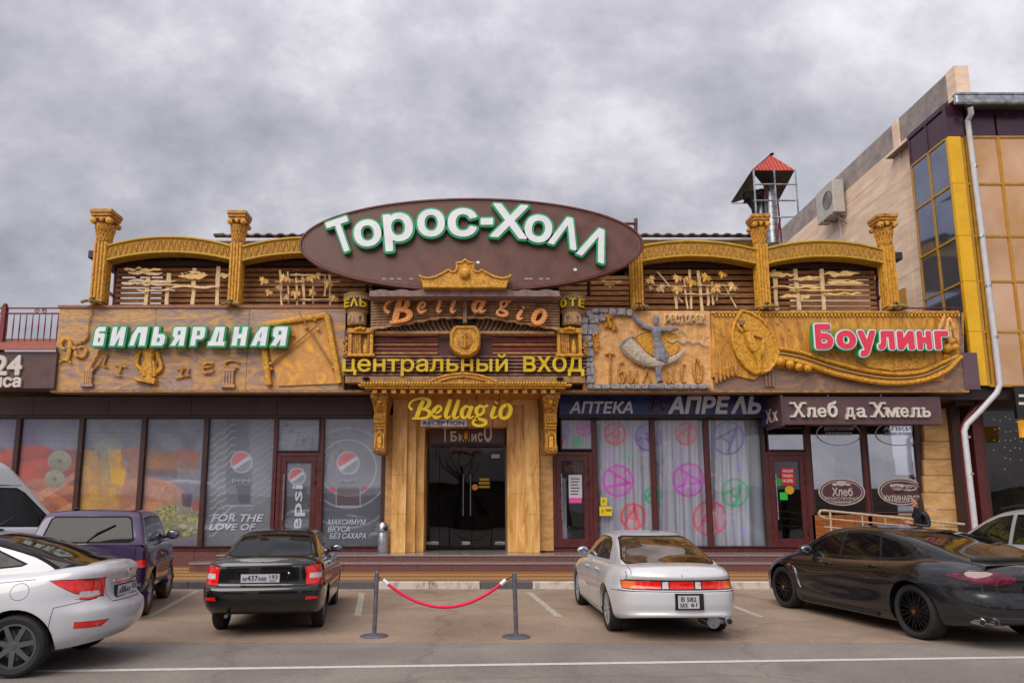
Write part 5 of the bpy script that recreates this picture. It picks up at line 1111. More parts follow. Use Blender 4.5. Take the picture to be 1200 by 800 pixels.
def dround(strokes, mat, name, fl_=.7, k=1.0, n=8):
 g = G()
 for s_ in strokes:
  P = spl(s_, 5); g.tube([at(p[0], p[1], Yd_) for p in P], [max(.01, p[2]/2*YFA/F*k) for p in P], n, flat=fl_)
 return g.obj(name, mat, tb, True)
crescent = [(747, 390), (752, 384), (760, 385), (760, 412), (753, 404), (746, 395)]
g = G(); g.pprism([(744, 394), (750, 385), (760, 382), (776, 384), (790, 391), (797, 404), (794, 412), (788, 417), (775, 418), (763, 416), (754, 408)], YFA-.035, .04); g.obj('moon_disc', gold, tb)
dround([[(733, 402, 20), (741, 410, 20), (750, 418, 18), (762, 424, 13), (772, 425, 10), (785, 422, 8), (795, 417, 6), (804, 408, 2)]], cream_pl, 'drinking_horn', .55)
dround([[(727, 407, 4), (731, 401, 5), (737, 397, 4), (743, 395, 3)]], grey_pl, 'horn_rim', .9)
for k, (a, b, c_, d) in enumerate(((733, 398, 744, 413), (746, 404, 753, 424), (757, 414, 758, 430), (776, 420, 780, 430), (787, 416, 790, 425))): dround([[(a, b, 1.3), ((a+c_)/2-1, (b+d)/2, 1.5), (c_-4, d, 1.3)]], grey_pl, 'horn_band', 2.2)
dround([[(743, 369, 6), (748, 376, 6), (752, 380, 5.6), (760, 384, 5.6), (767, 386, 6)]], grey_pl, 'raised_arm')
dround([[(773, 385, 6), (781, 386, 6), (789, 386, 5), (795, 385, 4)]], grey_pl, 'stretched_arm')
dround([[(769.5, 383, 9), (769.5, 390, 12), (769.5, 397, 9), (769.5, 400, 9)]], grey_pl, 'torso', .7)
dround([[(769.5, 399, 9), (773, 408, 13), (776, 418, 17), (775, 423, 17)]], grey_pl, 'coat_skirt', .55)
for k in range(6): dround([[(767+k*1.6, 401, 1.2), (767+k*2.6, 412, 1.5), (767+k*3.2, 423, 1.3)]], stone_m, 'coat_fold', 1.0)
dround([[(770, 423, 6), (770, 432, 5), (771, 443, 4), (771, 447, 4)], [(775, 423, 5), (773, 434, 4.5), (773, 446, 4)]], grey_pl, 'leg', .8)
dround([[(771, 447, 3.2), (777, 447, 2.6)]], M('boot', '#2c2c34', rough=.5), 'boot')
dround([[(768.6, 381, 4), (768.8, 377, 6.4), (769, 373, 5.6)]], grey_pl, 'head', .9)
dround([[(769, 374, 6.8), (769, 371, 6.4), (769.5, 368.5, 4)]], stone_m, 'fur_hat', .9)
dround([[(765, 393, 1), (770, 402, 1.6), (777, 409, 1)]], cream_pl, 'dagger', 1)
G().pbox(763, 777, 450, 455, YFA-.24, .2).obj('pedestal', grey_pl, tb, bevel=.02)
for st_ in ([[(709, 415, 3), (714, 414, 3), (720, 415, 3)], [(715, 415, 3.6), (715, 430, 3), (715, 449, 3.6)]],
   [[(731, 425, 2.4), (726, 426, 2.6), (725, 437, 3), (726, 447, 3), (730, 448, 2.6), (732, 440, 3), (730, 435, 2.4), (726, 437, 2.2)]],
   [[(737, 433, 2.6), (737, 446, 3), (740, 448, 2.6), (744, 440, 2.4), (746, 434, 2.4)], [(746, 434, 2.6), (746, 449, 2.8)]],
   [[(753, 448, 2.6), (756, 441, 2.6), (758, 433, 2.8), (761, 441, 2.6), (763, 449, 2.8)]],
   [[(782, 434, 2.6), (782, 446, 3), (785, 448, 2.6), (788, 440, 2.4), (789, 432, 2.4)], [(789, 432, 2.6), (789, 449, 2.8)]],
   [[(804, 428, 2.2), (800, 427, 3), (799, 437, 3.4), (800, 447, 3), (804, 446, 2.2)]],
   [[(815, 414, 1.6), (814, 423, 3.4), (813, 433, 4), (815, 444, 3.6), (819, 448, 3.4), (822, 440, 4), (821, 428, 3.8), (816, 418, 2.2)]]): relround(st_, gold2, tb, 'letter', .9, 1.05)
g_rst = [(a, 371, 378.5) for a in range(7)]
x0_ = 778.5
for ch in 'ресторан':
 par = None
 for mt, off, th, fw in ((white_l, .07, .06, .01), (gold, .02, .03, .075)):
  v, f = text_geo(ch, .5, off, 0, 2); v0, _ = text_geo(ch, .5, .02, 0, 2); mn, mxx = v0.min(0), v0.max(0); Xa, Xb = Xof(x0_, 374, YFA), Xof(x0_+4.9, 374, YFA); za, zb2 = Zof(379, YFA), Zof(369.5, YFA)
  o = G().add([(Xa+(a-mn[0])*(Xb-Xa)/(mxx[0]-mn[0]), YFA-fw-(q+.5)*th, za+(b-mn[1])*(zb2-za)/(mxx[1]-mn[1])) for a, b, q in v], f).obj('letter' if not par else 'letter_face', mt, par or tb); par = par or o
 x0_ += 6.0
def leaf_pts(cx_, cy, s, rot):
 base = [(0, -.1), (.16, -.35), (.2, -.12), (.62, -.42), (.5, -.12), (1.0, .02), (.62, .2), (.72, .55), (.34, .42), (.12, .95), (0, 1.1), (-.12, .95), (-.34, .42), (-.72, .55), (-.62, .2), (-1.0, .02), (-.5, -.12), (-.62, -.42), (-.2, -.12), (-.16, -.35)]
 c_, s_ = math.cos(rot), math.sin(rot); return [(cx_+(a*c_-b*s_)*s, cy+(a*s_+b*c_)*s) for a, b in base]
def leaf(root, px, py, s, Y, mat, rot=None):
 k = Y/F*1.05; c = at(px, py, Y); pts = leaf_pts(c.x, c.z, s*k, rot if rot is not None else random.uniform(2.4, 3.9)); n_ = len(pts)
 v = [(x, Y-.03*math.hypot(x-c.x, z-c.z)/(s*k), z) for x, z in pts]+[(x, Y+.025, z) for x, z in pts]+[(c.x, Y-.055, c.z), (c.x, Y+.025, c.z)]
 f = [(i, (i+1) % n_, 2*n_) for i in range(n_)]+[((i+1) % n_+n_, i+n_, 2*n_+1) for i in range(n_)]+[(i, i+n_, (i+1) % n_+n_, (i+1) % n_) for i in range(n_)]
 return G().add(v, f).obj('leaf', mat, root)
for a, b, s_ in ((713, 370, 6.5), (716, 378, 6), (720, 383, 5), (711, 380, 4.5)): leaf(tb, a, b, s_, YFA-.08, gold)
def grapes(root, px, py, h_, w_, Y, mat, n=22):
 g = G()
 for k in range(n):
  t_ = random.random(); c = at(px+random.uniform(-1, 1)*w_*(1-t_*.8), py+t_*h_, Y); g.ball((c.x, Y-random.uniform(0, .04), c.z), .033, .033, .033, 6, 5)
 return g.obj('grape_bunch', mat, root, True)
grapes(tb, 699, 391, 22, 5, YFA-.06, gold, 40)
relround([[(760, 385, 1), (748, 392, 1.2), (742, 396, 1)], [(795, 385, 1), (802, 389, 1.4), (806, 394, 1.2)], [(782, 398, 2), (788, 401, 2.4), (794, 398, 2.2), (800, 402, 2.4), (806, 399, 2.2), (812, 402, 2.4), (818, 400, 2.2), (824, 404, 2.4), (829, 405, 1.8)]], cream_pl, tb, 'ornament')
# ---- bowling relief
bw = thing('bowling_relief', 'ochre bowling lane relief with balls, pins and bowler on the right fascia', 'relief', at(985, 455, YFA))
fan = [(869, 364), (878, 366), (892, 374), (903, 386), (908, 396), (912, 412), (909, 424), (902, 433), (893, 437), (884, 437), (874, 430), (865, 418), (860, 405), (858, 392), (861, 378)]
g = G(); g.pprism([(834, 366), (1113, 366), (1120, 370), (1124, 385), (1124, 425), (1104, 446), (1060, 450), (1010, 446), (960, 436), (900, 430), (884, 445), (862, 440), (848, 440), (834, 442)], YFA-.05, .06)
g.obj('ochre_field', ochre_panel, bw)
G().pprism(fan, YFA-.12, .12).obj('curtain_shell', gold, bw, bevel=.02)
P = fan+[fan[0]]; g = G(); g.tube([at(a, b, YFA-.12) for a, b in P], .045, 7); g.obj('shell_rim', gold, bw, True)
for k in range(5): relround([[(864+k*3, 384+k*6, 1.2), (868+k*4, 404+k*4, 1.4), (878+k*4, 420+k*2, 1.2), (888+k*3, 430, 1)]], gold2, bw, 'shell_groove', 3.4)
Yd_ = YFA-.2
def brd_(strokes, mat, name, fl_=.8, k=1.0):
 g = G()
 for s_ in strokes:
  P = spl(s_, 5); g.tube([at(p[0], p[1], YFA-.16) for p in P], [max(.01, p[2]/2*YFA/F*k) for p in P], 8, flat=fl_)
 return g.obj(name, mat, bw, True)
brd_([[(872, 380, 5), (874, 384, 6.5), (876, 388, 4)]], gold, 'bowler_head'); brd_([[(866, 377, 4), (870, 376, 6), (868, 381, 5)]], rope_m, 'bowler_hair')
brd_([[(876, 389, 9), (879, 397, 11), (882, 405, 12), (886, 410, 12)]], gold, 'bowler_torso'); brd_([[(870, 388, 4), (866, 384, 4), (864, 378, 3)], [(881, 391, 4.5), (887, 393, 4), (893, 395, 3.6)]], gold, 'bowler_arm')
brd_([[(884, 408, 10), (890, 414, 8), (893, 413, 5), (894, 404, 4.6), (895, 396, 3)], [(886, 412, 9), (889, 421, 6.5), (890, 430, 5), (890, 435, 4)]], gold, 'bowler_leg'); brd_([[(888, 435.5, 3.4), (896, 435, 3)]], gold, 'bowler_foot')
relround([[(898, 404, 2.4), (901, 402, 3), (907, 404, 3), (910, 409, 2.6)]], cream_pl, bw, 'hook')
lane_in = spl([(911, 408), (940, 413), (975, 424), (1010, 433), (1045, 438), (1078, 436), (1104, 425), (1124, 416)], 6); lane_out = spl([(911, 419), (940, 425), (975, 437), (1010, 445), (1045, 449), (1080, 446), (1108, 435), (1126, 418)], 6)
g = G(); n_ = len(lane_in)
def strip3(A_, B_, Y0, Y1, bulge):
 vs = []; fs = []; m_ = 6
 for i in range(len(A_)):
  for k in range(m_+1):
   t = k/m_; p = at(A_[i][0]*(1-t)+B_[i][0]*t, A_[i][1]*(1-t)+B_[i][1]*t, YFA); vs.append((p.x, Y0-bulge*math.sin(math.pi*t)+(Y1-Y0)*t, p.z))
 for i in range(len(A_)-1):
  for k in range(m_): fs.append((i*(m_+1)+k, (i+1)*(m_+1)+k, (i+1)*(m_+1)+k+1, i*(m_+1)+k+1))
 return vs, fs
g.add(*strip3(lane_in, lane_out, YFA-.06, YFA-.1, -.0)); g.obj('lane_bed', gold, bw, True)
for A_, w_ in ((lane_in, .05), (lane_out, .06)): G().tube([at(p[0], p[1], YFA-.13) for p in A_], w_, 7).obj('lane_kerb', gold, bw, True)
mid = [(a+(b-a)*.45) for a, b in zip(lane_in, lane_out)]; G().tube([at(p[0], p[1], YFA-.12) for p in mid], .03, 6).obj('lane_groove', M('lane_grey', '#9c7c4c', '#b4945c', 5, .5), bw, True)
mid = [(a+(b-a)*.75) for a, b in zip(lane_in, lane_out)]; G().tube([at(p[0], p[1], YFA-.12) for p in mid], .02, 6).obj('lane_groove', gold2, bw, True)
g = G(); g.pprism([(1008, 423), (1040, 420), (1085, 420), (1100, 421), (1080, 431), (1045, 434), (1018, 430)], YFA-.09, .05); g.obj('lane_inlay', gold, bw)
for a, b, r_ in ((914.5, 424, 5.4), (925.5, 427, 5.2), (936, 430, 4.8), (946.5, 431.5, 4.8)): c = at(a, b, YFA-.16); G().ball(c, r_*YFA/F*1.02, None, None, 14, 10).obj('bowling_ball', gold, bw, True)
for k in range(6):
 a = 840+k*4.6; c = at(a, 449-k*2.0, YFA-.08); G().lathe(c, [(.03, 0), (.05, .1), (.03, .22), (.035, .27), (.0, .3)], 8).obj('bowling_pin', gold2, bw, True)
for k in range(8): relround([[(834.5+k*.6, 376+k*1, 1.4), (838+k*2, 398, 1.6), (842+k*3.2, 418, 1.6), (842+k*4.0, 432, 1.2)]], gold2, bw, 'drapery_fold', .8)
for p, q, r_ in ((1104, 377, -25), (1110, 382, -12), (1116, 380, 20), (1119, 390, 15), (1113, 392, -5)):
 g = G(); g.lathe((0, 0, 0), [(.03, -.25), (.07, -.1), (.035, .08), (.045, .16), (0, .22)], 8); c = at(p, q, YFA-.18); g.xf(Matrix.Translation(c) @ Matrix.Rotation(R(-r_), 4, 'Y')); g.obj('bowling_pin', tan_pl, bw, True)
for a, b, r_ in ((1110, 408, 5.6), (1118, 407, 5), (1103, 401, 3.6), (1115, 400, 4.5)): c = at(a, b, YFA-.16); G().ball(c, r_*YFA/F, None, None, 12, 8).obj('bowling_ball', gold, bw, True)
relround([[(1082, 384, 2.6), (1086, 373, 3), (1095, 370, 3), (1102, 376, 3)], [(1084, 386, 2), (1100, 390, 2)]], gold, bw, 'wing'); relround([[(1105, 416, 9), (1112, 419, 8)]], gold, bw, 'base_scroll')
g = G(); x = Xof(836, 370, YFA);
while x < Xof(1122, 370, YFA): z_ = Zof(369.5, YFA); g.box(x, x+.05, YFA-.1, YFA, z_-.05, z_+.05); x += .095
o = g.obj('dentil_row', gold, bw); o['kind'] = 'stuff'
G().pbox(834, 1124, 364.5, 367.3, YFA-.1, .12).obj('top_moulding', gold, bw, bevel=.012)
for a, b in ((852, 379), (843, 386), (851, 398), (884, 377), (898, 379), (911, 380), (924, 386), (936, 379), (937, 395), (917, 397), (915, 376)):
 relround([[(a-2.5, b-2, .9), (a, b, 1.3), (a+2.5, b+2.5, .9)], [(a+2, b-1.5, .8), (a-1.5, b+2, .9)]], rope_m, bw, 'bird_mark', .8)
g = G();
for k in range(3): c = at(898+k*4, 447, YFA-.04); g.tube([(c.x, YFA-.04, Zof(453, YFA)), (c.x, YFA-.04, Zof(438, YFA))], .035, 6)
g.obj('stub_column', marb2, bw, True)
bo = thing('bowling_sign', 'pink letters Боулинг outlined white and green', 'sign', at(1028, 420, YFA-.2))
Yq = YFA-.22
def fat(ch, a, b, c_, d, shear=.0):
 par = None
 for k, (mt, off, th, fw) in enumerate(((green_l, .125, .14, 0), (white_l, .095, .02, .142), (red_l, .055, .015, .165))):
  v, f = text_geo(ch, .5, off, shear, 3); v0, _ = text_geo(ch, .5, .055, shear, 3); mn, mxx = v0.min(0), v0.max(0); Xa, Xb = Xof(a, 396, Yq), Xof(b, 396, Yq); za, zb2 = Zof(d, Yq), Zof(c_, Yq)
  st2 = .0007*(int(a) % 5)
  o = G().add([(Xa+(x-mn[0])*(Xb-Xa)/(mxx[0]-mn[0]), Yq-fw-st2-(q+.5)*th, za+(y-mn[1])*(zb2-za)/(mxx[1]-mn[1])) for x, y, q in v], f).obj('letter' if not par else 'letter_face', mt, par or bo); par = par or o
for ch, a, b, c_, d in (('Б', 951.5, 972, 381.5, 410.5), ('о', 976, 998.5, 389, 410.5), ('у', 1001, 1021.5, 389, 419), ('л', 1024, 1043, 389.5, 411), ('и', 1046.5, 1066, 389.5, 411), ('н', 1069.5, 1086, 389.5, 411), ('г', 1090, 1106, 389.5, 411)): fat(ch, a, b, c_, d)
# ================================================================== PHARMACY AND BAKERY SIGNS
ph = thing('pharmacy_sign', 'dark blue sign board with silver letters АПТЕКА АПРЕЛЬ', 'sign', at(775, 489, YL-.25))
G().pbox(655, 900, 459, 486.5, YL-.22, .26).obj('board', navy, ph, bevel=.01); G().pbox(655, 905, 486.5, 489, YL-.24, .3).obj('lower_edge', black_m, ph)
G().pbox(893.5, 902, 464, 500, YL-.26, .1).obj('end_plate', navy, ph)
letters(ph, 'АПТЕКА', 667, 741, 470.5, 484.5, YL-.22, [(grey_l, .028, .05, .0)], .22)
letters(ph, 'АПРЕ', 782, 855, 464.5, 485, YL-.22, [(grey_l, .04, .05, .0)], .22); letters(ph, 'ΛЬ', 855.5, 891, 464.5, 485, YL-.22, [(grey_l, .04, .05, .0)], .22)
mg = M('magenta_dark', '#3c1038', '#4c1644', 4, .3)
oval(ph, 771, 471.5, 12.5, 13, YL-.225, mg, .01, 1.6, 'round_emblem')
for a, b, c_, d in ((771, 460, 764, 480), (771, 460, 778, 481), (766, 475, 776, 475)): G().tube([at(a, b, YL-.24), at(c_, d, YL-.24)], .035, 6).obj('emblem_bar', mg, ph)
bk = thing('bakery_sign', 'brown box sign with pale serif letters Хлеб да Хмель over the bakery', 'sign', at(1010, 498, 17.5))
Ybk = 17.5
x0, x1 = Xof(917.5, 480, Ybk), Xof(1103, 480, Ybk); z0, z1 = Zof(497, Ybk), Zof(464.5, Ybk)
g = G(); g.box(x0, x1, Ybk, Ybk+.18, z0, z1); g.obj('board', M('bakery_board', '#543c40', '#604648', 3, .4), bk, bevel=.008)
g = G(); g.box(x0-.06, x0+.0, Ybk-.05, Ybk+1.0, z0-.05, z1+.05); g.obj('side_board', M('bakery_side', '#4c363a', '#583e42', 3, .4), bk, bevel=.008)
for ch, y0, y1, h_ in (('Х', Ybk+.92, Ybk+.55, .38), ('х', Ybk+.48, Ybk+.2, .26)):
 v, f = text_geo(ch, .5, .02, 0, 2); mn, mxx = v.min(0), v.max(0)
 G().add([(x0-.062-(q+.5)*.02, y0+(a-mn[0])/(mxx[0]-mn[0])*(y1-y0), z0+.12+(b-mn[1])/(mxx[1]-mn[1])*h_) for a, b, q in v], f).obj('letter', cream_l, bk)
SER = {'Х': [(0, 0), (1, 0), (0, 1), (1, 1)], 'л': [(.08, 0), (.9, 0)], 'е': [], 'б': [], 'д': [], 'а': [(.95, 0)], 'м': [(.06, 0), (.94, 0), (.02, 1), (.98, 1)], 'ь': [(.08, 1)]}
def serif(s, rects):
 for ch, (a, b, c_, d) in zip(s, rects):
  v, f = text_geo(ch, .5, .022, 0, 3); mn, mxx = v.min(0), v.max(0); Xa, Xb = Xof(a, 482, Ybk), Xof(b, 482, Ybk); za, zb2 = Zof(d, Ybk), Zof(c_, Ybk)
  st2 = .002*(int(a) % 2)
  g = G().add([(Xa+(x-mn[0])*(Xb-Xa)/(mxx[0]-mn[0]), Ybk-st2-(q+.5)*.07, za+(y-mn[1])*(zb2-za)/(mxx[1]-mn[1])) for x, y, q in v], f)
  sw = (Xb-Xa)*.24 if ch != 'м' else (Xb-Xa)*.17; shh = .045
  for sx_, sz_ in SER.get(ch, []): xx = Xa+sx_*(Xb-Xa); zz_ = za if sz_ == 0 else zb2-shh; g.box(xx-sw, xx+sw, Ybk-.076, Ybk-.004, zz_, zz_+shh)
  g.obj('letter', cream_l, bk)
serif('Хлеб', ((928, 941, 471.5, 489), (943.5, 954.5, 477.5, 489), (957, 967, 477.5, 489), (969, 980, 470, 489))); serif('да', ((989.5, 1000, 477.5, 491.5), (1002.5, 1012, 477.5, 489)))
serif('Хмель', ((1021.5, 1034, 471.5, 489), (1036.5, 1051, 477.5, 489), (1053.5, 1063, 477.5, 489), (1065.5, 1076, 477.5, 489), (1079.5, 1088.5, 477.5, 489)))
for p in (970, 1032): G().tube([at(p, 466, Ybk+.1), at(p, 458, Ybk+.1)], .02, 6).obj('hanger', steel, bk)
ls = thing('left_brown_sign', 'brown box sign with white figures 24 at the left edge', 'sign', at(20, 457, 17.3))
G().pbox(-90, 65, 412, 455, 17.3, .5).obj('board', M('left_board', '#543a3a', '#5e4442', 3, .4), ls, bevel=.01)
letters(ls, '24', -6, 27.5, 416.5, 440, 17.3, [(cream_l, .03, .06, .0)]); letters(ls, 'нса', -6, 26, 442, 454, 17.3, [(cream_l, .035, .06, .0)])
g = G(); a_, b_, c_ = at(-90, 411, 17.3), at(65, 411, 17.3), at(43, 405.5, 17.3)
zq = c_.z+.05; g.add([(a_.x, 17.2, a_.z), (b_.x+.05, 17.2, b_.z), (b_.x-.3, 18.2, zq+.35), (a_.x, 18.2, zq+.35), (a_.x, 17.2, a_.z+.03), (b_.x+.05, 17.2, b_.z+.03), (b_.x-.3, 18.2, zq+.38), (a_.x, 18.2, zq+.38)], [(0, 3, 2, 1), (4, 5, 6, 7), (0, 1, 5, 4), (1, 2, 6, 5), (2, 3, 7, 6), (3, 0, 4, 7)])
g.obj('sloped_cap', M('cap_red_tile', '#7c3c2c', '#94503c', 6, .7, bump=.3), ls)
# ================================================================== ROOF TERRACE
YCn = 17.55
def column(label, pbx, ptx, py_base, cap_px0, cap_px1, cap_y0, cap_y1, w_, group='fluted terrace columns', capital=True, y_top=None):
 base = at(pbx, py_base, YCn); cp_ = at((cap_px0+cap_px1)/2, cap_y1, YCn)
 o = thing('fluted_column', label, 'column', base, group)
 lean = 0
 r_ = w_*YCn/F/2*.86; zt_ = cp_.z if capital else Zof(y_top, YCn); ztp = zt_
 xc = (base.x+cp_.x)/2 if capital else base.x
 g = G(); g.box(xc-r_*.86, xc+r_*.86, YCn-r_*.86, YCn+r_*.86, base.z, ztp); g.obj('shaft', gold2, o)
 for k in range(4):
  t_ = -r_*.75+r_*1.5*k/3
  G().tube([(xc+t_, YCn-r_*.86, base.z+.08), (xc+t_, YCn-r_*.86, ztp-.02)], r_*.24, 6).obj('reed', gold, o, True)
 for sgn in (-1, 1):
  for k in range(3): G().tube([(xc+sgn*r_*.86, YCn-r_*.6+r_*.6*k, base.z+.08), (xc+sgn*r_*.86, YCn-r_*.6+r_*.6*k, ztp-.02)], r_*.24, 6).obj('reed', gold, o, True)
 g = G()
 zz_ = base.z
 for k in range(7):
  a = math.pi*(k/6); g.tube([(xc, YCn-r_*.9, zz_+.03), (xc+.9*r_*1.1*math.cos(a)*.8, YCn-r_-.12, zz_+.06+.10*math.sin(a)*0), (xc+r_*1.45*math.cos(a), YCn-r_-.2-.08*math.sin(a), zz_-.02+.03*math.sin(a))], [.03, .04, .035], 6)
 g.obj('base_shell', M('shell_cream', '#8c6c30', '#b09860', 8, .6) if 'shell_cream' not in MATS else MATS['shell_cream'], o, True)
 g = G(); g.ball((xc-.02, YCn-r_-.12, zz_+.1), .08, .06, .05, 8, 5); g.obj('spot_light', black_m, o, True)
 if capital:
  z0_, z1_ = cp_.z, Zof(cap_y0, YCn); H_ = z1_-z0_; cw = (cap_px1-cap_px0)*YCn/F/2*.80
  g = G(); pr = [(.70, 0), (.74, .03), (.72, .1), (.80, .3), (.98, .5), (1.02, .55)]
  n_ = 16; g.lathe((xc, YCn, z0_), [(cw*a*.86, b*H_) for a, b in pr], n_); g.obj('bell', gold2, o, True)
  g = G()
  for k in range(16):
   a0 = 6.283*k/16
   for sgn in (-1, 1): g.tube([(xc+cw*.86*rr*math.cos(a0+sgn*t_*.5)*1.02, YCn+cw*.86*rr*math.sin(a0+sgn*t_*.5)*1.02, z0_+hh*H_) for rr, hh, t_ in ((.72, .06, 0), (.74, .18, .35), (.82, .32, .8), (.95, .47, 1.2))], .014, 5)
  g.obj('leaf_lattice', gold, o, True)
  for sx2 in (-1, 1):
   for sy2 in (-1, 1):
    g = G(); P = [(xc+sx2*cw*.72, YCn+sy2*cw*.72, z0_+.62*H_)]
    g.lathe((xc+sx2*cw*.70, YCn+sy2*(cw*.72)-.05, z0_+.64*H_), [(.0, -.02), (cw*.27, 0), (cw*.27, .1), (0, .12)], 14, 'y'); g.lathe((xc+sx2*cw*.70, YCn+sy2*(cw*.72)-.08, z0_+.64*H_), [(.0, 0), (cw*.12, .01), (cw*.12, .16), (0, .17)], 10, 'y'); g.obj('volute', gold, o, True)
  g = G(); g.ball((xc, YCn-cw*.75, z0_+.68*H_), cw*.2, cw*.15, .07, 8, 6); g.obj('rosette', gold, o, True)
  g = G(); g.box(xc-cw*.82, xc+cw*.82, YCn-cw*.82, YCn+cw*.82, z0_+.70*H_, z0_+.78*H_); g.box(xc-cw*.92, xc+cw*.92, YCn-cw*.92, YCn+cw*.92, z0_+.78*H_, z0_+.87*H_); g.box(xc-cw, xc+cw, YCn-cw, YCn+cw, z0_+.87*H_, z0_+H_); g.obj('abacus', gold2, o, bevel=.02)
 return o
column('leftmost fluted ochre column with scroll capital on the terrace', 114, 119, 358.5, 107, 141, 249.5, 285.5, 19)
column('second fluted column from the left, between the two left bays', 274, 279, 361, 265.5, 295, 250.5, 286, 17)
column('fluted column without visible capital, partly behind the right end of the brown oval', 747, 747, 364, 0, 0, 0, 0, 16, capital=False, y_top=290)
column('fluted column with scroll capital under the roof smoke pipe', 894, 890, 364, 876.5, 905, 254.5, 287.5, 17)
column('rightmost fluted ochre column with capital, against the pink wall', 1043, 1037, 364, 1022, 1053, 254.5, 289, 17.5)
def arch(label, px0, px1, yt0, ytm, yt1, yb0, ybm, yb1):
 Y = YCn-.12; c = at((px0+px1)/2, yb0, Y); o = thing('arched_beam', label, 'arch', c, 'arched beams between columns')
 f_ = lambda a, m_, b, t: a*(1-t)+b*t-(a*.5+b*.5-m_)*4*t*(1-t)
 T = np.linspace(0, 1, 25); top = [(px0+(px1-px0)*t, f_(yt0, ytm, yt1, t)) for t in T]; bot = [(px0+(px1-px0)*t, f_(yb0, ybm, yb1, t)) for t in T]
 g = G(); vs = []; fs = []
 for (a, b), (c_, d) in zip(top, bot):
  A_, B_ = at(a, b, Y), at(c_, d, Y); vs += [(A_.x, Y, A_.z), (A_.x, Y, B_.z), (A_.x, Y+.35, B_.z), (A_.x, Y+.35, A_.z)]
 for i in range(24):
  for j in range(4): fs.append((4*i+j, 4*i+(j+1) % 4, 4*i+4+(j+1) % 4, 4*i+4+j))
 fs += [(0, 1, 2, 3), (99, 98, 97, 96)]; g.add(vs, fs); g.obj('beam', arch_m, o)
 for L_, rr, dz in ((top, .038, -1.0), (bot, .030, -1.0)): G().tube([at(a, b+dz if L_ is bot else b+1.2, Y-.01) for a, b in L_], rr, 6).obj('rim', M('arch_rim', '#a88418', '#c8a028', 6, .5) if 'arch_rim' not in MATS else MATS['arch_rim'], o, True)
 n_ = int((px1-px0)/3.1); g = G()
 for k in range(n_):
  t = (k+.6)/n_; a = px0+(px1-px0)*t; y0, y1 = f_(yt0, ytm, yt1, t)+4.2, f_(yb0, ybm, yb1, t)-4
  sgn = 1 if k % 2 == 0 else -1
  if a+1.6 < px1: g.tube([at(a-1.3*sgn, y0, Y-.003), at(a+1.3*sgn, y1, Y-.003)], .016, 5)
 ob = g.obj('carved_strokes', M('stroke_gold', '#8c5c10', '#c08a20', 8, .6) if 'stroke_gold' not in MATS else MATS['stroke_gold'], o, True)
arch('arched ochre beam over the leftmost bay of the terrace', 125, 272, 287, 276.5, 287.5, 305.5, 296, 305)
arch('arched ochre beam running behind the left end of the brown oval', 284, 432, 288, 277.5, 288, 306, 297, 306)
arch('arched ochre beam just right of the brown oval', 740, 885, 290, 281.5, 291, 309.5, 300.5, 309.5)
arch('arched ochre beam of the last bay before the pink wall', 899, 1036, 290, 281.5, 292, 309.5, 301, 309)
YSc = 18.05
def screen(label, px0, px1, y0, y1, n, posts, glyph=None):
 o = thing('slatted_screen', label, 'screen', at((px0+px1)/2, y1, YSc), 'slatted timber screens on the terrace')
 zs = np.linspace(Zof(y0, YSc), Zof(y1, YSc), n+1); xa, xb = Xof(px0, 335, YSc), Xof(px1, 335, YSc); hh = abs(zs[0]-zs[1])
 for k in range(n):
  g = G(); j = random.uniform(-.01, .01); g.box(xa, xb, YSc, YSc+.03, zs[k+1]+hh*.16+j, zs[k]-hh*.12+j); g.obj('slat', slat_m, o)
 for p in posts: xx = Xof(p, 335, YSc); G().box(xx-.06, xx+.06, YSc+.034, YSc+.12, zs[-1]-.1, zs[0]+.2).obj('post', dkwood, o)
 return o
def flat_orn(root, pts, mat, Y=YSc-.26, d=.03, name='ornament'): return G().pprism(pts, Y, d).obj(name, mat, root)
def stake(root, x0, y0, x1, y1, w_, mat=slat_pale, Y=YSc-.3):
 P = spl([(x0, y0, w_), ((x0*2+x1)/3+random.uniform(-.7, .7), (y0*2+y1)/3, w_*1.15), ((x0+2*x1)/3+random.uniform(-.7, .7), (y0+2*y1)/3, w_*.9), (x1, y1, w_)], 1); g = G(); ribbon(g, [tuple(p) for p in P], Y, .035); g.obj('stake', mat, root)
def wavy(root, x0, x1, y, w_, mat=leaf_m, amp=1.2):
 n_ = 7; P = [(x0+(x1-x0)*k/n_, y+random.uniform(-amp, amp), w_*random.uniform(.5, 1.25) if 0 < k < n_ else .8) for k in range(n_+1)]; g = G(); ribbon(g, P, YSc-.36, .03); g.obj('driftwood_strip', mat, root)
s1 = screen('slatted screen with driftwood strips in the leftmost bay', 136, 270, 313, 361, 8, (137, 172, 268))
for a, b, c_ in ((140, 152, 315), (152, 168, 313)): pass
for x0, x1, y, w_ in ((145, 166, 316, 4), (150, 190, 320, 3.5), (158, 189, 316.5, 4.5), (142, 165, 331.5, 2.4), (150, 206, 329, 3), (165, 208, 333, 2.6), (209, 243, 323, 6), (212, 240, 320, 3), (258, 271, 323, 5), (200, 256, 336, 2.6), (160, 205, 340, 2)): wavy(s1, x0, x1, y, w_, leaf_m if w_ > 4 else slat_pale)
for x0, y0, x1, y1 in ((174, 324, 170, 358), (198, 320, 195, 357), (228, 314, 225, 357), (256, 312, 254, 358)): stake(s1, x0, y0, x1, y1, 4.5)
s2 = screen('slatted screen with vine leaves left of the brown oval', 286, 436, 313, 361, 8, (289, 350, 432))
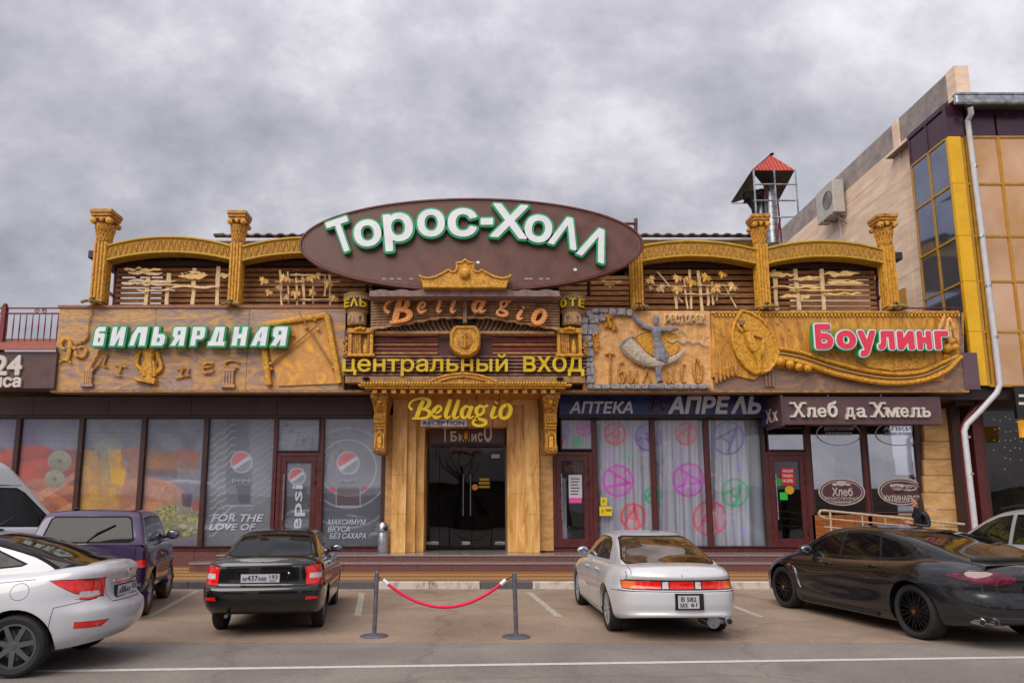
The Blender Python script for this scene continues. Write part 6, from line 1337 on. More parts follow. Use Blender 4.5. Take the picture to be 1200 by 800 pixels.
for x0, y0, x1, y1, w_ in ((328, 316, 330, 360, 2.4), (347, 320, 348, 358, 2.2), (354, 322, 356, 357, 3), (337, 318, 338, 356, 2), (381, 322, 380, 347, 2), (386, 322, 387, 360, 2.2), (366, 325, 367, 355, 2)): stake(s2, x0, y0, x1, y1, w_)
for x0, x1, y in ((322, 398, 330), (330, 396, 350.5), (340, 380, 322)): wavy(s2, x0, x1, y, 1.3, slat_pale, .5)
for a, b, s_ in ((310, 328, 7), (334, 325, 7.5), (316, 342, 5.5), (326, 336, 4.5), (347, 343, 7.5), (335, 348, 5), (364, 325, 7), (371, 323, 6), (367, 342, 6), (386, 332, 7), (393, 349, 6.5), (357, 327, 4), (341, 328, 4)): leaf(s2, a, b, s_, YSc-.42, leaf_m if s_ > 5 else slat_pale)
s3 = screen('short slatted screen under the right end of the brown oval', 655, 737, 322, 365, 7, (698, 735))
leaf(s3, 714, 331, 8, YSc-.42, leaf_m, 3.14); wavy(s3, 704, 730, 330, 3)
s4 = screen('slatted screen with maple leaves right of the brown oval', 755, 886, 315, 364, 7, (757, 883))
for x0, y0, x1, y1, w_ in ((808, 316, 810, 362, 2.6), (818, 317, 823, 364, 3.4), (792, 345, 793, 362, 3), (802, 326, 806, 362, 2), (829, 334, 830, 358, 2.8), (834, 330, 836, 357, 2.4), (841, 342, 840, 352, 1.6), (848, 333, 863, 360, 1.6), (770, 318, 800, 354, 1.4)): stake(s4, x0, y0, x1, y1, w_)
for x0, x1, y in ((763, 860, 334.5), (790, 862, 344)): wavy(s4, x0, x1, y, 1.2, slat_pale, .8)
for a, b, s_, m_ in ((761, 327, 7.5, leaf_m), (773, 337, 7, slat_pale), (794, 325, 7, leaf_m), (794, 338, 7.5, leaf_m), (811, 330, 7.5, leaf_y), (828, 324, 7.5, leaf_y), (847, 321, 6, leaf_y), (838, 337, 7.5, leaf_m), (859, 335, 7.5, leaf_m), (806, 326, 4, leaf_m), (763, 337, 4, slat_pale)): leaf(s4, a, b, s_, YSc-.42, m_)
s5 = screen('slatted screen with driftwood and stakes in the last bay on the right', 898, 1026, 316, 364, 8, (900, 1024))
for x0, y0, x1, y1 in ((907, 316, 911, 363), (932, 315, 937, 363), (963, 315, 966, 363)): stake(s5, x0, y0, x1, y1, 4.5)
for x0, x1, y, w_ in ((900, 931, 322, 4.5), (929, 962, 326, 4.5), (966, 1007, 320.5, 5), (969, 1012, 330.5, 4.5), (904, 962, 336, 3), (914, 934, 347, 4), (938, 949, 348, 4), (966, 1010, 344, 2), (930, 1000, 340, 1.6)): wavy(s5, x0, x1, y, w_)
tf = thing('terrace_canopy', 'dark timber canopy roof over the slatted terrace screens', 'canopy', at(580, 361, YCn+.4))
for a, b in ((105, 360), (730, 1060)):
 xa, xb = Xof(a, 300, YCn+.3), Xof(b, 300, YCn+.3)
for (a, b, ya, yb) in ((116, 740, 293, 297), (740, 1048, 296, 300)):
 xa, xb = Xof(a, 300, YCn+.3), Xof(b, 300, YCn+.3); zz_ = Zof(yb+1, YCn+.3)
 g = G(); g.box(xa, xb, YCn+.26, YSc+1.5, zz_, zz_+.1); g.obj('roof_board', dkwood, tf)
 for q in np.linspace(xa+.3, xb-.3, 16 if xb-xa > 8 else 9): G().box(q-.04, q+.04, YCn+.3, YSc+1.4, zz_-.14, zz_-.002).obj('rafter', dkwood, tf)
for a, b, y0, y1 in ((133, 440, 305, 311.5), (655, 890, 307, 313.5), (896, 1030, 308, 314)): G().pbox(a, b, y0, y1, YSc-.1, .1).obj('cross_beam', dkwood, tf)
for a, b, y0, y1 in ((103, 116, 293, 302), (1049, 1058, 295, 304)): G().pbox(a, b, y0, y1, YCn+.1, 1.5).obj('gutter_end', darkbrown, tf, bevel=.02)
for a, b, c_, d in ((128, 302, 139, 322), (124, 340, 137, 350), (136, 312, 133, 361), (1034, 312, 1027, 330), (1027, 352, 1036, 344), (1027, 312, 1029, 364)): G().tube([at(a, b, YCn+.6), at(c_, d, YCn+.6)], .045, 6).obj('brace', red_m, tf)
rb_ = thing('rear_hall', 'pale building with corrugated brown roof and white gutter behind the terrace', 'building', (0, 24, 0))
Yh = 22.5
for a, b, y0, y1, mt in ((252, 420, 283, 300, M('cream_wall', '#b4946c', '#c8a880', 3, .7)), (735, 915, 283, 300, yellow_p)): G().pbox(a, b, y0, y1, Yh, 4).obj('wall', mt, rb_)
G().box(Xof(200, 300, YSc+1.6), Xof(915, 300, YSc+1.6), YSc+1.2, Yh+4, ZF1, Zof(300, YSc+1.6)).obj('wall_mass', dkwood, rb_)
G().pbox(249, 420, 278.5, 283, Yh-.35, .14).obj('gutter', white_pvc, rb_, bevel=.03); G().pbox(735, 905, 278, 281.5, Yh-.35, .14).obj('gutter', white_pvc, rb_, bevel=.03)
G().pbox(252, 257, 283, 290, Yh-.2, .14).obj('downpipe', white_pvc, rb_); G().pbox(250, 262, 273.5, 276, Yh-.1, .2).obj('vent_cap', darkbrown, rb_)
g = G(); xa, xb = Xof(262, 280, Yh), Xof(905, 280, Yh); z0 = Zof(278, Yh); n_ = int((xb-xa)/.1); vs = []; fs = []
for k in range(n_+1):
 xx = xa+(xb-xa)*k/n_; dz = .03 if k % 4 < 2 else -.02; vs += [(xx, Yh-.3, z0+dz), (xx, Yh+6, z0+dz+.9), (xx, Yh-.3, z0+dz-.04), (xx, Yh+6, z0+dz+.86)]
for k in range(n_): a = 4*k; fs += [(a, a+4, a+5, a+1), (a+2, a+3, a+7, a+6), (a, a+2, a+6, a+4)]
g.add(vs, fs); g.obj('metal_roof', brownroof, rb_)
def railing(label, x0p, x1p, yt, yb, Y, n, post_px=None):
 o = thing('iron_railing', label, 'railing', at((x0p+x1p)/2, yb, Y)); A_, B_ = Xof(x0p, yt, Y), Xof(x1p, yt, Y); zt_, zb2 = Zof(yt, Y), Zof(yb, Y)
 for zz_ in (zt_, zt_-.15, zb2+.05): G().tube([(A_, Y, zz_), (B_, Y, zz_)], .022, 6).obj('rail', red_m, o)
 for k in range(n):
  xx = A_+(B_-A_)*(k+.5)/n; g = G(); g.tube([(xx, Y, zb2+.05), (xx, Y, (zt_+zb2)/2-.03), (xx, Y, (zt_+zb2)/2+.02), (xx, Y, zt_-.15)], [.011, .02, .02, .011], 6); g.obj('baluster', red_m, o)
 for k in (.32, .78): g = G(); xx = A_+(B_-A_)*k; g.tube([(xx+.08*math.cos(a)*(1-a/12), Y, zt_-.08+.06*math.sin(a)*(1-a/12)) for a in np.linspace(0, 9, 18)], .012, 5); g.tube([(xx+.2-.08*math.cos(a)*(1-a/12), Y, zt_-.08+.06*math.sin(a)*(1-a/12)) for a in np.linspace(0, 9, 18)], .012, 5); g.obj('scroll', red_m, o, True)
 if post_px: xx = Xof(post_px, 390, Y); g = G(); g.box(xx-.06, xx+.06, Y-.06, Y+.06, zb2-.3, zt_+.05); g.ball((xx, Y, zt_+.08), .06); g.obj('post', red_m, o)
 return o
railing('maroon iron railing with scrolls at the left edge of the terrace', -60, 73, 361, 407.5, 17.9, 18, 3)
railing('maroon iron railing behind the right end of the fascia', 1060, 1134, 361, 405, 18.0, 11)
Yp = 21.0
sp = thing('roof_smoke_pipe', 'galvanised smoke pipes with black elbow under the red roof shelter', 'chimney', at(900, 284, Yp))
g = G(); c0, c1 = at(906, 286, Yp), at(903, 205, Yp); n_ = 12
for k in range(n_): a, b = c0.lerp(c1, k/n_), c0.lerp(c1, (k+.97)/n_); G().tube([(c0.x, Yp, a.z), (c0.x, Yp, b.z)], [.19, .185], 14).obj('pipe_segment', galv, sp, True)
G().tube([at(892, 286, Yp+.3), at(891, 232, Yp+.3)], .16, 12).obj('pipe', galv, sp, True)
G().tube([at(888, 262, Yp-.2), at(884, 244, Yp-.2), at(880, 234, Yp-.2), at(876, 231, Yp-.2)], [.1, .1, .16, .2], 12).obj('elbow', black_m, sp, True)
G().tube([at(874, 231, Yp-.2), at(893, 227, Yp-.1)], .17, 12).obj('black_cap', black_m, sp, True)
shl = thing('chimney_shelter', 'tilted red sheet metal roof on a thin white frame over the smoke pipes', 'shelter', at(905, 260, Yp))
Ya, Yb2 = Yp-.9, Yp+1.1
ridge = at(912, 171.5, Ya); L1 = at(882, 199.5, Ya); R1 = at(932, 199.5, Ya)
ridgeb = Vector((ridge.x-.5, Yb2+.5, ridge.z));
n_ = 12
for k in range(n_):
 t0, t1 = k/n_, (k+.8)/n_; A_ = L1.lerp(R1, t0); B_ = L1.lerp(R1, t1)
 ta = min(t0/.6, 1) if t0 < .6 else (1-t0)/.4; tb_ = min(t1/.6, 1) if t1 < .6 else (1-t1)/.4
 A2 = Vector((A_.x, A_.y+.5*ta, A_.z+(ridge.z-L1.z)*ta)); B2 = Vector((B_.x, B_.y+.5*tb_, B_.z+(ridge.z-L1.z)*tb_))
 G().add([A_, B_, B2, A2, A_+Vector((0, .04, 0)), B_+Vector((0, .04, 0)), B2+Vector((0, .04, 0)), A2+Vector((0, .04, 0))], [(0, 1, 2, 3), (7, 6, 5, 4), (0, 4, 5, 1), (2, 6, 7, 3), (1, 5, 6, 2), (0, 3, 7, 4)]).obj('roof_strip', redroof, shl)
g = G(); g.add([L1+Vector((0, .06, 0)), R1+Vector((0, .06, 0)), ridge+Vector((0, .56, 0))], [(0, 1, 2)]); g.obj('gable_sheet', redroof, shl)
Lb = at(857, 238, Yp+.2); rt = ridge+Vector((0, .5, .02))
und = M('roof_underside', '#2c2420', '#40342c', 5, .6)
def sheet(P_, mt, nm):
 P_ = [Vector(p) for p in P_]; nn = (P_[1]-P_[0]).cross(P_[2]-P_[0]).normalized()*.025; q = [p+nn for p in P_]; k = len(P_)
 G().add(P_+q, [tuple(range(k)), tuple(range(2*k-1, k-1, -1))]+[(i, i+k, (i+1) % k+k, (i+1) % k) for i in range(k)]).obj(nm, mt, shl)
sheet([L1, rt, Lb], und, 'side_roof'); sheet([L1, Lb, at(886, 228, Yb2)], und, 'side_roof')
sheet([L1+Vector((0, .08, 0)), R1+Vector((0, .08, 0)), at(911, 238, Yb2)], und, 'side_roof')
g = G(); g.ball(ridge+Vector((0, .5, .0)), .07, .1, .035); g.obj('ridge_cap', black_m, shl)
for a, y0, y1, Y in ((883, 200, 256, Ya), (907, 199, 240, Ya), (932, 199, 256, Ya), (894, 222, 262, Yb2)): G().tube([at(a, y0, Y), Vector((at(a, y0, Y).x, Y, at(a, y1, Y).z))], .03, 6).obj('post', galv, shl)
for y in (216, 235): G().tube([at(883, y, Ya), at(932, y, Ya)], .028, 6).obj('cross_rail', galv, shl)
G().tube([at(857, 238, Yp+.2), at(884, 238, Yp)], .025, 6).obj('cross_rail', galv, shl); G().tube([at(905, 255, Ya), at(932, 254, Ya)], .025, 6).obj('cross_rail', galv, shl)
for a, b, c_, d in ((911, 232, 916, 284), (898, 212, 896, 234), (914, 256, 911, 278)): G().tube([at(a, b, Yp-.3), at(c_, d, Yp-.3)], .03, 6).obj('rusty_brace', red_m, shl)
# ================================================================== RIGHT BUILDING
YR = 17.6
XW = at(1119, 78, YR).x; ZW = at(1119, 78, YR).z; XB = 12.9
rbd = thing('right_building', 'tall pink stone clad building with yellow framed glass bay at the right', 'building', (XW, YR+4, 0))
YE = 33
zpar = ZW-.80
zr = [Zof(q, YR) for q in (128, 161, 216, 277, 330, 389, 452)]
G().box(XW, XW+.45, YR+.12, YE, zr[6]-.3, zpar-.02).obj('side_wall_core', parapet, rbd)
G().box(XW-.02, XW+.34, YR+.36, YE, zpar+.0, ZW).obj('parapet_band', parapet, rbd)
G().box(XW-.03, XW+.36, YR-.01, YR+.35, zr[0]+.25, ZW+.02).obj('parapet_pier', wallpink, rbd)
G().box(XW-.07, XW+.48, YR+2.6, YR+2.9, 6, ZW+.012).obj('wall_rib', wallpink, rbd)
y = YR+.46; rows_ = []
z = zr[6]-.3
while z < zpar-.05:
 z2 = min(z+.62, zpar-.02); y = YR+.46-(.6 if int(z/.62) % 2 else 0);
 while y < YE:
  y2 = min(y+1.75, YE); ya = max(y, YR+.46)
  if y2-ya > .1: G().box(XW-.035-random.uniform(0, .006), XW+.01, ya+.006, y2-.006, z+.005, z2-.005).obj('facing_slab', wallpink, rbd)
  y = y2
 z = z2
for py_ in (0, 1): G().box(XW-.07, XW, YR+.5, YE, 6.4+py_*2.2, 6.44+py_*2.2).obj('string_course', wallpink, rbd) if py_ == 0 else None
zr_unused = [Zof(q, YR) for q in (128, 161, 216, 277, 330, 389, 452)]
YB1 = YR+1.62
G().box(XB+.02, XW+.2, YR+.05, YB1, zr[6], zr[0]+.2).obj('bay_core', M('bay_core', '#2c2024', '#382a2e', 3, .6), rbd)
for i in range(6):
 for k in range(2):
  ya, yb_ = YR+.06+k*.78, YR+.06+(k+1)*.78
  G().box(XB, XB+.03, ya+.03, yb_-.03, zr[i+1]+.03, zr[i]-.03).obj('bay_pane', purple_p if i == 0 else tintg, rbd)
for k in range(3): yy = YR+.06+k*.78; G().box(XB-.03, XB+.02, yy-.03, yy+.03, zr[6], zr[1]).obj('bay_mullion', ambr_f, rbd); G().box(XB-.03, XB+.02, yy-.03, yy+.03, zr[1]+.001, zr[0]+.12).obj('bay_mullion', purple_p, rbd)
for i in range(1, 7): G().box(XB-.028, XB+.02, YR+.06, YB1, zr[i]-.03, zr[i]+.03).obj('bay_transom', ambr_f, rbd)
G().box(XB-.035, XB+.03, YR-.0, YB1+.05, zr[0]+.02, zr[0]+.14).obj('bay_head', purple_p, rbd)
for i in range(1, 6): G().box(XB-.05, XB+.30, YR-.06, YR+.04, zr[i+1]+.004, zr[i]-.004).obj('corner_panel', yellow_p, rbd, bevel=.006)
G().box(XB-.05, XB+.42, YR-.06, YR+.04, zr[1]+.01, zr[0]+.14).obj('corner_panel', purple_p, rbd)
for a, b in ((.31, .40), (.44, .52)): G().box(XB+a, XB+b, YR-.03, YR+.04, zr[6], zr[1]).obj('front_mullion', ambr_f, rbd)
xm = [XB+.52]+[Xof(p, 216, YR) for p in (1175, 1214, 1253)]
for i in range(6):
 for k in range(3): G().box(xm[k]+.03, xm[k+1]-.03, YR, YR+.03, zr[i+1]+.03, zr[i]-.03).obj('front_pane', purple_p if i == 0 else film, rbd)
for k in (1, 2, 3): G().box(xm[k]-.035, xm[k]+.035, YR-.03, YR+.03, zr[6], zr[1]).obj('front_mullion', ambr_f, rbd)
for i in range(1, 7): G().box(XB+.4, xm[3], YR-.032, YR+.03, zr[i]-.03, zr[i]+.03).obj('front_transom', ambr_f, rbd)
G().box(XW+.5, xm[3]+3, YR+.5, YR+9, zr[6], zr[0]+.2).obj('bay_mass', MATS['bay_core'], rbd)
za, zb3 = Zof(113, YR-.3), Zof(124, YR-.3)
G().box(XB+.1, xm[3]+3, YR-.3, YR+3, zr[0]+.14, za-.05).obj('eaves_soffit', parapet, rbd)
G().box(XB+.02, xm[3]+3, YR-.42, YR-.29, zb3, za).obj('gutter', galv, rbd, bevel=.04)
G().box(XB+.02, xm[3]+3, YR-.44, YR-.27, za-.02, za+.03).obj('gutter_lip', galv, rbd)
wp = thing('white_rainwater_pipe', 'long white rainwater pipe with elbows down the yellow and glass corner', 'pipe', at(1144, 615, YR-.15))
P = [at(1137, 126, YR-.35), at(1138, 134, YR-.3), at(1134, 141, YR-.15), at(1135, 150, YR-.12), at(1150, 270, YR-.12), at(1166, 400, YR-.12), at(1172, 450, YR-.12), at(1168, 460, YR-.12), at(1148, 482, YR-.08), at(1133, 497, YR-.05), at(1130, 505, YR-.05), at(1142, 612, YR-.05), at(1145, 640, YR-.05)]
G().tube(P, .07, 10).obj('pipe', white_pvc, wp, True)
for a, b in ((1142, 195), (1150, 277), (1158, 335), (1166, 395), (1133, 512), (1137, 555)): c = at(a, b, YR-.12 if b < 500 else YR-.05); G().tube([Vector((c.x, c.y, c.z-.03)), Vector((c.x, c.y, c.z+.03))], .082, 10).obj('clip', galv, wp)
rp_ = thing('maroon_rainwater_pipe', 'maroon rainwater pipe beside the pale stone pillar', 'pipe', at(1145, 610, YR+.3))
P = [at(1157, 432, YR+.3), at(1158, 450, YR+.3), at(1152, 468, YR+.35), at(1133, 490, YR+.45), at(1127, 502, YR+.45), at(1139, 612, YR+.45), at(1141, 640, YR+.45)]; G().tube(P, .07, 10).obj('pipe', red_m, rp_, True); G().tube([P[0], at(1157, 426, YR+.3)], [.09, .13], 10).obj('hopper', red_m, rp_)
G().box(XB-1.4, xm[3]+3, YR+.1, YR+4, zr[6]-.35, zr[6]-.02).obj('bay_soffit', darkbrown, rbd)
G().box(xR+.1, XW, YR+.4, YF+1, ZF0-.3, ZF0+.3).obj('link_beam', darkbrown, rbd)
G().box(Xof(1122, 560, YF-.3), Xof(1132, 560, YF-.3), YF-.3, YF+.6, 0, zr[6]-.1).obj('brown_column', frame_brown, rbd)
G().box(Xof(1146, 560, YR+.6), Xof(1156, 560, YR+.6), YR+.6, YR+1.0, 0, zr[6]-.1).obj('maroon_column', frame_red, rbd)
G().box(Xof(1117, 560, YF), Xof(1160, 560, YF), YF+.4, YF+.8, 0, zr[6]).obj('dark_wall', darkbrown, rbd)
G().box(Xof(1130, 560, YR+1), Xof(1260, 560, YR+1), YR+.9, YR+4, 0, ZP+.2).obj('plinth', granite, rbd)
win = thing('cafe_window', 'dim cafe window with hanging gold stars and lights at the right edge', 'window', at(1180, 612, YR+.8))
YW = YR+.8
frame_rect(win, 1156, 1240, 478, 640, YW, 3, .1, frame_brown); pane(win, 1159, 1237, 481, 637, YW+.03, glass_d)
G().pbox(1150, 1250, 474, 660, YW+2.5, .1).obj('back_wall', M('cafe_back', '#8c8068', '#a89c80', .7, .8, stretch=(1, 1, 2)), win)
random.seed(11)
gs = M('star_light', '#ffc860', emit=1.2)
stm = thing('star_garland', 'hanging strings with gold stars and tiny lights inside the cafe window', 'garland', at(1180, 560, YW+.3))
for k, (x, n_) in enumerate(((1165, 4), (1172, 3), (1178, 6), (1184, 5), (1190, 4), (1196, 5))):
 G().tube([at(x, 483, YW+.3), at(x, 500+n_*12+10, YW+.3)], .004, 4).obj('string', brass, stm)
 g = G();
 for q in range(n_): c = at(x+random.uniform(-1, 1), 488+q*12+random.uniform(0, 6), YW+.3); g.ball(c, .018, None, None, 6, 4)
 g.obj('tiny_light', gs, stm, True)
 c = at(x, 500+n_*12+10, YW+.3); sp_ = [(c.x+(.11 if q % 2 == 0 else .045)*math.sin(q*math.pi/5), c.z+(.11 if q % 2 == 0 else .045)*math.cos(q*math.pi/5)) for q in range(10)]
 G().prism(sp_, YW+.29, .02).obj('star', brass, stm)
lmp = thing('pendant_lamp', 'cone shaped pendant lamp inside the cafe window', 'lamp', at(1156, 526, YW+.8)); c = at(1163, 526, YW+.8)
G().lathe(c, [(.22, 0), (.2, .04), (.07, .2), (.03, .28)], 14).obj('lamp_shade', brass, lmp, True); G().tube([(c.x, c.y, c.z+.28), (c.x, c.y, c.z+.7)], .01, 5).obj('cord', black_m, lmp)
def poster(x, y):
 P = Pic(x, y, '#787a7c'); P.ell(1172, 586, 16, 22, '#a8a8a6', 15, .2, .9); P.ell(1160, 574, 14, 12, '#5c5c5e', 0, .3, .7); P.ell(1184, 580, 10, 12, '#8c8c8a', 0, .3, .7); P.mix(smooth(.5, .7, fbm(x, y, .12, 5)), '#4c4c4e', .5); return P.c
pos = thing('grey_poster', 'grey toned poster standing low in the cafe window', 'poster', at(1172, 606, YW+.12)); print_sheet(pos, poster, 1158, 1188, 566, 612, YW+.12, name='poster_print'); G().pbox(1157.5, 1188.5, 565.5, 612.5, YW+.125, .01).obj('poster_board', white_pvc, pos)
cs_ = thing('cafe_blade_sign', 'black hanging sign with pale lines at the right edge of the photo', 'sign', at(1196, 490, YR-.2)); G().pbox(1190.5, 1216, 452, 490, YR-.2, .1).obj('board', black_m, cs_)
for k in range(2): G().pbox(1194, 1212, 462+k*9, 465+k*9, YR-.215, .01).obj('pale_line', cream_l, cs_)
G().pbox(1197, 1216, 492, 512, YR+.1, .1).obj('amber_panel', M('amber_glow', '#c88828', emit=.4), cs_)
ac = thing('air_conditioner', 'white air conditioner unit bracketed to the pink side wall', 'air conditioner', (XW-.5, 25.2, at(975, 255, 25.2).z-.0))
Yq0 = None
zA0, zA1 = at(962, 248, 23.4).z, at(962, 210, 23.4).z
xA = XW-.56
ya0 = 23.4;
G().box(xA, xA+.42, ya0, ya0+1.25, zA0, zA1).obj('case', M('ac_white', '#a8a49c', '#b8b4ac', 5, .5), ac, bevel=.03)
g = G(); g.lathe((xA-.0, ya0+.40, (zA0+zA1)/2), [(.30, -.005), (.33, -.02), (.33, .02), (.30, .02)], 20, 'x');
for q in (.06, .12, .18, .24): g.lathe((xA, ya0+.40, (zA0+zA1)/2), [(q, -.02), (q+.012, -.02), (q+.012, -.01), (q, -.01)], 16, 'x')
g.obj('fan_grille', MATS['grey_steel'], ac); G().lathe((xA, ya0+.40, (zA0+zA1)/2), [(.3, -.012), (.3, .0)], 20, 'x').obj('fan_shadow', black_m, ac)
g = G(); g.box(xA, XW, ya0+.15, ya0+.2, zA0-.05, zA0-.005); g.box(xA, XW, ya0+.8, ya0+.85, zA0-.05, zA0-.005); g.tube([(xA+.1, ya0+.17, zA0-.04), (XW, ya0+.17, zA0-.4)], .02, 6); g.obj('wall_bracket', galv, ac)
g = G(); g.tube([(XW-.15, ya0+.5, zA0-.02), (XW-.1, ya0+.5, zA0-.5), (XW-.05, ya0+.6, zA0-2.0)], .025, 6); g.obj('hose', white_pvc, ac)
ac2 = thing('satellite_dish', 'small round dish behind the air conditioner on the side wall', 'dish', (XW-.3, 23.9, zA0+.1)); g = G(); g.lathe((XW-.35, 23.9, zA0+.35), [(.0, .06), (.14, .04), (.24, -.02), (.24, -.03), (.14, .03), (0, .05)], 16, 'x'); g.obj('dish_bowl', parapet, ac2, True); G().tube([(XW-.3, 23.9, zA0+.35), (XW, 23.9, zA0+.1)], .02, 6).obj('arm', galv, ac2)
vt = thing('wall_grille', 'small yellow ventilation grille low on the pink side wall', 'grille', (XW-.05, 19.8, Zof(350, 19.8))); G().box(XW-.11, XW-.034, 20.6, 21.1, Zof(352, 20), Zof(330, 20)).obj('grille_box', ambr_f, vt)
# ================================================================== RAMP, RAIL, STANCHIONS
rl = thing('ramp_handrail', 'bright steel handrail sloping along the bakery ramp', 'handrail', at(1040, 640, 17.1))
Yr1 = 17.15
T0, T1 = at(960, 597.5, Yr1), at(1130, 613, Yr1);
g = G(); g.tube([at(966, 606, Yr1), at(962, 605, Yr1), at(959.5, 601.5, Yr1), at(961, 598, Yr1), at(966, 597.8, Yr1), at(1130, 614, Yr1)], .03, 8); rail_m = M('satin_rail', '#b4a890', '#ccc0a8', 9, .25, metal=.35); g.obj('top_rail', rail_m, rl, True)
for dy_ in (9, 19): G().tube([at(966, 598+dy_, Yr1), at(1110, 611+dy_, Yr1)], .018, 8).obj('mid_rail', rail_m, rl, True)
for p in (972.5, 1010, 1037, 1075, 1105): a = at(p, 598.2+(p-966)*.098, Yr1); G().tube([a, Vector((a.x, a.y, ZP+.2))], .024 if p < 1000 else .016, 8).obj('post', rail_m, rl, True)
g = G(); xa, xb = at(953, 640, 17.1).x, 14.2; g.add([(xa, 16.95, ZP), (xb, 16.95, ZP), (xb, YF-.3, ZP), (xa, YF-.3, ZP), (xa, 16.95, ZPL+.02), (xb, 16.95, ZP+.12), (xb, YF-.3, ZP+.12), (xa, YF-.3, ZPL+.02)], [(0, 3, 2, 1), (4, 5, 6, 7), (0, 1, 5, 4), (1, 2, 6, 5), (2, 3, 7, 6), (3, 0, 4, 7)]); struct(g, 'ramp', granite)
g1 = ground(438.5, 745.5); g2 = ground(605, 746.5)
for k, (c, nm, tp) in enumerate(((g1, 'grey steel stanchion left of the red rope, nearer the black sedan', 670), (g2, 'grey steel stanchion right of the red rope, nearer the white sedan', 671))):
 c = Vector((c.x, c.y, .004)); o = thing('stanchion', nm, 'stanchion', c, 'rope stanchions')
 h_ = Zof(tp, c.y); G().lathe(c, [(.185, 0), (.185, .008), (.17, .018), (.06, .035), (.04, .04)], 28).obj('base', steel_d, o, True)
 dx_ = .02 if k == 0 else -.02
 G().tube([(c.x, c.y, .03), (c.x+dx_, c.y, h_)], .029, 14).obj('post', steel_d, o, True); G().ball((c.x+dx_, c.y, h_), .03, .03, .014, 12, 6).obj('cap', steel_d, o, True)
 G().tube([(c.x+dx_, c.y, h_-.10), (c.x+dx_, c.y, h_-.06)], .036, 14).obj('collar', steel_d, o, True)
rpe = thing('velvet_rope', 'pink red velvet rope sagging between the two steel stanchions', 'rope', ((g1.x+g2.x)/2, g1.y, .5))
xa, xb = Xof(449, 677, g1.y), Xof(593, 678, g2.y); za, zs = Zof(679, g1.y), Zof(711, g1.y)
P = [(xa+(xb-xa)*t, g1.y, za-(za-zs)*(1-(2*t-1)**2)) for t in np.linspace(0, 1, 25)]
G().tube(P, .021, 10).obj('rope', velvet, rpe, True)
G().tube([(g1.x+.04, g1.y, za+.055), P[0]], .012, 6).obj('hook', brass, rpe); G().tube([(g2.x-.04, g2.y, za+.055), P[-1]], .012, 6).obj('hook', brass, rpe)
G().tube([P[0], P[1]], .026, 8).obj('end_cap', white_l, rpe); G().tube([P[-1], P[-2]], .026, 8).obj('end_cap', white_l, rpe)
# ================================================================== PERSON at the ramp
def skin_mesh(name, chains, mat, root, lvl=2, rootpt=0):
 """chains of (x,y,z,r) sharing joints grow one continuous surface"""
 vs = []; es = []; rs_ = []; idx = {}
 for ch in chains:
  last = None
  for x, y, z, r_ in ch:
   k = (round(x, 4), round(y, 4), round(z, 4))
   if k not in idx: idx[k] = len(vs); vs.append((x, y, z)); rs_.append(r_)
   i = idx[k]
   if last is not None and last != i: es.append((last, i))
   last = i
 me = bpy.data.meshes.new(name); me.from_pydata(vs, es, []); o = bpy.data.objects.new(name, me); link(o); o.parent = root
 s = o.modifiers.new('skin', 'SKIN'); s.use_smooth_shade = True
 for i, r_ in enumerate(rs_):
  sv = me.skin_vertices[0].data[i]
  sv.radius = (r_, r_) if not isinstance(r_, tuple) else r_
 me.skin_vertices[0].data[rootpt].use_root = True
 b = o.modifiers.new('subsurf', 'SUBSURF'); b.levels = lvl; b.render_levels = lvl
 me.materials.append(mat); return o
skinm = M('skin', '#a8745c', '#b88468', 12, .5); hairm = M('brown_hair', '#241410', '#3c241c', 30, .5, stretch=(6, 6, .6)); leather = M('black_leather', '#0c0d12', '#16171e', 9, .35); jean = M('dark_jeans', '#14161e', '#1c2030', 20, .8)
YPR = 15.3; hp = at(1077, 583, YPR); base_z = ZP; H_ = hp.z-base_z; k_ = H_/1.70
per = thing('person', 'woman with long brown hair in a black leather jacket looking down at her phone', 'person', (hp.x, YPR, base_z), local=True)
def PT(x, y, z, r_): return (x*k_, y*k_, z*k_, r_*k_ if not isinstance(r_, tuple) else (r_[0]*k_, r_[1]*k_))
skin_mesh('body', [[PT(0, 0, .93, (.15, .12)), PT(.0, 0, 1.08, (.125, .10)), PT(-.01, 0, 1.25, (.15, .11)), PT(-.01, 0, 1.38, (.13, .10)), PT(-.02, 0, 1.45, .06), PT(-.045, -.0, 1.53, .052)],
 [PT(-.01, 0, 1.38, (.13, .10)), PT(-.01, -.17, 1.37, .062), PT(.02, -.20, 1.22, .052), PT(.01, -.22, 1.10, .045), PT(-.13, -.17, 1.12, .036), PT(-.23, -.10, 1.15, .026)],
 [PT(-.01, 0, 1.38, (.13, .10)), PT(-.01, .17, 1.37, .062), PT(.02, .20, 1.22, .052), PT(.01, .20, 1.10, .045), PT(-.13, .08, 1.12, .036), PT(-.24, .0, 1.14, .026)],
 [PT(0, 0, .93, (.15, .12)), PT(0, -.09, .85, .095), PT(.0, -.10, .48, .062), PT(.02, -.10, .10, .045), PT(-.08, -.10, .04, .04)],
 [PT(0, 0, .93, (.15, .12)), PT(0, .09, .85, .095), PT(-.02, .10, .48, .062), PT(-.0, .10, .10, .045), PT(-.1, .10, .04, .04)]], leather, per)
hx, hz = -.075*k_, 1.60*k_
g = G(); g.ball((hx, 0, hz), .078*k_, .072*k_, .105*k_, 16, 12); g.ball((hx-.085*k_, 0, hz-.015*k_), .016*k_, .013*k_, .022*k_, 8, 6); g.ball((hx-.055*k_, 0, hz-.075*k_), .035*k_, .04*k_, .03*k_, 8, 6); g.tube([(hx+.01, 0, hz-.05), (-.02*k_, 0, 1.44*k_)], [.05*k_, .055*k_], 10)
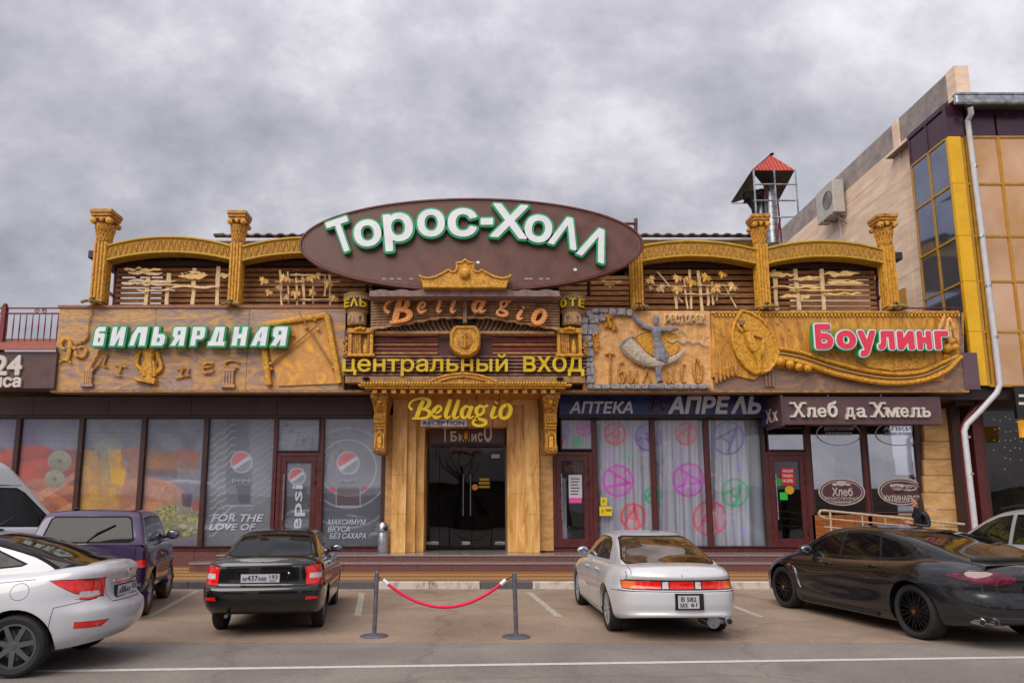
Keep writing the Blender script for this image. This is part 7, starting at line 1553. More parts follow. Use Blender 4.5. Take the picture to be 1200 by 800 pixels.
for s_ in (-1, 1): g.ball((hx+.01*k_, s_*.073*k_, hz-.005), .015*k_, .008*k_, .025*k_, 6, 5)
g.obj('head', skinm, per, True)
g = G()
for s_ in (-1, 1): g.ball((hx-.072*k_, s_*.028*k_, hz+.012*k_), .008*k_, .013*k_, .006*k_, 6, 5)
g.tube([(hx-.083*k_, -.02*k_, hz-.05*k_), (hx-.086*k_, 0, hz-.052*k_), (hx-.083*k_, .02*k_, hz-.05*k_)], .004*k_, 5); g.obj('eyes_and_mouth', M('lip_dark', '#5c2c28', rough=.5), per, True)
g = G(); g.ball((hx+.02*k_, 0, hz+.03*k_), .086*k_, .084*k_, .09*k_, 16, 10)
for q in range(15):
 a = -1.9+3.8*q/14; cx2, cy2 = hx+.03*k_+.07*k_*math.cos(a), .078*k_*math.sin(a)
 g.tube([(cx2, cy2, hz+.05*k_), (cx2+.012, cy2*1.15, hz-.1*k_), (cx2+.0, cy2*1.35, hz-.25*k_), (cx2-.02+random.uniform(-.02, .02), cy2*1.3, hz-.40*k_)], [.026*k_, .03*k_, .024*k_, .006*k_], 6)
g.obj('hair', hairm, per, True)
g = G(); g.tube([(-.02*k_, 0, 1.40*k_), (-.035*k_, 0, 1.49*k_)], [.09*k_, .068*k_], 14); g.obj('scarf', M('black_scarf', '#08080a', rough=.9), per, True)
for s_ in (-1, 1):
 wx, wy_, wz_ = (-.23*k_, s_*.10*k_ if s_ < 0 else .0, (1.15 if s_ < 0 else 1.14)*k_); cx2, cy2, cz2 = -.30*k_, (-.035 if s_ < 0 else .03)*k_, 1.175*k_
 ch = [[(wx, wy_, wz_, .022*k_), ((wx+cx2)/2, (wy_+cy2)/2, (wz_+cz2)/2, .026*k_), (cx2, cy2, cz2, .02*k_)]]
 for f_ in range(4): ch.append([(cx2, cy2, cz2, .02*k_), (cx2-.03*k_, cy2-s_*-.005, cz2-.02*k_+f_*.017*k_, .0085*k_), (cx2-.055*k_, cy2-s_*.02*k_, cz2-.015*k_+f_*.018*k_, .0078*k_), (cx2-.06*k_+f_*.003, cy2-s_*.045*k_, cz2-.01*k_+f_*.018*k_, .007*k_)])
 ch.append([((wx+cx2)/2, (wy_+cy2)/2, (wz_+cz2)/2, .026*k_), (cx2+.01*k_, cy2-s_*.01*k_, cz2+.045*k_, .009*k_), (cx2-.015*k_, cy2-s_*.025*k_, cz2+.06*k_, .008*k_)])
 skin_mesh('hand', ch, skinm, per, 1)
phn = thing('mobile_phone', 'pale mobile phone held in the hands of the standing woman', 'phone', (hp.x-.36*k_, YPR, base_z+1.2*k_)); g = G(); g.box(-.004, .004, -.035, .035, -.07, .07); g.xf(Matrix.Translation((hp.x-.345*k_, YPR-.005, base_z+1.20*k_)) @ Matrix.Rotation(R(-50), 4, 'Y')); g.obj('phone_case', white_pvc, phn, bevel=.002)
# ================================================================== WHAT THE GLASS REFLECTS: the far side of the street
oh = thing('opposite_house', 'gable roofed brown house across the street, seen only mirrored in the shop glass', 'house', (2, -24, 0))
G().box(-5, 8, -34, -24, 0, 4.2).obj('wall', M('opp_wall', '#6c5c50', '#7c6c5c', 1, .8), oh)
g = G(); g.add([(-5.6, -23.4, 4.1), (8.6, -23.4, 4.1), (8.6, -29, 7.6), (-5.6, -29, 7.6), (-5.6, -34.6, 4.1), (8.6, -34.6, 4.1)], [(0, 1, 2, 3), (3, 2, 5, 4), (0, 3, 4), (1, 5, 2), (0, 4, 5, 1)]); g.obj('roof', brownroof, oh)
for q in (-3, 0, 3, 6): G().box(q-.6, q+.6, -24.03, -23.97, 1.2, 2.8).obj('window', tintg, oh)
ow = thing('opposite_garden_wall', 'long low wall across the street, seen only mirrored in the shop glass', 'wall', (-14, -22, 0)); G().box(-60, -7, -22.4, -22, 0, 2.9).obj('wall_panel', M('opp_wall2', '#54483e', '#665a4c', 1, .8), ow); G().box(10, 60, -22.4, -22, 0, 3.4).obj('wall_panel', MATS['opp_wall2'], ow)
treem = M('far_leaf', '#1c2418', '#2c3824', 4, .9)
rnd = random.Random(5)
def tree(x, y, h_, r_, label):
 o = thing('bare_tree', label, 'tree', (x, y, 0), 'trees across the street'); G().tube([(x, y, 0), (x+.1, y, h_*.5), (x, y, h_*.75)], [.25, .18, .1], 8).obj('trunk', dkwood, o, True)
 g = G()
 for q in range(7): a = q*.9; g.tube([(x, y, h_*(.4+.05*q)), (x+r_*.5*math.cos(a), y+r_*.5*math.sin(a), h_*(.62+.04*q)), (x+r_*.8*math.cos(a+.3), y+r_*.8*math.sin(a+.3), h_*(.8+.03*q))], [.08, .05, .02], 6)
 g.obj('limbs', dkwood, o)
 v = []; f = []
 for q in range(0 if x == -2 else 700):
  a, b, c_ = rnd.gauss(0, .42), rnd.gauss(0, .42), rnd.gauss(0, .38); p = Vector((x+a*r_, y+b*r_, h_*.72+c_*r_)); s_ = .22
  d1 = Vector((rnd.uniform(-1, 1), rnd.uniform(-1, 1), rnd.uniform(-1, 1))).normalized()*s_; d2 = d1.cross(Vector((rnd.uniform(-1, 1), rnd.uniform(-1, 1), 1))).normalized()*s_*.6; n_ = len(v); v += [p-d1, p+d2, p+d1, p-d2]; f.append((n_, n_+1, n_+2, n_+3))
 ob = G().add(v, f).obj('crown', treem, o)
tree(-2, -21, 7.5, 2.6, 'tree across the street mirrored in the left half of the entrance glass'); tree(14, -22, 6.5, 3.2, 'rounder tree across the street mirrored in the bakery windows'); tree(-16, -24, 8, 3.0, 'taller tree across the street mirrored in the left shop windows')
# ================================================================== CARS
from mathutils.bvhtree import BVHTree
def pchip(xs, ys):
 xs = np.array(xs, float); ys = np.array(ys, float); h = np.diff(xs); d = np.diff(ys)/h; m = np.zeros(len(xs))
 for i in range(1, len(xs)-1):
  if d[i-1]*d[i] > 0: w1, w2 = 2*h[i]+h[i-1], h[i]+2*h[i-1]; m[i] = (w1+w2)/(w1/d[i-1]+w2/d[i])
 m[0], m[-1] = d[0], d[-1]
 def f(x):
  x = np.clip(np.asarray(x, float), xs[0], xs[-1]); i = np.clip(np.searchsorted(xs, x)-1, 0, len(h)-1); t = (x-xs[i])/h[i]
  return (2*t**3-3*t**2+1)*ys[i]+(t**3-2*t**2+t)*h[i]*m[i]+(-2*t**3+3*t**2)*ys[i+1]+(t**3-t**2)*h[i]*m[i+1]
 return f
def P2(l): return pchip([a for a, b in l], [b for a, b in l])
class Car:
 """local frame: +y forward, +x right, origin on the ground midway between the axles"""
 def __init__(s, name, label, loc, heading, W, wb, track, wr, body, zb, zt, ur, uf, hw, rear, front, roof, gw, tumble=.28, bowr=.10, bowf=.16, crown=.03, haunch=(), paint=None, arch=None, cat='car', grp='cars parked in front of the hall', nu=110, scale=1.0):
  s.o = thing(name, label, cat, (loc[0], loc[1], .004), grp, rot=R(heading), local=True); s.o.scale = (scale,)*3; s.W = W; s.wb = wb; s.track = track; s.wr = wr
  s.paint = paint; s.tags = {}; s.bm = bmesh.new(); bm = s.bm; s.lay = bm.faces.layers.int.new('surf'); s.tag = bm.faces.layers.int.new('tag')
  zb, zt, ur, uf, hw = P2(zb), P2(zt), P2(ur), P2(uf), P2(hw)
  s.zt = zt
  ctrl = [('r', d, y) for d, y in rear]+[('m', q, 1.0) for q in (.2, .35, .5, .65, .8)]+[('f', d, y) for d, y in front[::-1]]
  def outline(t):
   r0, f0 = float(ur(t)), float(uf(t)); dr, df = rear[-1][0], front[-1][0]; P = []
   for k, d, y in ctrl:
    u = r0+d if k == 'r' else f0-d if k == 'f' else (r0+dr)+(f0-df-r0-dr)*d
    P.append((u, y))
   return np.array(P)
  ref = outline(.5); q = np.concatenate([[0], np.cumsum(np.hypot(np.diff(ref[:, 0]), np.diff(ref[:, 1]*W/2)))]); qs = np.linspace(0, q[-1], nu)
  ts = np.linspace(0, 1, 26); rows = []
  for t in ts:
   P = outline(t); u = pchip(q, P[:, 0])(qs); y = pchip(q, P[:, 1])(qs)*float(hw(t))*W/2
   z = zb(u)+(zt(u)-zb(u))*t
   for (uc, zc, su, sz, A) in haunch: y = y+A*np.exp(-((u-uc)/su)**2-((z-zc)/sz)**2)*np.minimum(1, y/(W*.4))
   rows.append(np.stack([y, u, z], 1))
  lid = []
  for k in (.97, .92, .85, .75, .6, .45, .3, .15, 0):
   top = rows[-1].copy(); cr_ = crown*(1-k**2.6); top[:, 0] *= k; top[:, 2] += cr_*np.minimum(1, rows[-1][:, 0]/(W*.25)); lid.append(top)
  s.grid(rows+lid, 0)
  ru = np.array([a for a, b in roof]); rz = np.array([b for a, b in roof]); qq = np.concatenate([[0], np.cumsum(np.hypot(np.diff(ru), np.diff(rz)))]); n = 74; uu = pchip(qq, ru)(np.linspace(0, qq[-1], n)); zz_ = pchip(qq, rz)(np.linspace(0, qq[-1], n))
  gwf = P2(gw); rows = []
  Z0 = zt(uu)-.035
  wbv = gwf(uu)*W/2; h = np.maximum(zz_-Z0, .0)
  C = [(wbv, Z0), (wbv-tumble*h*.30, Z0+h*.36), (wbv-tumble*h*.66, Z0+h*.72), (wbv-tumble*h*.92, Z0+h*.92), (wbv-tumble*h*1.0-.07, Z0+h*.985), (wbv*.62-tumble*h*.5, Z0+h*1.0), (wbv*.3, Z0+h*1.0+.012), (wbv*0, Z0+h*1.0+.016)]
  m = 30
  for k in range(m+1):
   tt = k/m*(len(C)-1); i = min(int(tt), len(C)-2); t = tt-i
   def bs(j): j = max(-1, min(len(C), j)); return (C[j] if 0 <= j < len(C) else ((2*C[0][0]-C[1][0], 2*C[0][1]-C[1][1]) if j < 0 else (2*C[-1][0]-C[-2][0], 2*C[-1][1]-C[-2][1])))
   b0, b1, b2, b3 = (1-t)**3/6, (3*t**3-6*t**2+4)/6, (-3*t**3+3*t**2+3*t+1)/6, t**3/6
   p0, p1, p2, p3 = bs(i-1), bs(i), bs(i+1), bs(i+2)
   x = b0*p0[0]+b1*p1[0]+b2*p2[0]+b3*p3[0]; z = b0*p0[1]+b1*p1[1]+b2*p2[1]+b3*p3[1]
   if k == m: x = x*0
   f_ = np.linspace(0, 1, n); wr_ = np.clip(1-f_*2.4, 0, 1); wf_ = np.clip(f_*2.4-1.4, 0, 1)
   u = uu+(x/(W/2))**2*(bowr*wr_-bowf*wf_)
   rows.append(np.stack([x, u, z], 1))
  s.grid(rows, 1)
  bmesh.ops.remove_doubles(bm, verts=bm.verts, dist=.0008)
  bmesh.ops.recalc_face_normals(bm, faces=bm.faces)
  s.tree = BVHTree.FromBMesh(bm)
  s.archr = arch or wr+.05; s.ymin = min(v.co.y for v in bm.verts)
 def grid(s, rows, surf):
  bm = s.bm; R_ = np.array(rows); a, b = R_.shape[:2]
  for sg in (1, -1):
   V = [[bm.verts.new((sg*p[0], p[1], p[2])) for p in r] for r in R_]
   for i in range(a-1):
    for j in range(b-1):
     q = (V[i][j], V[i][j+1], V[i+1][j+1], V[i+1][j])
     try: f = bm.faces.new(q if sg > 0 else q[::-1]); f[s.lay] = surf
     except ValueError: pass
 def hit(s, o, d):
  h = s.tree.ray_cast(Vector(o), Vector(d)); return h[0], h[1]
 def side(s, u, z, sg=1):
  p, n = s.hit((sg*3, u, z), (-sg, 0, 0)); return p.x if p else sg*s.W/2
 def back(s, x, z): p, n = s.hit((x, -6, z), (0, 1, 0)); return p.y if p else -2
 def top(s, x, u): p, n = s.hit((x, u, 4), (0, 0, -1)); return p.z if p else 1
 def cut(s, poly, proj, flt, tag, grow=0):
  """cut the outline of poly through the faces it covers and tag what lies inside"""
  bm = s.bm
  if proj == 'side': A, B, D = 1, 2, Vector((1, 0, 0))
  elif proj == 'rear': A, B, D = 0, 2, Vector((0, 1, 0))
  else: A, B, D = 0, 1, Vector((0, 0, 1))
  P = [Vector((a, b)) for a, b in poly]
  if grow:
   n = len(P); ar = sum(P[i].x*P[(i+1) % n].y-P[(i+1) % n].x*P[i].y for i in range(n)); sg = 1 if ar > 0 else -1; Q = []
   for i in range(n):
    e1, e2 = (P[i]-P[i-1]).normalized(), (P[(i+1) % n]-P[i]).normalized(); n1, n2 = Vector((e1.y, -e1.x))*sg, Vector((e2.y, -e2.x))*sg; b = n1+n2
    Q.append(P[i]+b*(grow/max(.35, b.length_squared/2)*1.0) if b.length > 1e-6 else P[i]+n1*grow)
   P = Q
  lo = Vector((min(p.x for p in P)-.02, min(p.y for p in P)-.02)); hi = Vector((max(p.x for p in P)+.02, max(p.y for p in P)+.02))
  def cand():
   out = []
   for f in bm.faces:
    mn = [1e9, 1e9]; mx_ = [-1e9, -1e9]
    for v in f.verts:
     a, b = v.co[A], v.co[B]; mn[0] = min(mn[0], a); mn[1] = min(mn[1], b); mx_[0] = max(mx_[0], a); mx_[1] = max(mx_[1], b)
    if mx_[0] < lo.x or mn[0] > hi.x or mx_[1] < lo.y or mn[1] > hi.y: continue
    if flt(f.calc_center_median(), f.normal, f[s.lay]): out.append(f)
   return out
  fs = cand(); n = len(P)
  for i in range(n):
   a, b = P[i], P[(i+1) % n]; e = b-a
   if e.length < 1e-5: continue
   E = Vector((0, 0, 0)); E[A] = e.x; E[B] = e.y; c = Vector((0, 0, 0)); c[A] = a.x; c[B] = a.y; no = E.cross(D).normalized()
   l2 = Vector((min(a.x, b.x)-.001, min(a.y, b.y)-.001)); h2 = Vector((max(a.x, b.x)+.001, max(a.y, b.y)+.001)); sel = []
   for f in fs:
    if not f.is_valid: continue
    xs = [v.co[A] for v in f.verts]; ys = [v.co[B] for v in f.verts]
    if max(xs) < l2.x or min(xs) > h2.x or max(ys) < l2.y or min(ys) > h2.y: continue
    sel.append(f)
   if not sel: continue
   ed = {q for f in sel for q in f.edges}; vv = {v for f in sel for v in f.verts}
   r = bmesh.ops.bisect_plane(bm, geom=sel+list(ed)+list(vv), plane_co=c, plane_no=no, dist=1e-5)
   newf = [g_ for g_ in r['geom'] if isinstance(g_, bmesh.types.BMFace)]
   for f in newf: f.normal_update()
   st = set(f for f in fs if f.is_valid); st.update(f for f in newf if f.is_valid); fs = list(st)
  def inside(a, b):
   c_ = False
   for i in range(n):
    p, q = P[i], P[(i+1) % n]
    if (p.y > b) != (q.y > b) and a < (q.x-p.x)*(b-p.y)/(q.y-p.y)+p.x: c_ = not c_
   return c_
  s.tags.setdefault(tag, len(s.tags)+1); k = s.tags[tag]
  for f in fs:
   if f.is_valid:
    m = f.calc_center_median()
    if inside(m[A], m[B]): f[s.tag] = k
 LO = staticmethod(lambda c, n, l: l == 0);
 def side_reg(s, poly, tag, surf=1, trim=.018, trimtag='trim', sides=(1, -1)):
  for sg in sides:
   fl = lambda c, n, l: l == surf and c.x*sg > .1 and n.x*sg > .25
   if trim: s.cut(poly, 'side', fl, trimtag, trim)
   s.cut(poly, 'side', fl, tag+('|R' if sg > 0 else '|L'))
 def rear_reg(s, poly, tag, surf=0, trim=.008, trimtag='trim', mirror=False, ny=-.12, d=-1):
  fl = lambda c, n, l: (l == surf if surf is not None else True) and n.y*(-d) > -ny*1.0 if False else (l == surf and n.y*d > -ny and c.y < s.ymin+(.32 if l == 0 else 2))
  for sg in ((1, -1) if mirror else (1,)):
   P = [(a*sg, b) for a, b in poly]
   if trim: s.cut(P, 'rear', fl, trimtag, trim)
   s.cut(P, 'rear', fl, tag+(('|R' if sg > 0 else '|L') if mirror else ''))
 def line(s, pts, w=.007, proj='side', surf=0, sides=(1, -1), nmin=.25, tag='seam'):
  for sg in sides:
   for (a, b), (c, d) in zip(pts[:-1], pts[1:]):
    e = Vector((c-a, d-b)); e.normalize(); n_ = Vector((-e.y, e.x))*w/2; e = e*w*.3
    if proj == 'side': P = [(a-n_.x-e.x, b-n_.y-e.y), (c-n_.x+e.x, d-n_.y+e.y), (c+n_.x+e.x, d+n_.y+e.y), (a+n_.x-e.x, b+n_.y-e.y)]; fl = lambda q, n, l: l == surf and q.x*sg > 0 and n.x*sg > nmin
    elif proj == 'rear': P = [(sg*(a-n_.x), b-n_.y), (sg*(c-n_.x), d-n_.y), (sg*(c+n_.x), d+n_.y), (sg*(a+n_.x), b+n_.y)]; fl = lambda q, n, l: l == surf and n.y < -.2
    else: P = [(sg*(a-n_.x), b-n_.y), (sg*(c-n_.x), d-n_.y), (sg*(c+n_.x), d+n_.y), (sg*(a+n_.x), b+n_.y)]; fl = lambda q, n, l: l == surf and n.z > .5
    s.cut(P, proj, fl, tag)
 def arches(s, r=None, lip=True):
  r = r or s.archr
  for sg in (1, -1):
   for u0 in (s.wb/2, -s.wb/2):
    P = [(u0+r*math.cos(a), s.wr+r*math.sin(a)) for a in np.linspace(-.9, math.pi+.9, 26)]; P += [(u0-r*.75, -.2), (u0+r*.75, -.2)]
    s.cut(P, 'side', lambda c, n, l: l == 0 and c.x*sg > s.W*.27, 'hole')
 def finish(s, mats, names):
  bm = s.bm; hole = s.tags.get('hole', -1)
  bmesh.ops.delete(bm, geom=[f for f in bm.faces if f[s.tag] == hole], context='FACES')
  bm.normal_update(); inv = {v: k for k, v in s.tags.items()}
  nrm = {v.index: None for v in bm.verts}; bm.verts.index_update(); N_ = [v.normal.copy() for v in bm.verts];
  groups = {}
  for f in bm.faces: groups.setdefault(f[s.tag], []).append(f)
  s.parts = {}
  for k, fl in groups.items():
   key = inv.get(k, 'body'); base = key.split('|')[0]; idx = {}; vs = []; ns = []; fs = []
   for f in fl:
    q = []
    for v in f.verts:
     if v.index not in idx: idx[v.index] = len(vs); vs.append(tuple(v.co)); ns.append(N_[v.index])
     q.append(idx[v.index])
    fs.append(q)
   nm = names.get(base, base); me = bpy.data.meshes.new(nm); me.from_pydata(vs, [], fs); me.polygons.foreach_set('use_smooth', [True]*len(fs)); me.materials.append(mats.get(base, s.paint))
   try: me.normals_split_custom_set_from_vertices([n.normalized() if n.length > 0 else Vector((0, 0, 1)) for n in ns])
   except Exception as ex: print('normals', ex)
   o = bpy.data.objects.new(nm, me); link(o); o.parent = s.o if base == 'body' else s.o; s.parts[key] = o
   if base in ('seam', 'trim'): o['kind'] = 'stuff'
  bm.free()
  for sg in (1, -1):
   for u0 in (s.wb/2, -s.wb/2):
    g = G(); r = s.archr+.01; g2 = []; xo = sg*(s.W/2-.10); vs = []; fs = []
    A = np.linspace(-.06, math.pi+.06, 20)
    for x in (xo, xo-sg*.32):
     for a in A: vs.append((x, u0+r*math.cos(a), s.wr+r*math.sin(a)))
    n = len(A); fs = [(i, i+1, n+i+1, n+i) for i in range(n-1)]+[tuple(range(n, 2*n))]
    G().add(vs, fs).obj('wheel_well', black_m, s.o)
    vs = [];
    for a in A:
     uu, zz_ = u0+s.archr*math.cos(a), s.wr+s.archr*math.sin(a); x = s.side(uu+math.cos(a)*.012, zz_+math.sin(a)*.012, sg); vs.append((x-sg*.002, uu, zz_))
    for a in A: vs.append((xo-sg*.02, u0+(s.archr+.004)*math.cos(a), s.wr+(s.archr+.004)*math.sin(a)))
    G().add(vs, [(i, i+1, n+i+1, n+i) for i in range(n-1)]).obj('arch_lip', s.paint if not getattr(s, 'darklip', False) else black_m, s.o, True)
  g = G(); zb0 = .24; g.box(-s.W*.40, s.W*.40, -s.wb/2-.3, s.wb/2+.5, zb0, zb0+.06); g.obj('floor_pan', black_m, s.o)
 def wheels(s, rimfn, tmat=rubber, tw=.2, inset=.0, rimr=.68, steer=0):
  r = s.wr; first = None
  for sg in (1, -1):
   for u0 in (s.wb/2, -s.wb/2):
    w_ = bpy.data.objects.new('wheel', None); w_.empty_display_size = .1; link(w_); w_.parent = s.o; w_.location = (sg*s.track/2, u0, r); w_.rotation_euler = (0, 0, (0 if sg > 0 else math.pi)+(steer if u0 > 0 else 0))
    if first is None:
     h = tw/2; rr = r*rimr
     g = G(); g.lathe((0, 0, 0), [(rr, -h*.85), (r*.86, -h), (r*.96, -h*.86), (r, -h*.5), (r, h*.5), (r*.965, h*.84), (r*.87, h*1.0), (rr*1.04, h*.9), (rr, h*.7), (rr, -h*.85)], 40, 'x')
     a = g.obj('tyre', tmat, None, True)
     g = G()
     for q in (-.35, 0, .35): g.lathe((0, 0, 0), [(r*1.001, q*h-.005), (r*1.002, q*h), (r*1.001, q*h+.005)], 40, 'x')
     b = rimfn(rr, h)
     first = [a]+b
     for q in first: q.parent = w_
    else:
     for q in first: c = q.copy(); link(c); c.parent = w_
 def plate(s, txt, x, z, w_=.52, h_=.112, two=None, y=None, tilt=0):
  y = (s.back(x, z) if y is None else y)-.02; o = s.o
  g = G(); g.box(x-w_/2-.012, x+w_/2+.012, y, y+.03, z-h_/2-.01, z+h_/2+.01); fr = g.obj('plate_frame', black_m, o)
  g = G(); g.box(x-w_/2, x+w_/2, y-.006, y+.002, z-h_/2, z+h_/2); pl_ = g.obj('number_plate', plate_m, o)
  def put_t(t, x0, x1, z0, z1):
   v, f = text_geo(t, .5, .012, 0, 2); mn, mx_ = v.min(0), v.max(0); G().add([(x0+(a-mn[0])*(x1-x0)/(mx_[0]-mn[0]), y-.0065-(c+.5)*.003, z0+(b-mn[1])*(z1-z0)/(mx_[1]-mn[1])) for a, b, c in v], f).obj('characters', ink, pl_)
  for t, a, b, c, d in txt: put_t(t, x-w_/2+a*w_, x-w_/2+b*w_, z-h_/2+c*h_, z-h_/2+d*h_)
  return pl_
 def mirror(s, u, z, out=.12, sg=(1, -1), mat=None, sz=(.10, .06, .065), face=True):
  for g_ in sg:
   x = s.side(u, z-.04, g_); g = G(); c = (x+g_*(out), u-.02, z)
   g.ball(c, sz[0], sz[1], sz[2], 14, 10); g.tube([(x-g_*.04, u+.02, z-.05), (x+g_*.05, u, z-.035)], .022, 8); m_ = g.obj('wing_mirror', mat or s.paint, s.o, True)
   g = G(); g.ball((c[0], c[1]-.045, c[2]), sz[0]*.86, .018, sz[2]*.82, 14, 8); g.obj('mirror_glass', tintg, m_, True)
 def handles(s, lst, mat=None):
  for u, z in lst:
   for sg in (1, -1):
    x = s.side(u, z, sg); g = G(); g.tube([(x+sg*.005, u-.09, z), (x+sg*.028, u-.06, z+.004), (x+sg*.028, u+.06, z+.004), (x+sg*.005, u+.09, z)], .013, 7); g.obj('door_handle', mat or s.paint, s.o, True)
 def text(s, t, x, z, w_, h_, mat, y=None):
  v, f = text_geo(t, .5, .015, 0, 2); mn, mx_ = v.min(0), v.max(0); vs = []
  for a, b, c in v:
   X = x+((a-mn[0])/(mx_[0]-mn[0])-.5)*w_; Z = z+((b-mn[1])/(mx_[1]-mn[1])-.5)*h_; Y = (y if y is not None else s.back(x, z))-.004-(c+.5)*.004; vs.append((X, Y, Z))
  G().add(vs, f).obj('badge', mat, s.o)
def rim_spokes(n, mat, sw=.03, twin=False, hub=.06, dish=.0, cap=None, n2=0, depth=.03):
 def fn(rr, h):
  out = []; g = G(); x = h*.62
  g.lathe((0, 0, 0), [(rr*1.03, x+.018), (rr*.93, x+.02), (rr*.92, x-.02), (rr*.9, -h*.7), (rr*1.0, -h*.7)], 40, 'x')
  for k in range(n):
   a = 2*math.pi*k/n+.2
   for off in ((-.09, .09) if twin else (0,)):
    b = a+off; c0 = (x+dish, .3*hub*math.cos(b), .3*hub*math.sin(b)); c1 = (x+depth*.5+dish, (hub+.02)*math.cos(b), (hub+.02)*math.sin(b)); e = b+(off*.6 if twin else 0); c2 = (x+.01, rr*.95*math.cos(e), rr*.95*math.sin(e))
    ca, sa = -math.sin(b), math.cos(b); q0, q1 = sw*.75, sw*.5 if twin else sw*.62
    vs = []
    for (cx_, cy, cz), w_ in ((c0, q0), (c1, q0), (c2, q1)):
     vs += [(cx_+.012, cy-ca*w_, cz-sa*w_), (cx_+.012, cy+ca*w_, cz+sa*w_), (cx_-.02, cy+ca*w_, cz+sa*w_), (cx_-.02, cy-ca*w_, cz-sa*w_)]
    fs = []
    for i in range(2):
     for j in range(4): fs.append((4*i+j, 4*i+(j+1) % 4, 4*i+4+(j+1) % 4, 4*i+4+j))
    g.add(vs, fs)
  g.lathe((0, 0, 0), [(0, x-.02), (hub, x-.02), (hub, x+depth*.6), (hub*.6, x+depth*.9), (0, x+depth*.9)], 18, 'x')
  out.append(g.obj('rim', mat, None, True))
  g = G(); g.lathe((0, 0, 0), [(0, x-.075), (rr*.72, x-.075), (rr*.72, x-.09), (0, x-.09)], 30, 'x'); out.append(g.obj('brake_disc', steel_d, None, True))
  g = G(); g.lathe((0, 0, 0), [(0, -h*.5), (rr*.93, -h*.5), (rr*.93, -h*.52), (0, -h*.52)], 30, 'x'); out.append(g.obj('wheel_back', black_m, None))
  g = G(); g.lathe((0, 0, 0), [(0, x+depth*.9), (hub*.45, x+depth*.9), (hub*.45, x+depth+.004), (0, x+depth+.006)], 14, 'x'); out.append(g.obj('centre_cap', cap or mat, None, True))
  return out
 return fn
HUB = lambda px, py: ground(px, py)
bmat = {'body': None, 'trim': seam_m, 'seam': seam_m, 'glass': carglass, 'rear_glass': carglass, 'front_glass': carglass, 'lamp': red_lens, 'reverse': clr_lens, 'amber': amb_lens, 'reflector': red_lens, 'bumper_trim': black_m, 'blackout': black_m, 'headlamp': clr_lens}
bnm = {'body': 'body', 'trim': 'rubber_seal', 'seam': 'panel_gap', 'glass': 'side_window', 'rear_glass': 'rear_window', 'front_glass': 'windscreen', 'lamp': 'tail_light', 'reverse': 'reversing_light', 'amber': 'indicator', 'reflector': 'rear_reflector', 'bumper_trim': 'bumper_trim', 'blackout': 'black_panel', 'headlamp': 'headlight'}
REAR = [(0, 0), (.004, .22), (.014, .45), (.035, .66), (.075, .82), (.14, .92), (.27, .975), (.55, 1.0)]
FRONT = [(0, 0), (.01, .22), (.04, .45), (.09, .66), (.18, .82), (.30, .92), (.5, .97), (.9, 1.0)]
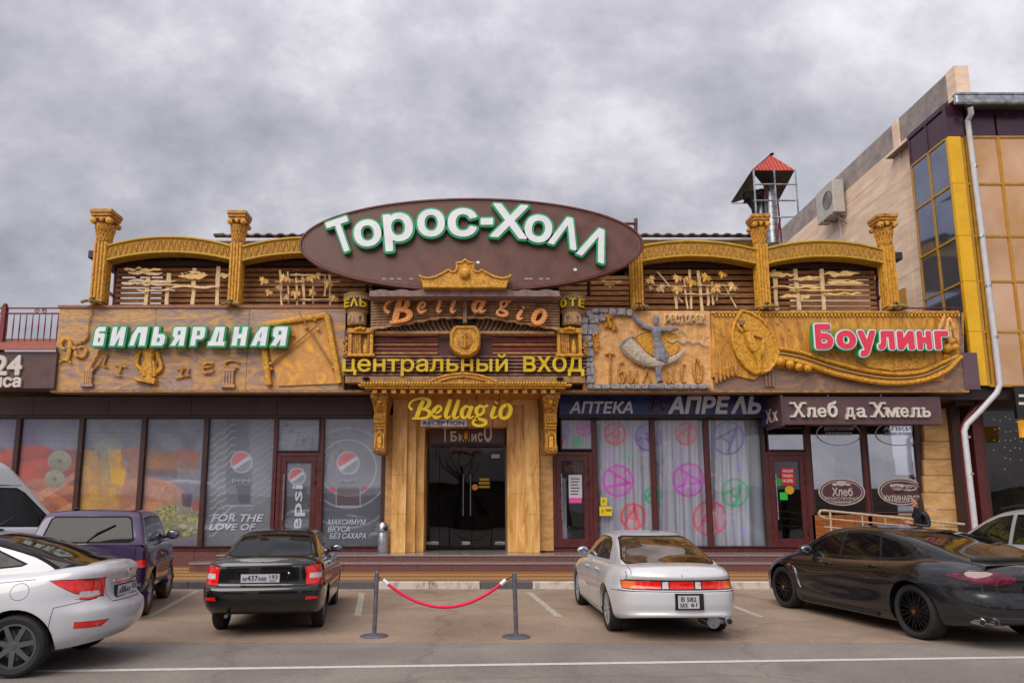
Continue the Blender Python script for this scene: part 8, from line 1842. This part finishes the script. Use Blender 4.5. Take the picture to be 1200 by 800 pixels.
# ---------------------------------------------------------------- black sedan
def black_sedan():
 c = Car('parked_car', 'black sedan with tinted rear window parked left of the rope barrier', (-3.16, 11.2), 7.5, 1.68, 2.49, 1.41, .295, None,
  zb=[(-2.2, .36), (-1.6, .27), (-.7, .2), (.7, .2), (1.6, .25), (2.15, .27)], zt=[(-2.2, 1.02), (-1.9, 1.05), (-1.3, 1.03), (.4, .98), (1.0, .96), (1.6, .88), (2.1, .70)],
  ur=[(0, -2.08), (.12, -2.17), (.3, -2.20), (.47, -2.19), (.50, -2.13), (.7, -2.11), (.93, -2.10), (1, -2.03)], uf=[(0, 2.0), (.3, 2.12), (.6, 2.10), (1, 1.95)],
  hw=[(0, .90), (.12, .965), (.3, .99), (.5, 1.0), (.55, .985), (.75, .975), (.9, .94), (.97, .89), (1, .84)], rear=REAR, front=FRONT,
  roof=[(-1.62, 1.05), (-1.45, 1.12), (-1.1, 1.28), (-.82, 1.375), (-.5, 1.415), (0, 1.425), (.25, 1.41), (.45, 1.36), (.8, 1.16), (1.12, .97)], gw=[(-1.7, .80), (-1.3, .84), (-.5, .87), (.5, .87), (1.2, .84)], tumble=.42, paint=p_black, scale=.945)
 c.ro = .9
 c.arches(.355)
 c.rear_reg([(-.585, 1.09), (-.49, 1.345), (-.40, 1.362), (.40, 1.362), (.49, 1.345), (.585, 1.09), (.5, 1.075), (-.5, 1.075)], 'rear_glass', 1, .022)
 c.side_reg([(-.98, 1.06), (-.75, 1.28), (-.45, 1.345), (-.05, 1.355), (-.05, 1.05)], 'glass'); c.side_reg([(0, 1.05), (0, 1.355), (.2, 1.345), (.42, 1.28), (.82, 1.03)], 'glass')
 c.rear_reg([(.60, .70), (.60, .92), (.64, .97), (.80, .975), (.86, .93), (.86, .70)], 'lamp', 0, .01, mirror=True)
 c.side_reg([(-2.3, .70), (-2.3, .965), (-2.0, .95), (-1.93, .72)], 'lamp', 0, .01)
 c.rear_reg([(.64, .79), (.64, .86), (.73, .86), (.73, .79)], 'reverse', 0, 0, mirror=True); c.rear_reg([(.735, .79), (.735, .86), (.80, .86), (.80, .79)], 'reverse', 0, 0, mirror=True)
 c.rear_reg([(.60, .505), (.61, .55), (.76, .545), (.76, .51)], 'reflector', 0, .006, mirror=True)
 c.line([(-.6, .69), (.6, .69)], .012, 'rear', sides=(1,)); c.line([(.592, .69), (.592, .99)], .008, 'rear'); c.line([(-.36, .90), (.36, .90), (.33, .735)], .014, 'rear', sides=(1,)); c.line([(-.36, .90), (-.33, .735)], .014, 'rear', sides=(1,))
 c.line([(-2.15, .675), (-1.60, .675)], .008); c.line([(-.95, 1.02), (-.86, .75), (-.75, .5), (-.6, .3)], .008); c.line([(-.02, 1.03), (-.02, .28)], .008); c.line([(.85, 1.0), (.9, .6), (.88, .3)], .008); c.line([(-.6, .27), (.88, .27)], .008)
 c.line([(-1.1, .52), (.9, .52)], .03, tag='bumper_trim')
 c.finish({**bmat, 'body': p_black}, bnm)
 c.wheels(rim_spokes(7, alloy, .028), rubber, .175)
 c.plate([('М', .05, .14, .2, .65), ('437', .16, .44, .2, .85), ('МВ', .46, .66, .2, .65), ('193', .74, .95, .4, .9), ('RUS', .76, .9, .1, .28)], -.02, .80)
 c.mirror(.72, 1.06, .12, mat=black_m); c.handles([(-.72, .90), (.12, .88)], chrome)
 c.text('LADA', -.53, .945, .09, .022, chrome); c.text('PRIORA', .47, .955, .13, .022, chrome)
 y = c.back(.34, .83); g = G(); g.ball((.36, y, .86), .018, .012, .018); g.obj('lock_badge', chrome, c.o, True)
 g = G(); g.tube([(-.45, -2.0, .30), (-.45, -2.16, .30)], .025, 10); g.obj('exhaust_pipe', steel_d, c.o, True)
 for sg in (-1, 1): g = G(); y = c.back(sg*.74, .62); g.tube([(sg*.62, c.back(sg*.62, .66)-.0, .66), (sg*.76, c.back(sg*.76, .66), .655)], .006, 5); g.obj('bumper_gleam', chrome, c.o) if False else None
black_sedan()
# ---------------------------------------------------------------- pearl white sedan
def pearl_sedan():
 c = Car('parked_car', 'pearl white low sedan with one red light band across its tail and a fat exhaust', (2.50, 11.1), 1.0, 1.74, 2.76, 1.50, .315, None,
  zb=[(-2.4, .33), (-1.8, .24), (-.8, .17), (.8, .17), (1.8, .2), (2.3, .22)], zt=[(-2.45, .90), (-2.1, .955), (-1.5, .97), (.4, .95), (1.0, .92), (1.7, .82), (2.3, .66)],
  ur=[(0, -2.36), (.04, -2.40), (.10, -2.365), (.3, -2.385), (.55, -2.38), (.60, -2.33), (.64, -2.315), (.78, -2.31), (.83, -2.34), (1, -2.27)], uf=[(0, 2.2), (.3, 2.3), (.6, 2.28), (1, 2.1)],
  hw=[(0, .92), (.1, .97), (.3, .99), (.5, 1.0), (.75, .98), (.9, .93), (.97, .87), (1, .80)], rear=[(0, 0), (.01, .22), (.035, .42), (.075, .60), (.13, .74), (.22, .85), (.42, .93), (.95, 1.0)], front=FRONT,
  roof=[(-1.85, .97), (-1.6, 1.06), (-1.2, 1.22), (-.9, 1.32), (-.6, 1.37), (-.1, 1.39), (.2, 1.375), (.45, 1.31), (.8, 1.14), (1.25, .92)], gw=[(-1.9, .80), (-1.4, .83), (-.5, .85), (.5, .86), (1.3, .83)], tumble=.50, paint=p_pearl, scale=.95, haunch=((-1.38, .62, .5, .22, .012),))
 c.ro = .95
 c.arches(.365)
 c.rear_reg([(-.62, 1.0), (-.635, 1.03), (-.51, 1.29), (-.45, 1.315), (.45, 1.315), (.51, 1.29), (.635, 1.03), (.62, 1.0), (.5, .99), (-.5, .99)], 'rear_glass', 1, .024)
 c.side_reg([(-1.02, 1.0), (-.80, 1.2), (-.5, 1.285), (-.12, 1.30), (-.12, .985)], 'glass'); c.side_reg([(-.07, .985), (-.07, 1.30), (.2, 1.29), (.42, 1.22), (.9, .97)], 'glass')
 c.rear_reg([(-.79, .685), (-.79, .785), (-.70, .80), (.70, .80), (.79, .785), (.79, .685), (.70, .67), (-.70, .67)], 'blackout', 0, 0)
 c.side_reg([(-2.5, .675), (-2.5, .79), (-2.02, .775), (-2.08, .685)], 'amber', 0, .01)
 for a, b, t in ((.56, .78, 'amber'), (.28, .52, 'lamp'), (.18, .26, 'reverse')): c.rear_reg([(a, .69), (a, .78), (b, .775), (b, .69)], t, 0, 0, mirror=True)
 c.rear_reg([(-.16, .69), (-.16, .782), (.16, .782), (.16, .69)], 'lamp', 0, 0); c.rear_reg([(.53, .69), (.53, .78), (.60, .78), (.60, .69)], 'lamp', 0, 0, mirror=True)
 c.line([(-.70, .81), (-.70, .90)], .008, 'rear', sides=(1,)); c.line([(.70, .81), (.70, .90)], .008, 'rear', sides=(1,)); c.line([(-.82, .655), (.82, .655)], .008, 'rear', sides=(1,))
 c.line([(-.64, -2.3), (-.64, -1.8)], .007, 'top'); c.line([(-2.35, .655), (-1.76, .63), ], .007); c.line([(-.98, .96), (-.9, .75), (-.8, .45), (-.78, .25)], .008); c.line([(-.09, .96), (-.06, .26)], .008); c.line([(.9, .94), (.95, .6), (.93, .27)], .008); c.line([(-.78, .245), (.93, .245)], .008)
 c.finish({**bmat, 'body': p_pearl, 'rear_glass': carglass_b, 'glass': carglass_b}, bnm)
 c.wheels(rim_spokes(10, alloy_w, .02, depth=.01), rubber, .2, rimr=.72)
 y0 = c.back(0.03, .52)
 g = G(); g.box(-.12, .26, y0-.004, y0+.05, .425, .635); g.obj('plate_recess', black_m, c.o)
 c.plate([('В 582', .14, .86, .54, .9), ('МХ', .1, .45, .08, .42), ('61', .6, .88, .14, .44)], .05, .53, .28, .165, y=y0-.006)
 c.mirror(.82, 1.02, .11); c.handles([(-.72, .83), (.15, .81)])
 g = G(); a0 = c.back(.55, .33); g.lathe((.60, a0-.06, .27), [(.035, 0), (.05, 0), (.055, .02), (.055, .25), (.05, .25)], 20, 'y'); g.obj('exhaust_pipe', chrome, c.o, True); g = G(); g.lathe((.60, a0-.055, .27), [(0, .01), (.046, .01)], 18, 'y'); g.obj('exhaust_bore', black_m, c.o); g = G(); g.lathe((.42, a0+.02, .25), [(.0, 0), (.085, .01), (.09, .06), (.09, .4), (0, .42)], 16, 'y'); g.obj('silencer', steel, c.o, True); g = G(); g.tube([(.45, a0+.1, .26), (.58, a0+.1, .27)], .05, 10); g.obj('exhaust_joint', steel, c.o)
 g = G(); y = c.back(.0, .855); g.tube([(0, y-.008, .835), (0, y+.002, .875)], .006, 6); g.obj('badge', chrome, c.o)
 g = G(); g.box(-.5, .5, -1.6, -1.2, .9, .93); g.obj('parcel_shelf', black_m, c.o)
pearl_sedan()
# ---------------------------------------------------------------- graphite fastback
def fastback():
 W = 1.93
 c = Car('parked_car', 'dark graphite fastback sports saloon with black wheels at the right', (6.27, 10.7), 9, W, 2.92, 1.63, .352, None,
  zb=[(-2.5, .32), (-1.9, .24), (-.9, .17), (.9, .17), (1.9, .19), (2.4, .2)], zt=[(-2.55, .92), (-2.2, 1.0), (-1.7, 1.03), (-1.0, .99), (-.2, .95), (.6, .94), (1.2, .93), (1.6, .88), (2.0, .79), (2.4, .62)],
  ur=[(0, -2.42), (.1, -2.52), (.25, -2.55), (.45, -2.53), (.6, -2.50), (.8, -2.50), (.93, -2.49), (1, -2.40)], uf=[(0, 2.25), (.2, 2.40), (.5, 2.40), (.8, 2.3), (1, 2.15)],
  hw=[(0, .90), (.08, .95), (.2, .975), (.4, .985), (.6, .985), (.8, .955), (.92, .90), (1, .80)], rear=[(0, 0), (.02, .22), (.06, .42), (.12, .60), (.21, .75), (.34, .86), (.55, .94), (.95, 1.0)], front=[(0, 0), (.02, .22), (.06, .45), (.14, .66), (.26, .82), (.42, .92), (.66, .98), (.95, 1.0)],
  roof=[(-2.32, 1.0), (-2.0, 1.075), (-1.5, 1.215), (-1.0, 1.33), (-.5, 1.40), (0, 1.42), (.3, 1.405), (.6, 1.345), (1.0, 1.17), (1.5, .93)], gw=[(-2.35, .64), (-1.7, .72), (-1.0, .80), (-.2, .845), (.6, .855), (1.2, .82), (1.5, .78)], tumble=.50, bowr=.06, crown=.035, paint=p_grey,
  haunch=((-1.46, .78, .55, .26, .055), (1.46, .74, .5, .24, .04), (0, .52, .7, .12, -.03), (1.46, .96, .5, .12, .02)), nu=130, scale=.985)
 c.ro = .9
 c.arches(.40)
 G_ = [(1.02, .985), (.72, 1.17), (.45, 1.27), (.15, 1.315), (.13, .985)]
 c.side_reg(G_, 'glass'); c.side_reg([(.08, .985), (.10, 1.318), (-.25, 1.325), (-.60, 1.29), (-.72, 1.0)], 'glass'); c.side_reg([(-.76, 1.0), (-.65, 1.28), (-.95, 1.225), (-1.22, 1.13), (-1.26, 1.08), (-1.1, 1.02)], 'glass')
 fl = lambda q, n, l: l == 1 and n.z > .3
 for tg, gr in (('trim', .02), ('rear_glass', 0)): c.cut([(-.50, -.95), (-.56, -1.5), (-.545, -1.98), (-.50, -2.06), (.50, -2.06), (.545, -1.98), (.56, -1.5), (.50, -.95), (.3, -.92), (-.3, -.92)], 'top', fl, tg, gr)
 c.rear_reg([(.42, .84), (.60, .90), (.80, .93), (.92, .90), (.97, .84), (.80, .79), (.55, .77), (.45, .79)], 'lamp', 0, .008, mirror=True)
 c.side_reg([(-2.6, .80), (-2.6, .93), (-2.2, .925), (-1.95, .87), (-2.1, .83), (-2.35, .79)], 'lamp', 0, .008)
 c.line([(-.62, .76), (-.44, .64), (-.42, .60), (.42, .60), (.44, .64), (.62, .76)], .008, 'rear', sides=(1,)); c.line([(-2.4, .56), (-1.89, .52)], .007)
 c.line([(-.9, .99), (-.98, .86), (-1.12, .78), (-1.08, .62), (-1.0, .45), (-.98, .30), (-.6, .27)], .008); c.line([(.10, .93), (.09, .30)], .009); c.line([(1.06, .92), (1.03, .6), (.98, .28), (-.6, .26)], .009)
 c.line([(.10, .42), (-.9, .46)], .006); c.line([(.95, .40), (.10, .42)], .006)
 c.rear_reg([(-.8, .24), (-.8, .33), (.8, .33), (.8, .24)], 'blackout', 0, 0)
 c.finish({**bmat, 'body': p_grey, 'lamp': dred_lens}, bnm)
 c.wheels(rim_spokes(10, blackalloy, .016, twin=True, hub=.07, cap=brass), rubber, .26, rimr=.74)
 c.mirror(.82, 1.03, .13, sz=(.11, .07, .07)); c.handles([(.25, .84), (-.72, .88)])
 for sg in (1, -1):
  g = G(); P = [(c.side(u, z, sg)+sg*.004, u, z) for u, z in ((1.10, .74), (1.04, .70), (1.0, .60), (.98, .48), (.93, .40))]; g.tube(P, [.006, .012, .014, .012, .006], 6); g.obj('side_gill', chrome, c.o, True)
  g = G(); g.tube([(c.side(u, .25, sg)-sg*.01, u, .23) for u in (.95, .4, -.2, -.8)], .03, 8); g.obj('sill_blade', black_m, c.o, True)
  g = G(); g.tube([(sg*.62, c.back(sg*.62, .36)-.03, .335), (sg*.62, c.back(sg*.62, .36)+.1, .335)], .045, 14); g.tube([(sg*.73, c.back(sg*.73, .36)-.03, .335), (sg*.73, c.back(sg*.73, .36)+.1, .335)], .045, 14); g.obj('exhaust_tip', chrome, c.o, True)
  g = G();
  for q in (.62, .73): g.lathe((sg*q, c.back(sg*q, .36)-.034, .335), [(0, 0), (.036, 0)], 14, 'y')
  g.obj('exhaust_bore', black_m, c.o)
  g = G(); xx = c.side(1.2, .77, sg); g.box(min(xx, xx+sg*.008), max(xx, xx+sg*.008), 1.16, 1.24, .745, .765); g.obj('side_marker', amb_lens, c.o)
 g = G(); P = []
 for x in np.linspace(-.60, .60, 13): P.append((x, -2.10-.10*(1-(x/.6)**2)+.0, 1.045+.01*(1-(x/.6)**2)))
 g.tube(P, .035, 8, flat=.5); g.obj('tail_spoiler', black_m, c.o, True)
 c.text('PORSCHE', 0, .93, .50, .03, chrome); c.plate([('Х', .05, .13, .2, .65), ('434', .16, .42, .2, .85), ('ММ', .44, .64, .2, .65), ('26', .76, .92, .4, .9)], 0, .70)
fastback()
# ---------------------------------------------------------------- white sedan in the left foreground
def white_sedan():
 W = 1.70
 c = Car('parked_car', 'white sedan cut by the left edge of the photo, red wedge tail light', (-5.98, 7.72), 96, W, 2.57, 1.49, .315, None,
  zb=[(-2.25, .34), (-1.6, .25), (-.7, .19), (.7, .19), (1.6, .22), (2.1, .24)], zt=[(-2.2, 1.07), (-1.9, 1.10), (-1.4, 1.05), (-.8, 1.01), (.4, .95), (1.0, .95), (1.6, .88), (2.1, .68)],
  ur=[(0, -2.02), (.12, -2.12), (.3, -2.15), (.42, -2.14), (.5, -2.08), (.62, -2.03), (.8, -2.03), (.92, -2.06), (1, -2.0)], uf=[(0, 2.0), (.3, 2.12), (.6, 2.1), (1, 1.95)],
  hw=[(0, .91), (.12, .965), (.3, .99), (.5, 1.0), (.7, .985), (.85, .955), (.95, .90), (1, .83)], rear=[(0, 0), (.01, .22), (.035, .42), (.075, .60), (.14, .74), (.24, .86), (.42, .94), (.9, 1.0)], front=FRONT,
  roof=[(-1.92, 1.09), (-1.6, 1.17), (-1.2, 1.31), (-.8, 1.41), (-.4, 1.455), (0, 1.47), (.3, 1.45), (.6, 1.37), (1.0, 1.17), (1.4, .96)], gw=[(-1.95, .60), (-1.6, .74), (-1.3, .81), (-.5, .86), (.5, .87), (1.4, .82)], tumble=.48, paint=p_white, scale=.965, haunch=((-1.28, .70, .55, .25, .02),))
 c.ro = .9
 c.arches(.37)
 fl = lambda q, n, l: l == 1 and n.z > .25
 for tg, gr in (('trim', .02), ('rear_glass', 0)): c.cut([(-.53, -.78), (-.62, -1.72), (-.5, -1.80), (.5, -1.80), (.62, -1.72), (.53, -.78), (.3, -.75), (-.3, -.75)], 'top', fl, tg, gr)
 c.side_reg([(.0, 1.02), (.0, 1.38), (.25, 1.36), (.5, 1.27), (.98, 1.02)], 'glass'); c.side_reg([(-.05, 1.03), (-.05, 1.385), (-.4, 1.375), (-.62, 1.335), (-.72, 1.07)], 'glass'); c.side_reg([(-.77, 1.08), (-.68, 1.32), (-.9, 1.27), (-1.22, 1.13), (-1.2, 1.12)], 'blackout')
 c.side_reg([(-1.56, .965), (-1.7, .965), (-2.3, .955), (-2.3, .77), (-2.0, .765), (-1.8, .83)], 'lamp', 0, .008)
 c.rear_reg([(.46, .79), (.50, .93), (.60, .955), (.9, .96), (.9, .77), (.6, .755)], 'lamp', 0, .008, mirror=True); c.rear_reg([(.50, .79), (.51, .835), (.68, .84), (.74, .785), (.62, .775)], 'reverse', 0, 0, mirror=True)
 c.rear_reg([(.50, .53), (.84, .535), (.76, .475), (.58, .47)], 'reflector', 0, .006, mirror=True)
 c.line([(-.44, .98), (-.42, .80), (-.36, .70), (.36, .70), (.42, .80), (.44, .98)], .008, 'rear', sides=(1,))
 c.line([(-1.95, .755), (-1.64, .69), (-1.60, .45)], .007); c.line([(-.72, 1.06), (-.8, .95), (-1.0, .8), (-1.0, .68), (-.9, .5)], .008); c.line([(-.02, 1.0), (-.02, .28)], .008); c.line([(.95, .97), (1.0, .6), (.95, .3)], .008)
 c.line([(-1.42, .98), (-.75, .92), (.9, .86)], .006)
 c.line([(-1.55+.10*math.cos(a), .88+.09*math.sin(a)) for a in np.linspace(0, 6.283, 15)], .005) if False else c.line([(-1.30+.09*math.cos(a), .86+.085*math.sin(a)) for a in np.linspace(0, 6.283, 15)], .005)
 c.finish({**bmat, 'body': p_white}, bnm)
 c.wheels(rim_spokes(7, alloy, .036, hub=.065, depth=.02), rubber, .205, rimr=.70)
 y0 = c.back(0, .80); g = G(); g.box(-.36, .36, y0-.018, y0+.01, .905, .93); g.obj('boot_chrome_strip', chrome, c.o, bevel=.004)
 c.plate([('А', .05, .13, .2, .65), ('836', .16, .42, .2, .85), ('АУ', .44, .64, .2, .65), ('123', .74, .95, .4, .9)], 0, .80)
 y1 = c.back(0, 1.0); g = G(); g.tube([(.05*math.cos(a), y1-.008, 1.0+.03*math.sin(a)) for a in np.linspace(0, 6.283, 17)], .006, 6, False); g.tube([(-.022, y1-.008, .978), (-.012, y1-.008, 1.02)], .006, 5); g.tube([(.022, y1-.008, 1.022), (.012, y1-.008, .98)], .006, 5); g.tube([(-.018, y1-.008, .996), (.018, y1-.008, 1.004)], .005, 5); g.obj('badge', chrome, c.o, True)
 c.text('HYUNDAI', -.36, .99, .15, .022, chrome)
 c.mirror(.95, 1.03, .12); c.handles([(-.6, .90), (.2, .87)])
 g = G(); g.ball((0, -.55, 1.475), .05, .09, .02); g.tube([(0, -.5, 1.48), (0, -.72, 1.62)], [.008, .004], 6); g.obj('aerial', black_m, c.o)
white_sedan()
# ---------------------------------------------------------------- purple boxy off-roader
def offroader():
 W = 1.66
 c = Car('parked_car', 'purple boxy three door off-road car with muddy wheels beside the white van', (-6.40, 12.05), 17, W, 2.2, 1.42, .345, None,
  zb=[(-1.9, .42), (-1.2, .40), (1.2, .40), (1.9, .42)], zt=[(-1.85, 1.12), (-1.5, 1.13), (.9, 1.10), (1.2, 1.08), (1.75, 1.0)],
  ur=[(0, -1.80), (.1, -1.82), (.5, -1.81), (1, -1.78)], uf=[(0, 1.75), (.3, 1.82), (1, 1.75)],
  hw=[(0, .93), (.2, .98), (.45, .985), (.5, 1.0), (.56, .985), (.9, .97), (1, .93)], rear=[(0, 0), (.002, .25), (.005, .5), (.012, .75), (.025, .88), (.05, .95), (.10, .985), (.2, 1.0)], front=FRONT,
  roof=[(-1.79, 1.12), (-1.76, 1.2), (-1.66, 1.38), (-1.56, 1.55), (-1.48, 1.605), (-1.3, 1.635), (-.5, 1.65), (.1, 1.63), (.32, 1.57), (.6, 1.30), (.85, 1.10)], gw=[(-1.8, .93), (-1.3, .935), (.5, .935), (.9, .92)], tumble=.24, bowr=.02, bowf=.06, crown=.02, paint=p_purple, arch=.41,
  haunch=((-1.1, .72, .42, .2, .03), (1.1, .72, .42, .2, .03)))
 c.ro = .6
 c.arches(.42)
 c.rear_reg([(-.60, 1.20), (-.53, 1.50), (-.49, 1.525), (.49, 1.525), (.53, 1.50), (.60, 1.20), (.56, 1.175), (-.56, 1.175)], 'rear_glass', 1, .025)
 c.side_reg([(-1.45, 1.18), (-1.38, 1.50), (-.52, 1.53), (-.5, 1.18)], 'glass'); c.side_reg([(-.42, 1.18), (-.42, 1.53), (.12, 1.51), (.5, 1.2), (.48, 1.18)], 'glass')
 c.rear_reg([(.52, .78), (.52, .89), (.80, .89), (.80, .78)], 'lamp', 0, .008, mirror=True)
 c.line([(-.66, .5), (-.66, 1.1)], .01, 'rear', sides=(1,)); c.line([(.66, .9), (.66, 1.1)], .01, 'rear', sides=(1,))
 c.line([(-.46, 1.12), (-.46, .48)], .01); c.line([(.52, 1.1), (.52, .48)], .01); c.line([(-1.75, .98), (1.7, .98)], .008)
 c.finish({**bmat, 'body': p_purple}, bnm)
 c.wheels(rim_spokes(5, alloy_w, .05, hub=.06), mudrub, .2, rimr=.62, steer=R(-4))
 g = G(); g.tube([(-.78, -1.88, .52), (.78, -1.88, .52)], .05, 8); g.obj('rear_bumper', black_m, c.o, True)
 c.mirror(.42, 1.20, .14, mat=black_m, sz=(.11, .05, .085)); c.handles([(-.3, .92)], chrome)
 g = G(); yb_ = c.back(.05, 1.2); g.tube([(-.02, yb_-.02, 1.16), (.12, c.back(.12, 1.30)-.025, 1.30), (.34, c.back(.34, 1.42)-.02, 1.42)], [.012, .012, .009], 6); g.obj('rear_wiper', black_m, c.o)
 g = G(); g.ball((-.30, -1.3, 1.66), .05, .05, .025); g.obj('roof_cap', black_m, c.o, True)
 c.plate([('О', .05, .13, .2, .65), ('517', .16, .42, .2, .85), ('КВ', .44, .64, .2, .65)], -.1, .72)
offroader()
# ---------------------------------------------------------------- white van
def van():
 W = 1.98
 c = Car('parked_van', 'white high roofed panel van behind the purple off-road car', (-10.5, 13.35), -42, W, 3.6, 1.7, .34, None,
  zb=[(-2.9, .35), (2.6, .35), (2.8, .4)], zt=[(-2.95, 1.30), (1.2, 1.30), (1.9, 1.24), (2.3, 1.12), (2.75, .92)],
  ur=[(0, -2.95), (1, -2.95)], uf=[(0, 2.68), (.3, 2.8), (.7, 2.76), (1, 2.6)], hw=[(0, .95), (.2, .99), (.5, 1), (.9, .985), (1, .96)], rear=[(0, 0), (.002, .3), (.005, .6), (.012, .85), (.03, .94), (.06, .98), (.12, .995), (.3, 1.0)], front=FRONT,
  roof=[(-2.94, 1.32), (-2.93, 2.0), (-2.9, 2.55), (-2.75, 2.66), (.0, 2.68), (.55, 2.66), (.85, 2.56), (1.15, 2.28), (1.75, 1.60), (2.2, 1.18)], gw=[(-3, .965), (.5, .965), (1.4, .93), (2.2, .86)], tumble=.10, bowr=0, bowf=.16, paint=p_van, cat='van', grp='vehicles at the left edge')
 c.ro = .8
 c.arches(.40)
 c.side_reg([(.62, 1.36), (.62, 1.98), (.66, 2.04), (1.02, 2.04), (1.15, 1.96), (1.66, 1.42), (1.6, 1.34)], 'glass', 1, .035)
 fl = lambda q, n, l: l == 1 and n.y > .3
 c.cut([(-.80, 1.35), (-.72, 2.1), (.72, 2.1), (.80, 1.35)], 'rear', fl, 'front_glass')
 c.line([(.5, 1.32), (.5, .45)], .014); c.line([(.5, 2.1), (.5, 1.34)], .014, surf=1); c.line([(.5, 2.1), (1.1, 2.12)], .014, surf=1); c.line([(-1.0, 2.3), (-1.0, 1.34)], .012, surf=1); c.line([(-1.0, 1.3), (-1.0, .45)], .012); c.line([(1.8, 1.2), (1.75, .5)], .012)
 c.line([(-2.8, 2.12), (.9, 2.12)], .012, surf=1)
 c.line([(-.8, 1.45), (-.8, 2.0), (-.7, 2.05), (.3, 2.05), (.35, 2.0), (.35, 1.45), (.3, 1.4), (-.7, 1.4), (-.8, 1.45)], .010, surf=1)
 c.finish({**bmat, 'body': p_van}, bnm); c.wheels(rim_spokes(6, alloy, .05), rubber, .22)
 c.handles([(.62, 1.16), (.3, 1.16)], black_m); c.mirror(1.62, 1.42, .18, mat=black_m, sz=(.10, .06, .16)); c.line
 g = G(); g.tube([(c.side(1.0, 1.7, 1)*.98, 1.12, 1.36), (c.side(1.0, 1.8, 1)*.98, 1.12, 2.0)], .018, 6); g.obj('window_bar', black_m, c.o)
van()
# ---------------------------------------------------------------- silver crossover at the right
def crossover():
 W = 1.86
 c = Car('parked_car', 'silver crossover cut by the right edge of the photo behind the dark fastback', (9.28, 11.2), 10, W, 2.75, 1.6, .35, None,
  zb=[(-2.2, .35), (-1.4, .28), (1.4, .28), (2.2, .3)], zt=[(-2.2, 1.14), (-1.2, 1.10), (.6, 1.06), (1.2, 1.04), (1.7, .97), (2.2, .78)],
  ur=[(0, -2.1), (.2, -2.2), (.5, -2.2), (1, -2.12)], uf=[(0, 2.1), (.3, 2.22), (.6, 2.2), (1, 2.05)], hw=[(0, .92), (.2, .98), (.5, 1), (.8, .97), (.95, .92), (1, .86)], rear=REAR, front=FRONT,
  roof=[(-2.0, 1.15), (-1.9, 1.3), (-1.65, 1.52), (-1.3, 1.62), (-.6, 1.67), (0, 1.67), (.3, 1.64), (.6, 1.54), (1.0, 1.30), (1.42, 1.04)], gw=[(-2.0, .85), (-.5, .875), (.5, .875), (1.4, .84)], tumble=.36, paint=p_silver)
 c.ro = .9; c.arches(.40)
 c.side_reg([(.15, 1.12), (.15, 1.55), (.38, 1.51), (.62, 1.40), (1.08, 1.10)], 'glass'); c.side_reg([(.05, 1.12), (.05, 1.555), (-.5, 1.56), (-.85, 1.53), (-.85, 1.13)], 'glass'); c.side_reg([(-.95, 1.14), (-.95, 1.53), (-1.4, 1.45), (-1.65, 1.28)], 'glass')
 c.line([(.1, 1.04), (.1, .35)], .009); c.line([(1.1, 1.02), (1.1, .35)], .009); c.line([(-.9, 1.05), (-.95, .5)], .009)
 c.finish({**bmat, 'body': p_silver, 'glass': carglass_g}, bnm); c.wheels(rim_spokes(5, alloy, .05), rubber, .23); c.mirror(.92, 1.14, .13); c.handles([(.2, .94), (-.75, .96)])
 g = G();
 for sg in (-1, 1): g.tube([(sg*.58, -1.3, 1.66), (sg*.60, -.6, 1.71), (sg*.60, .1, 1.71), (sg*.58, .4, 1.66)], .018, 6)
 g.obj('roof_rail', black_m, c.o, True)
crossover()
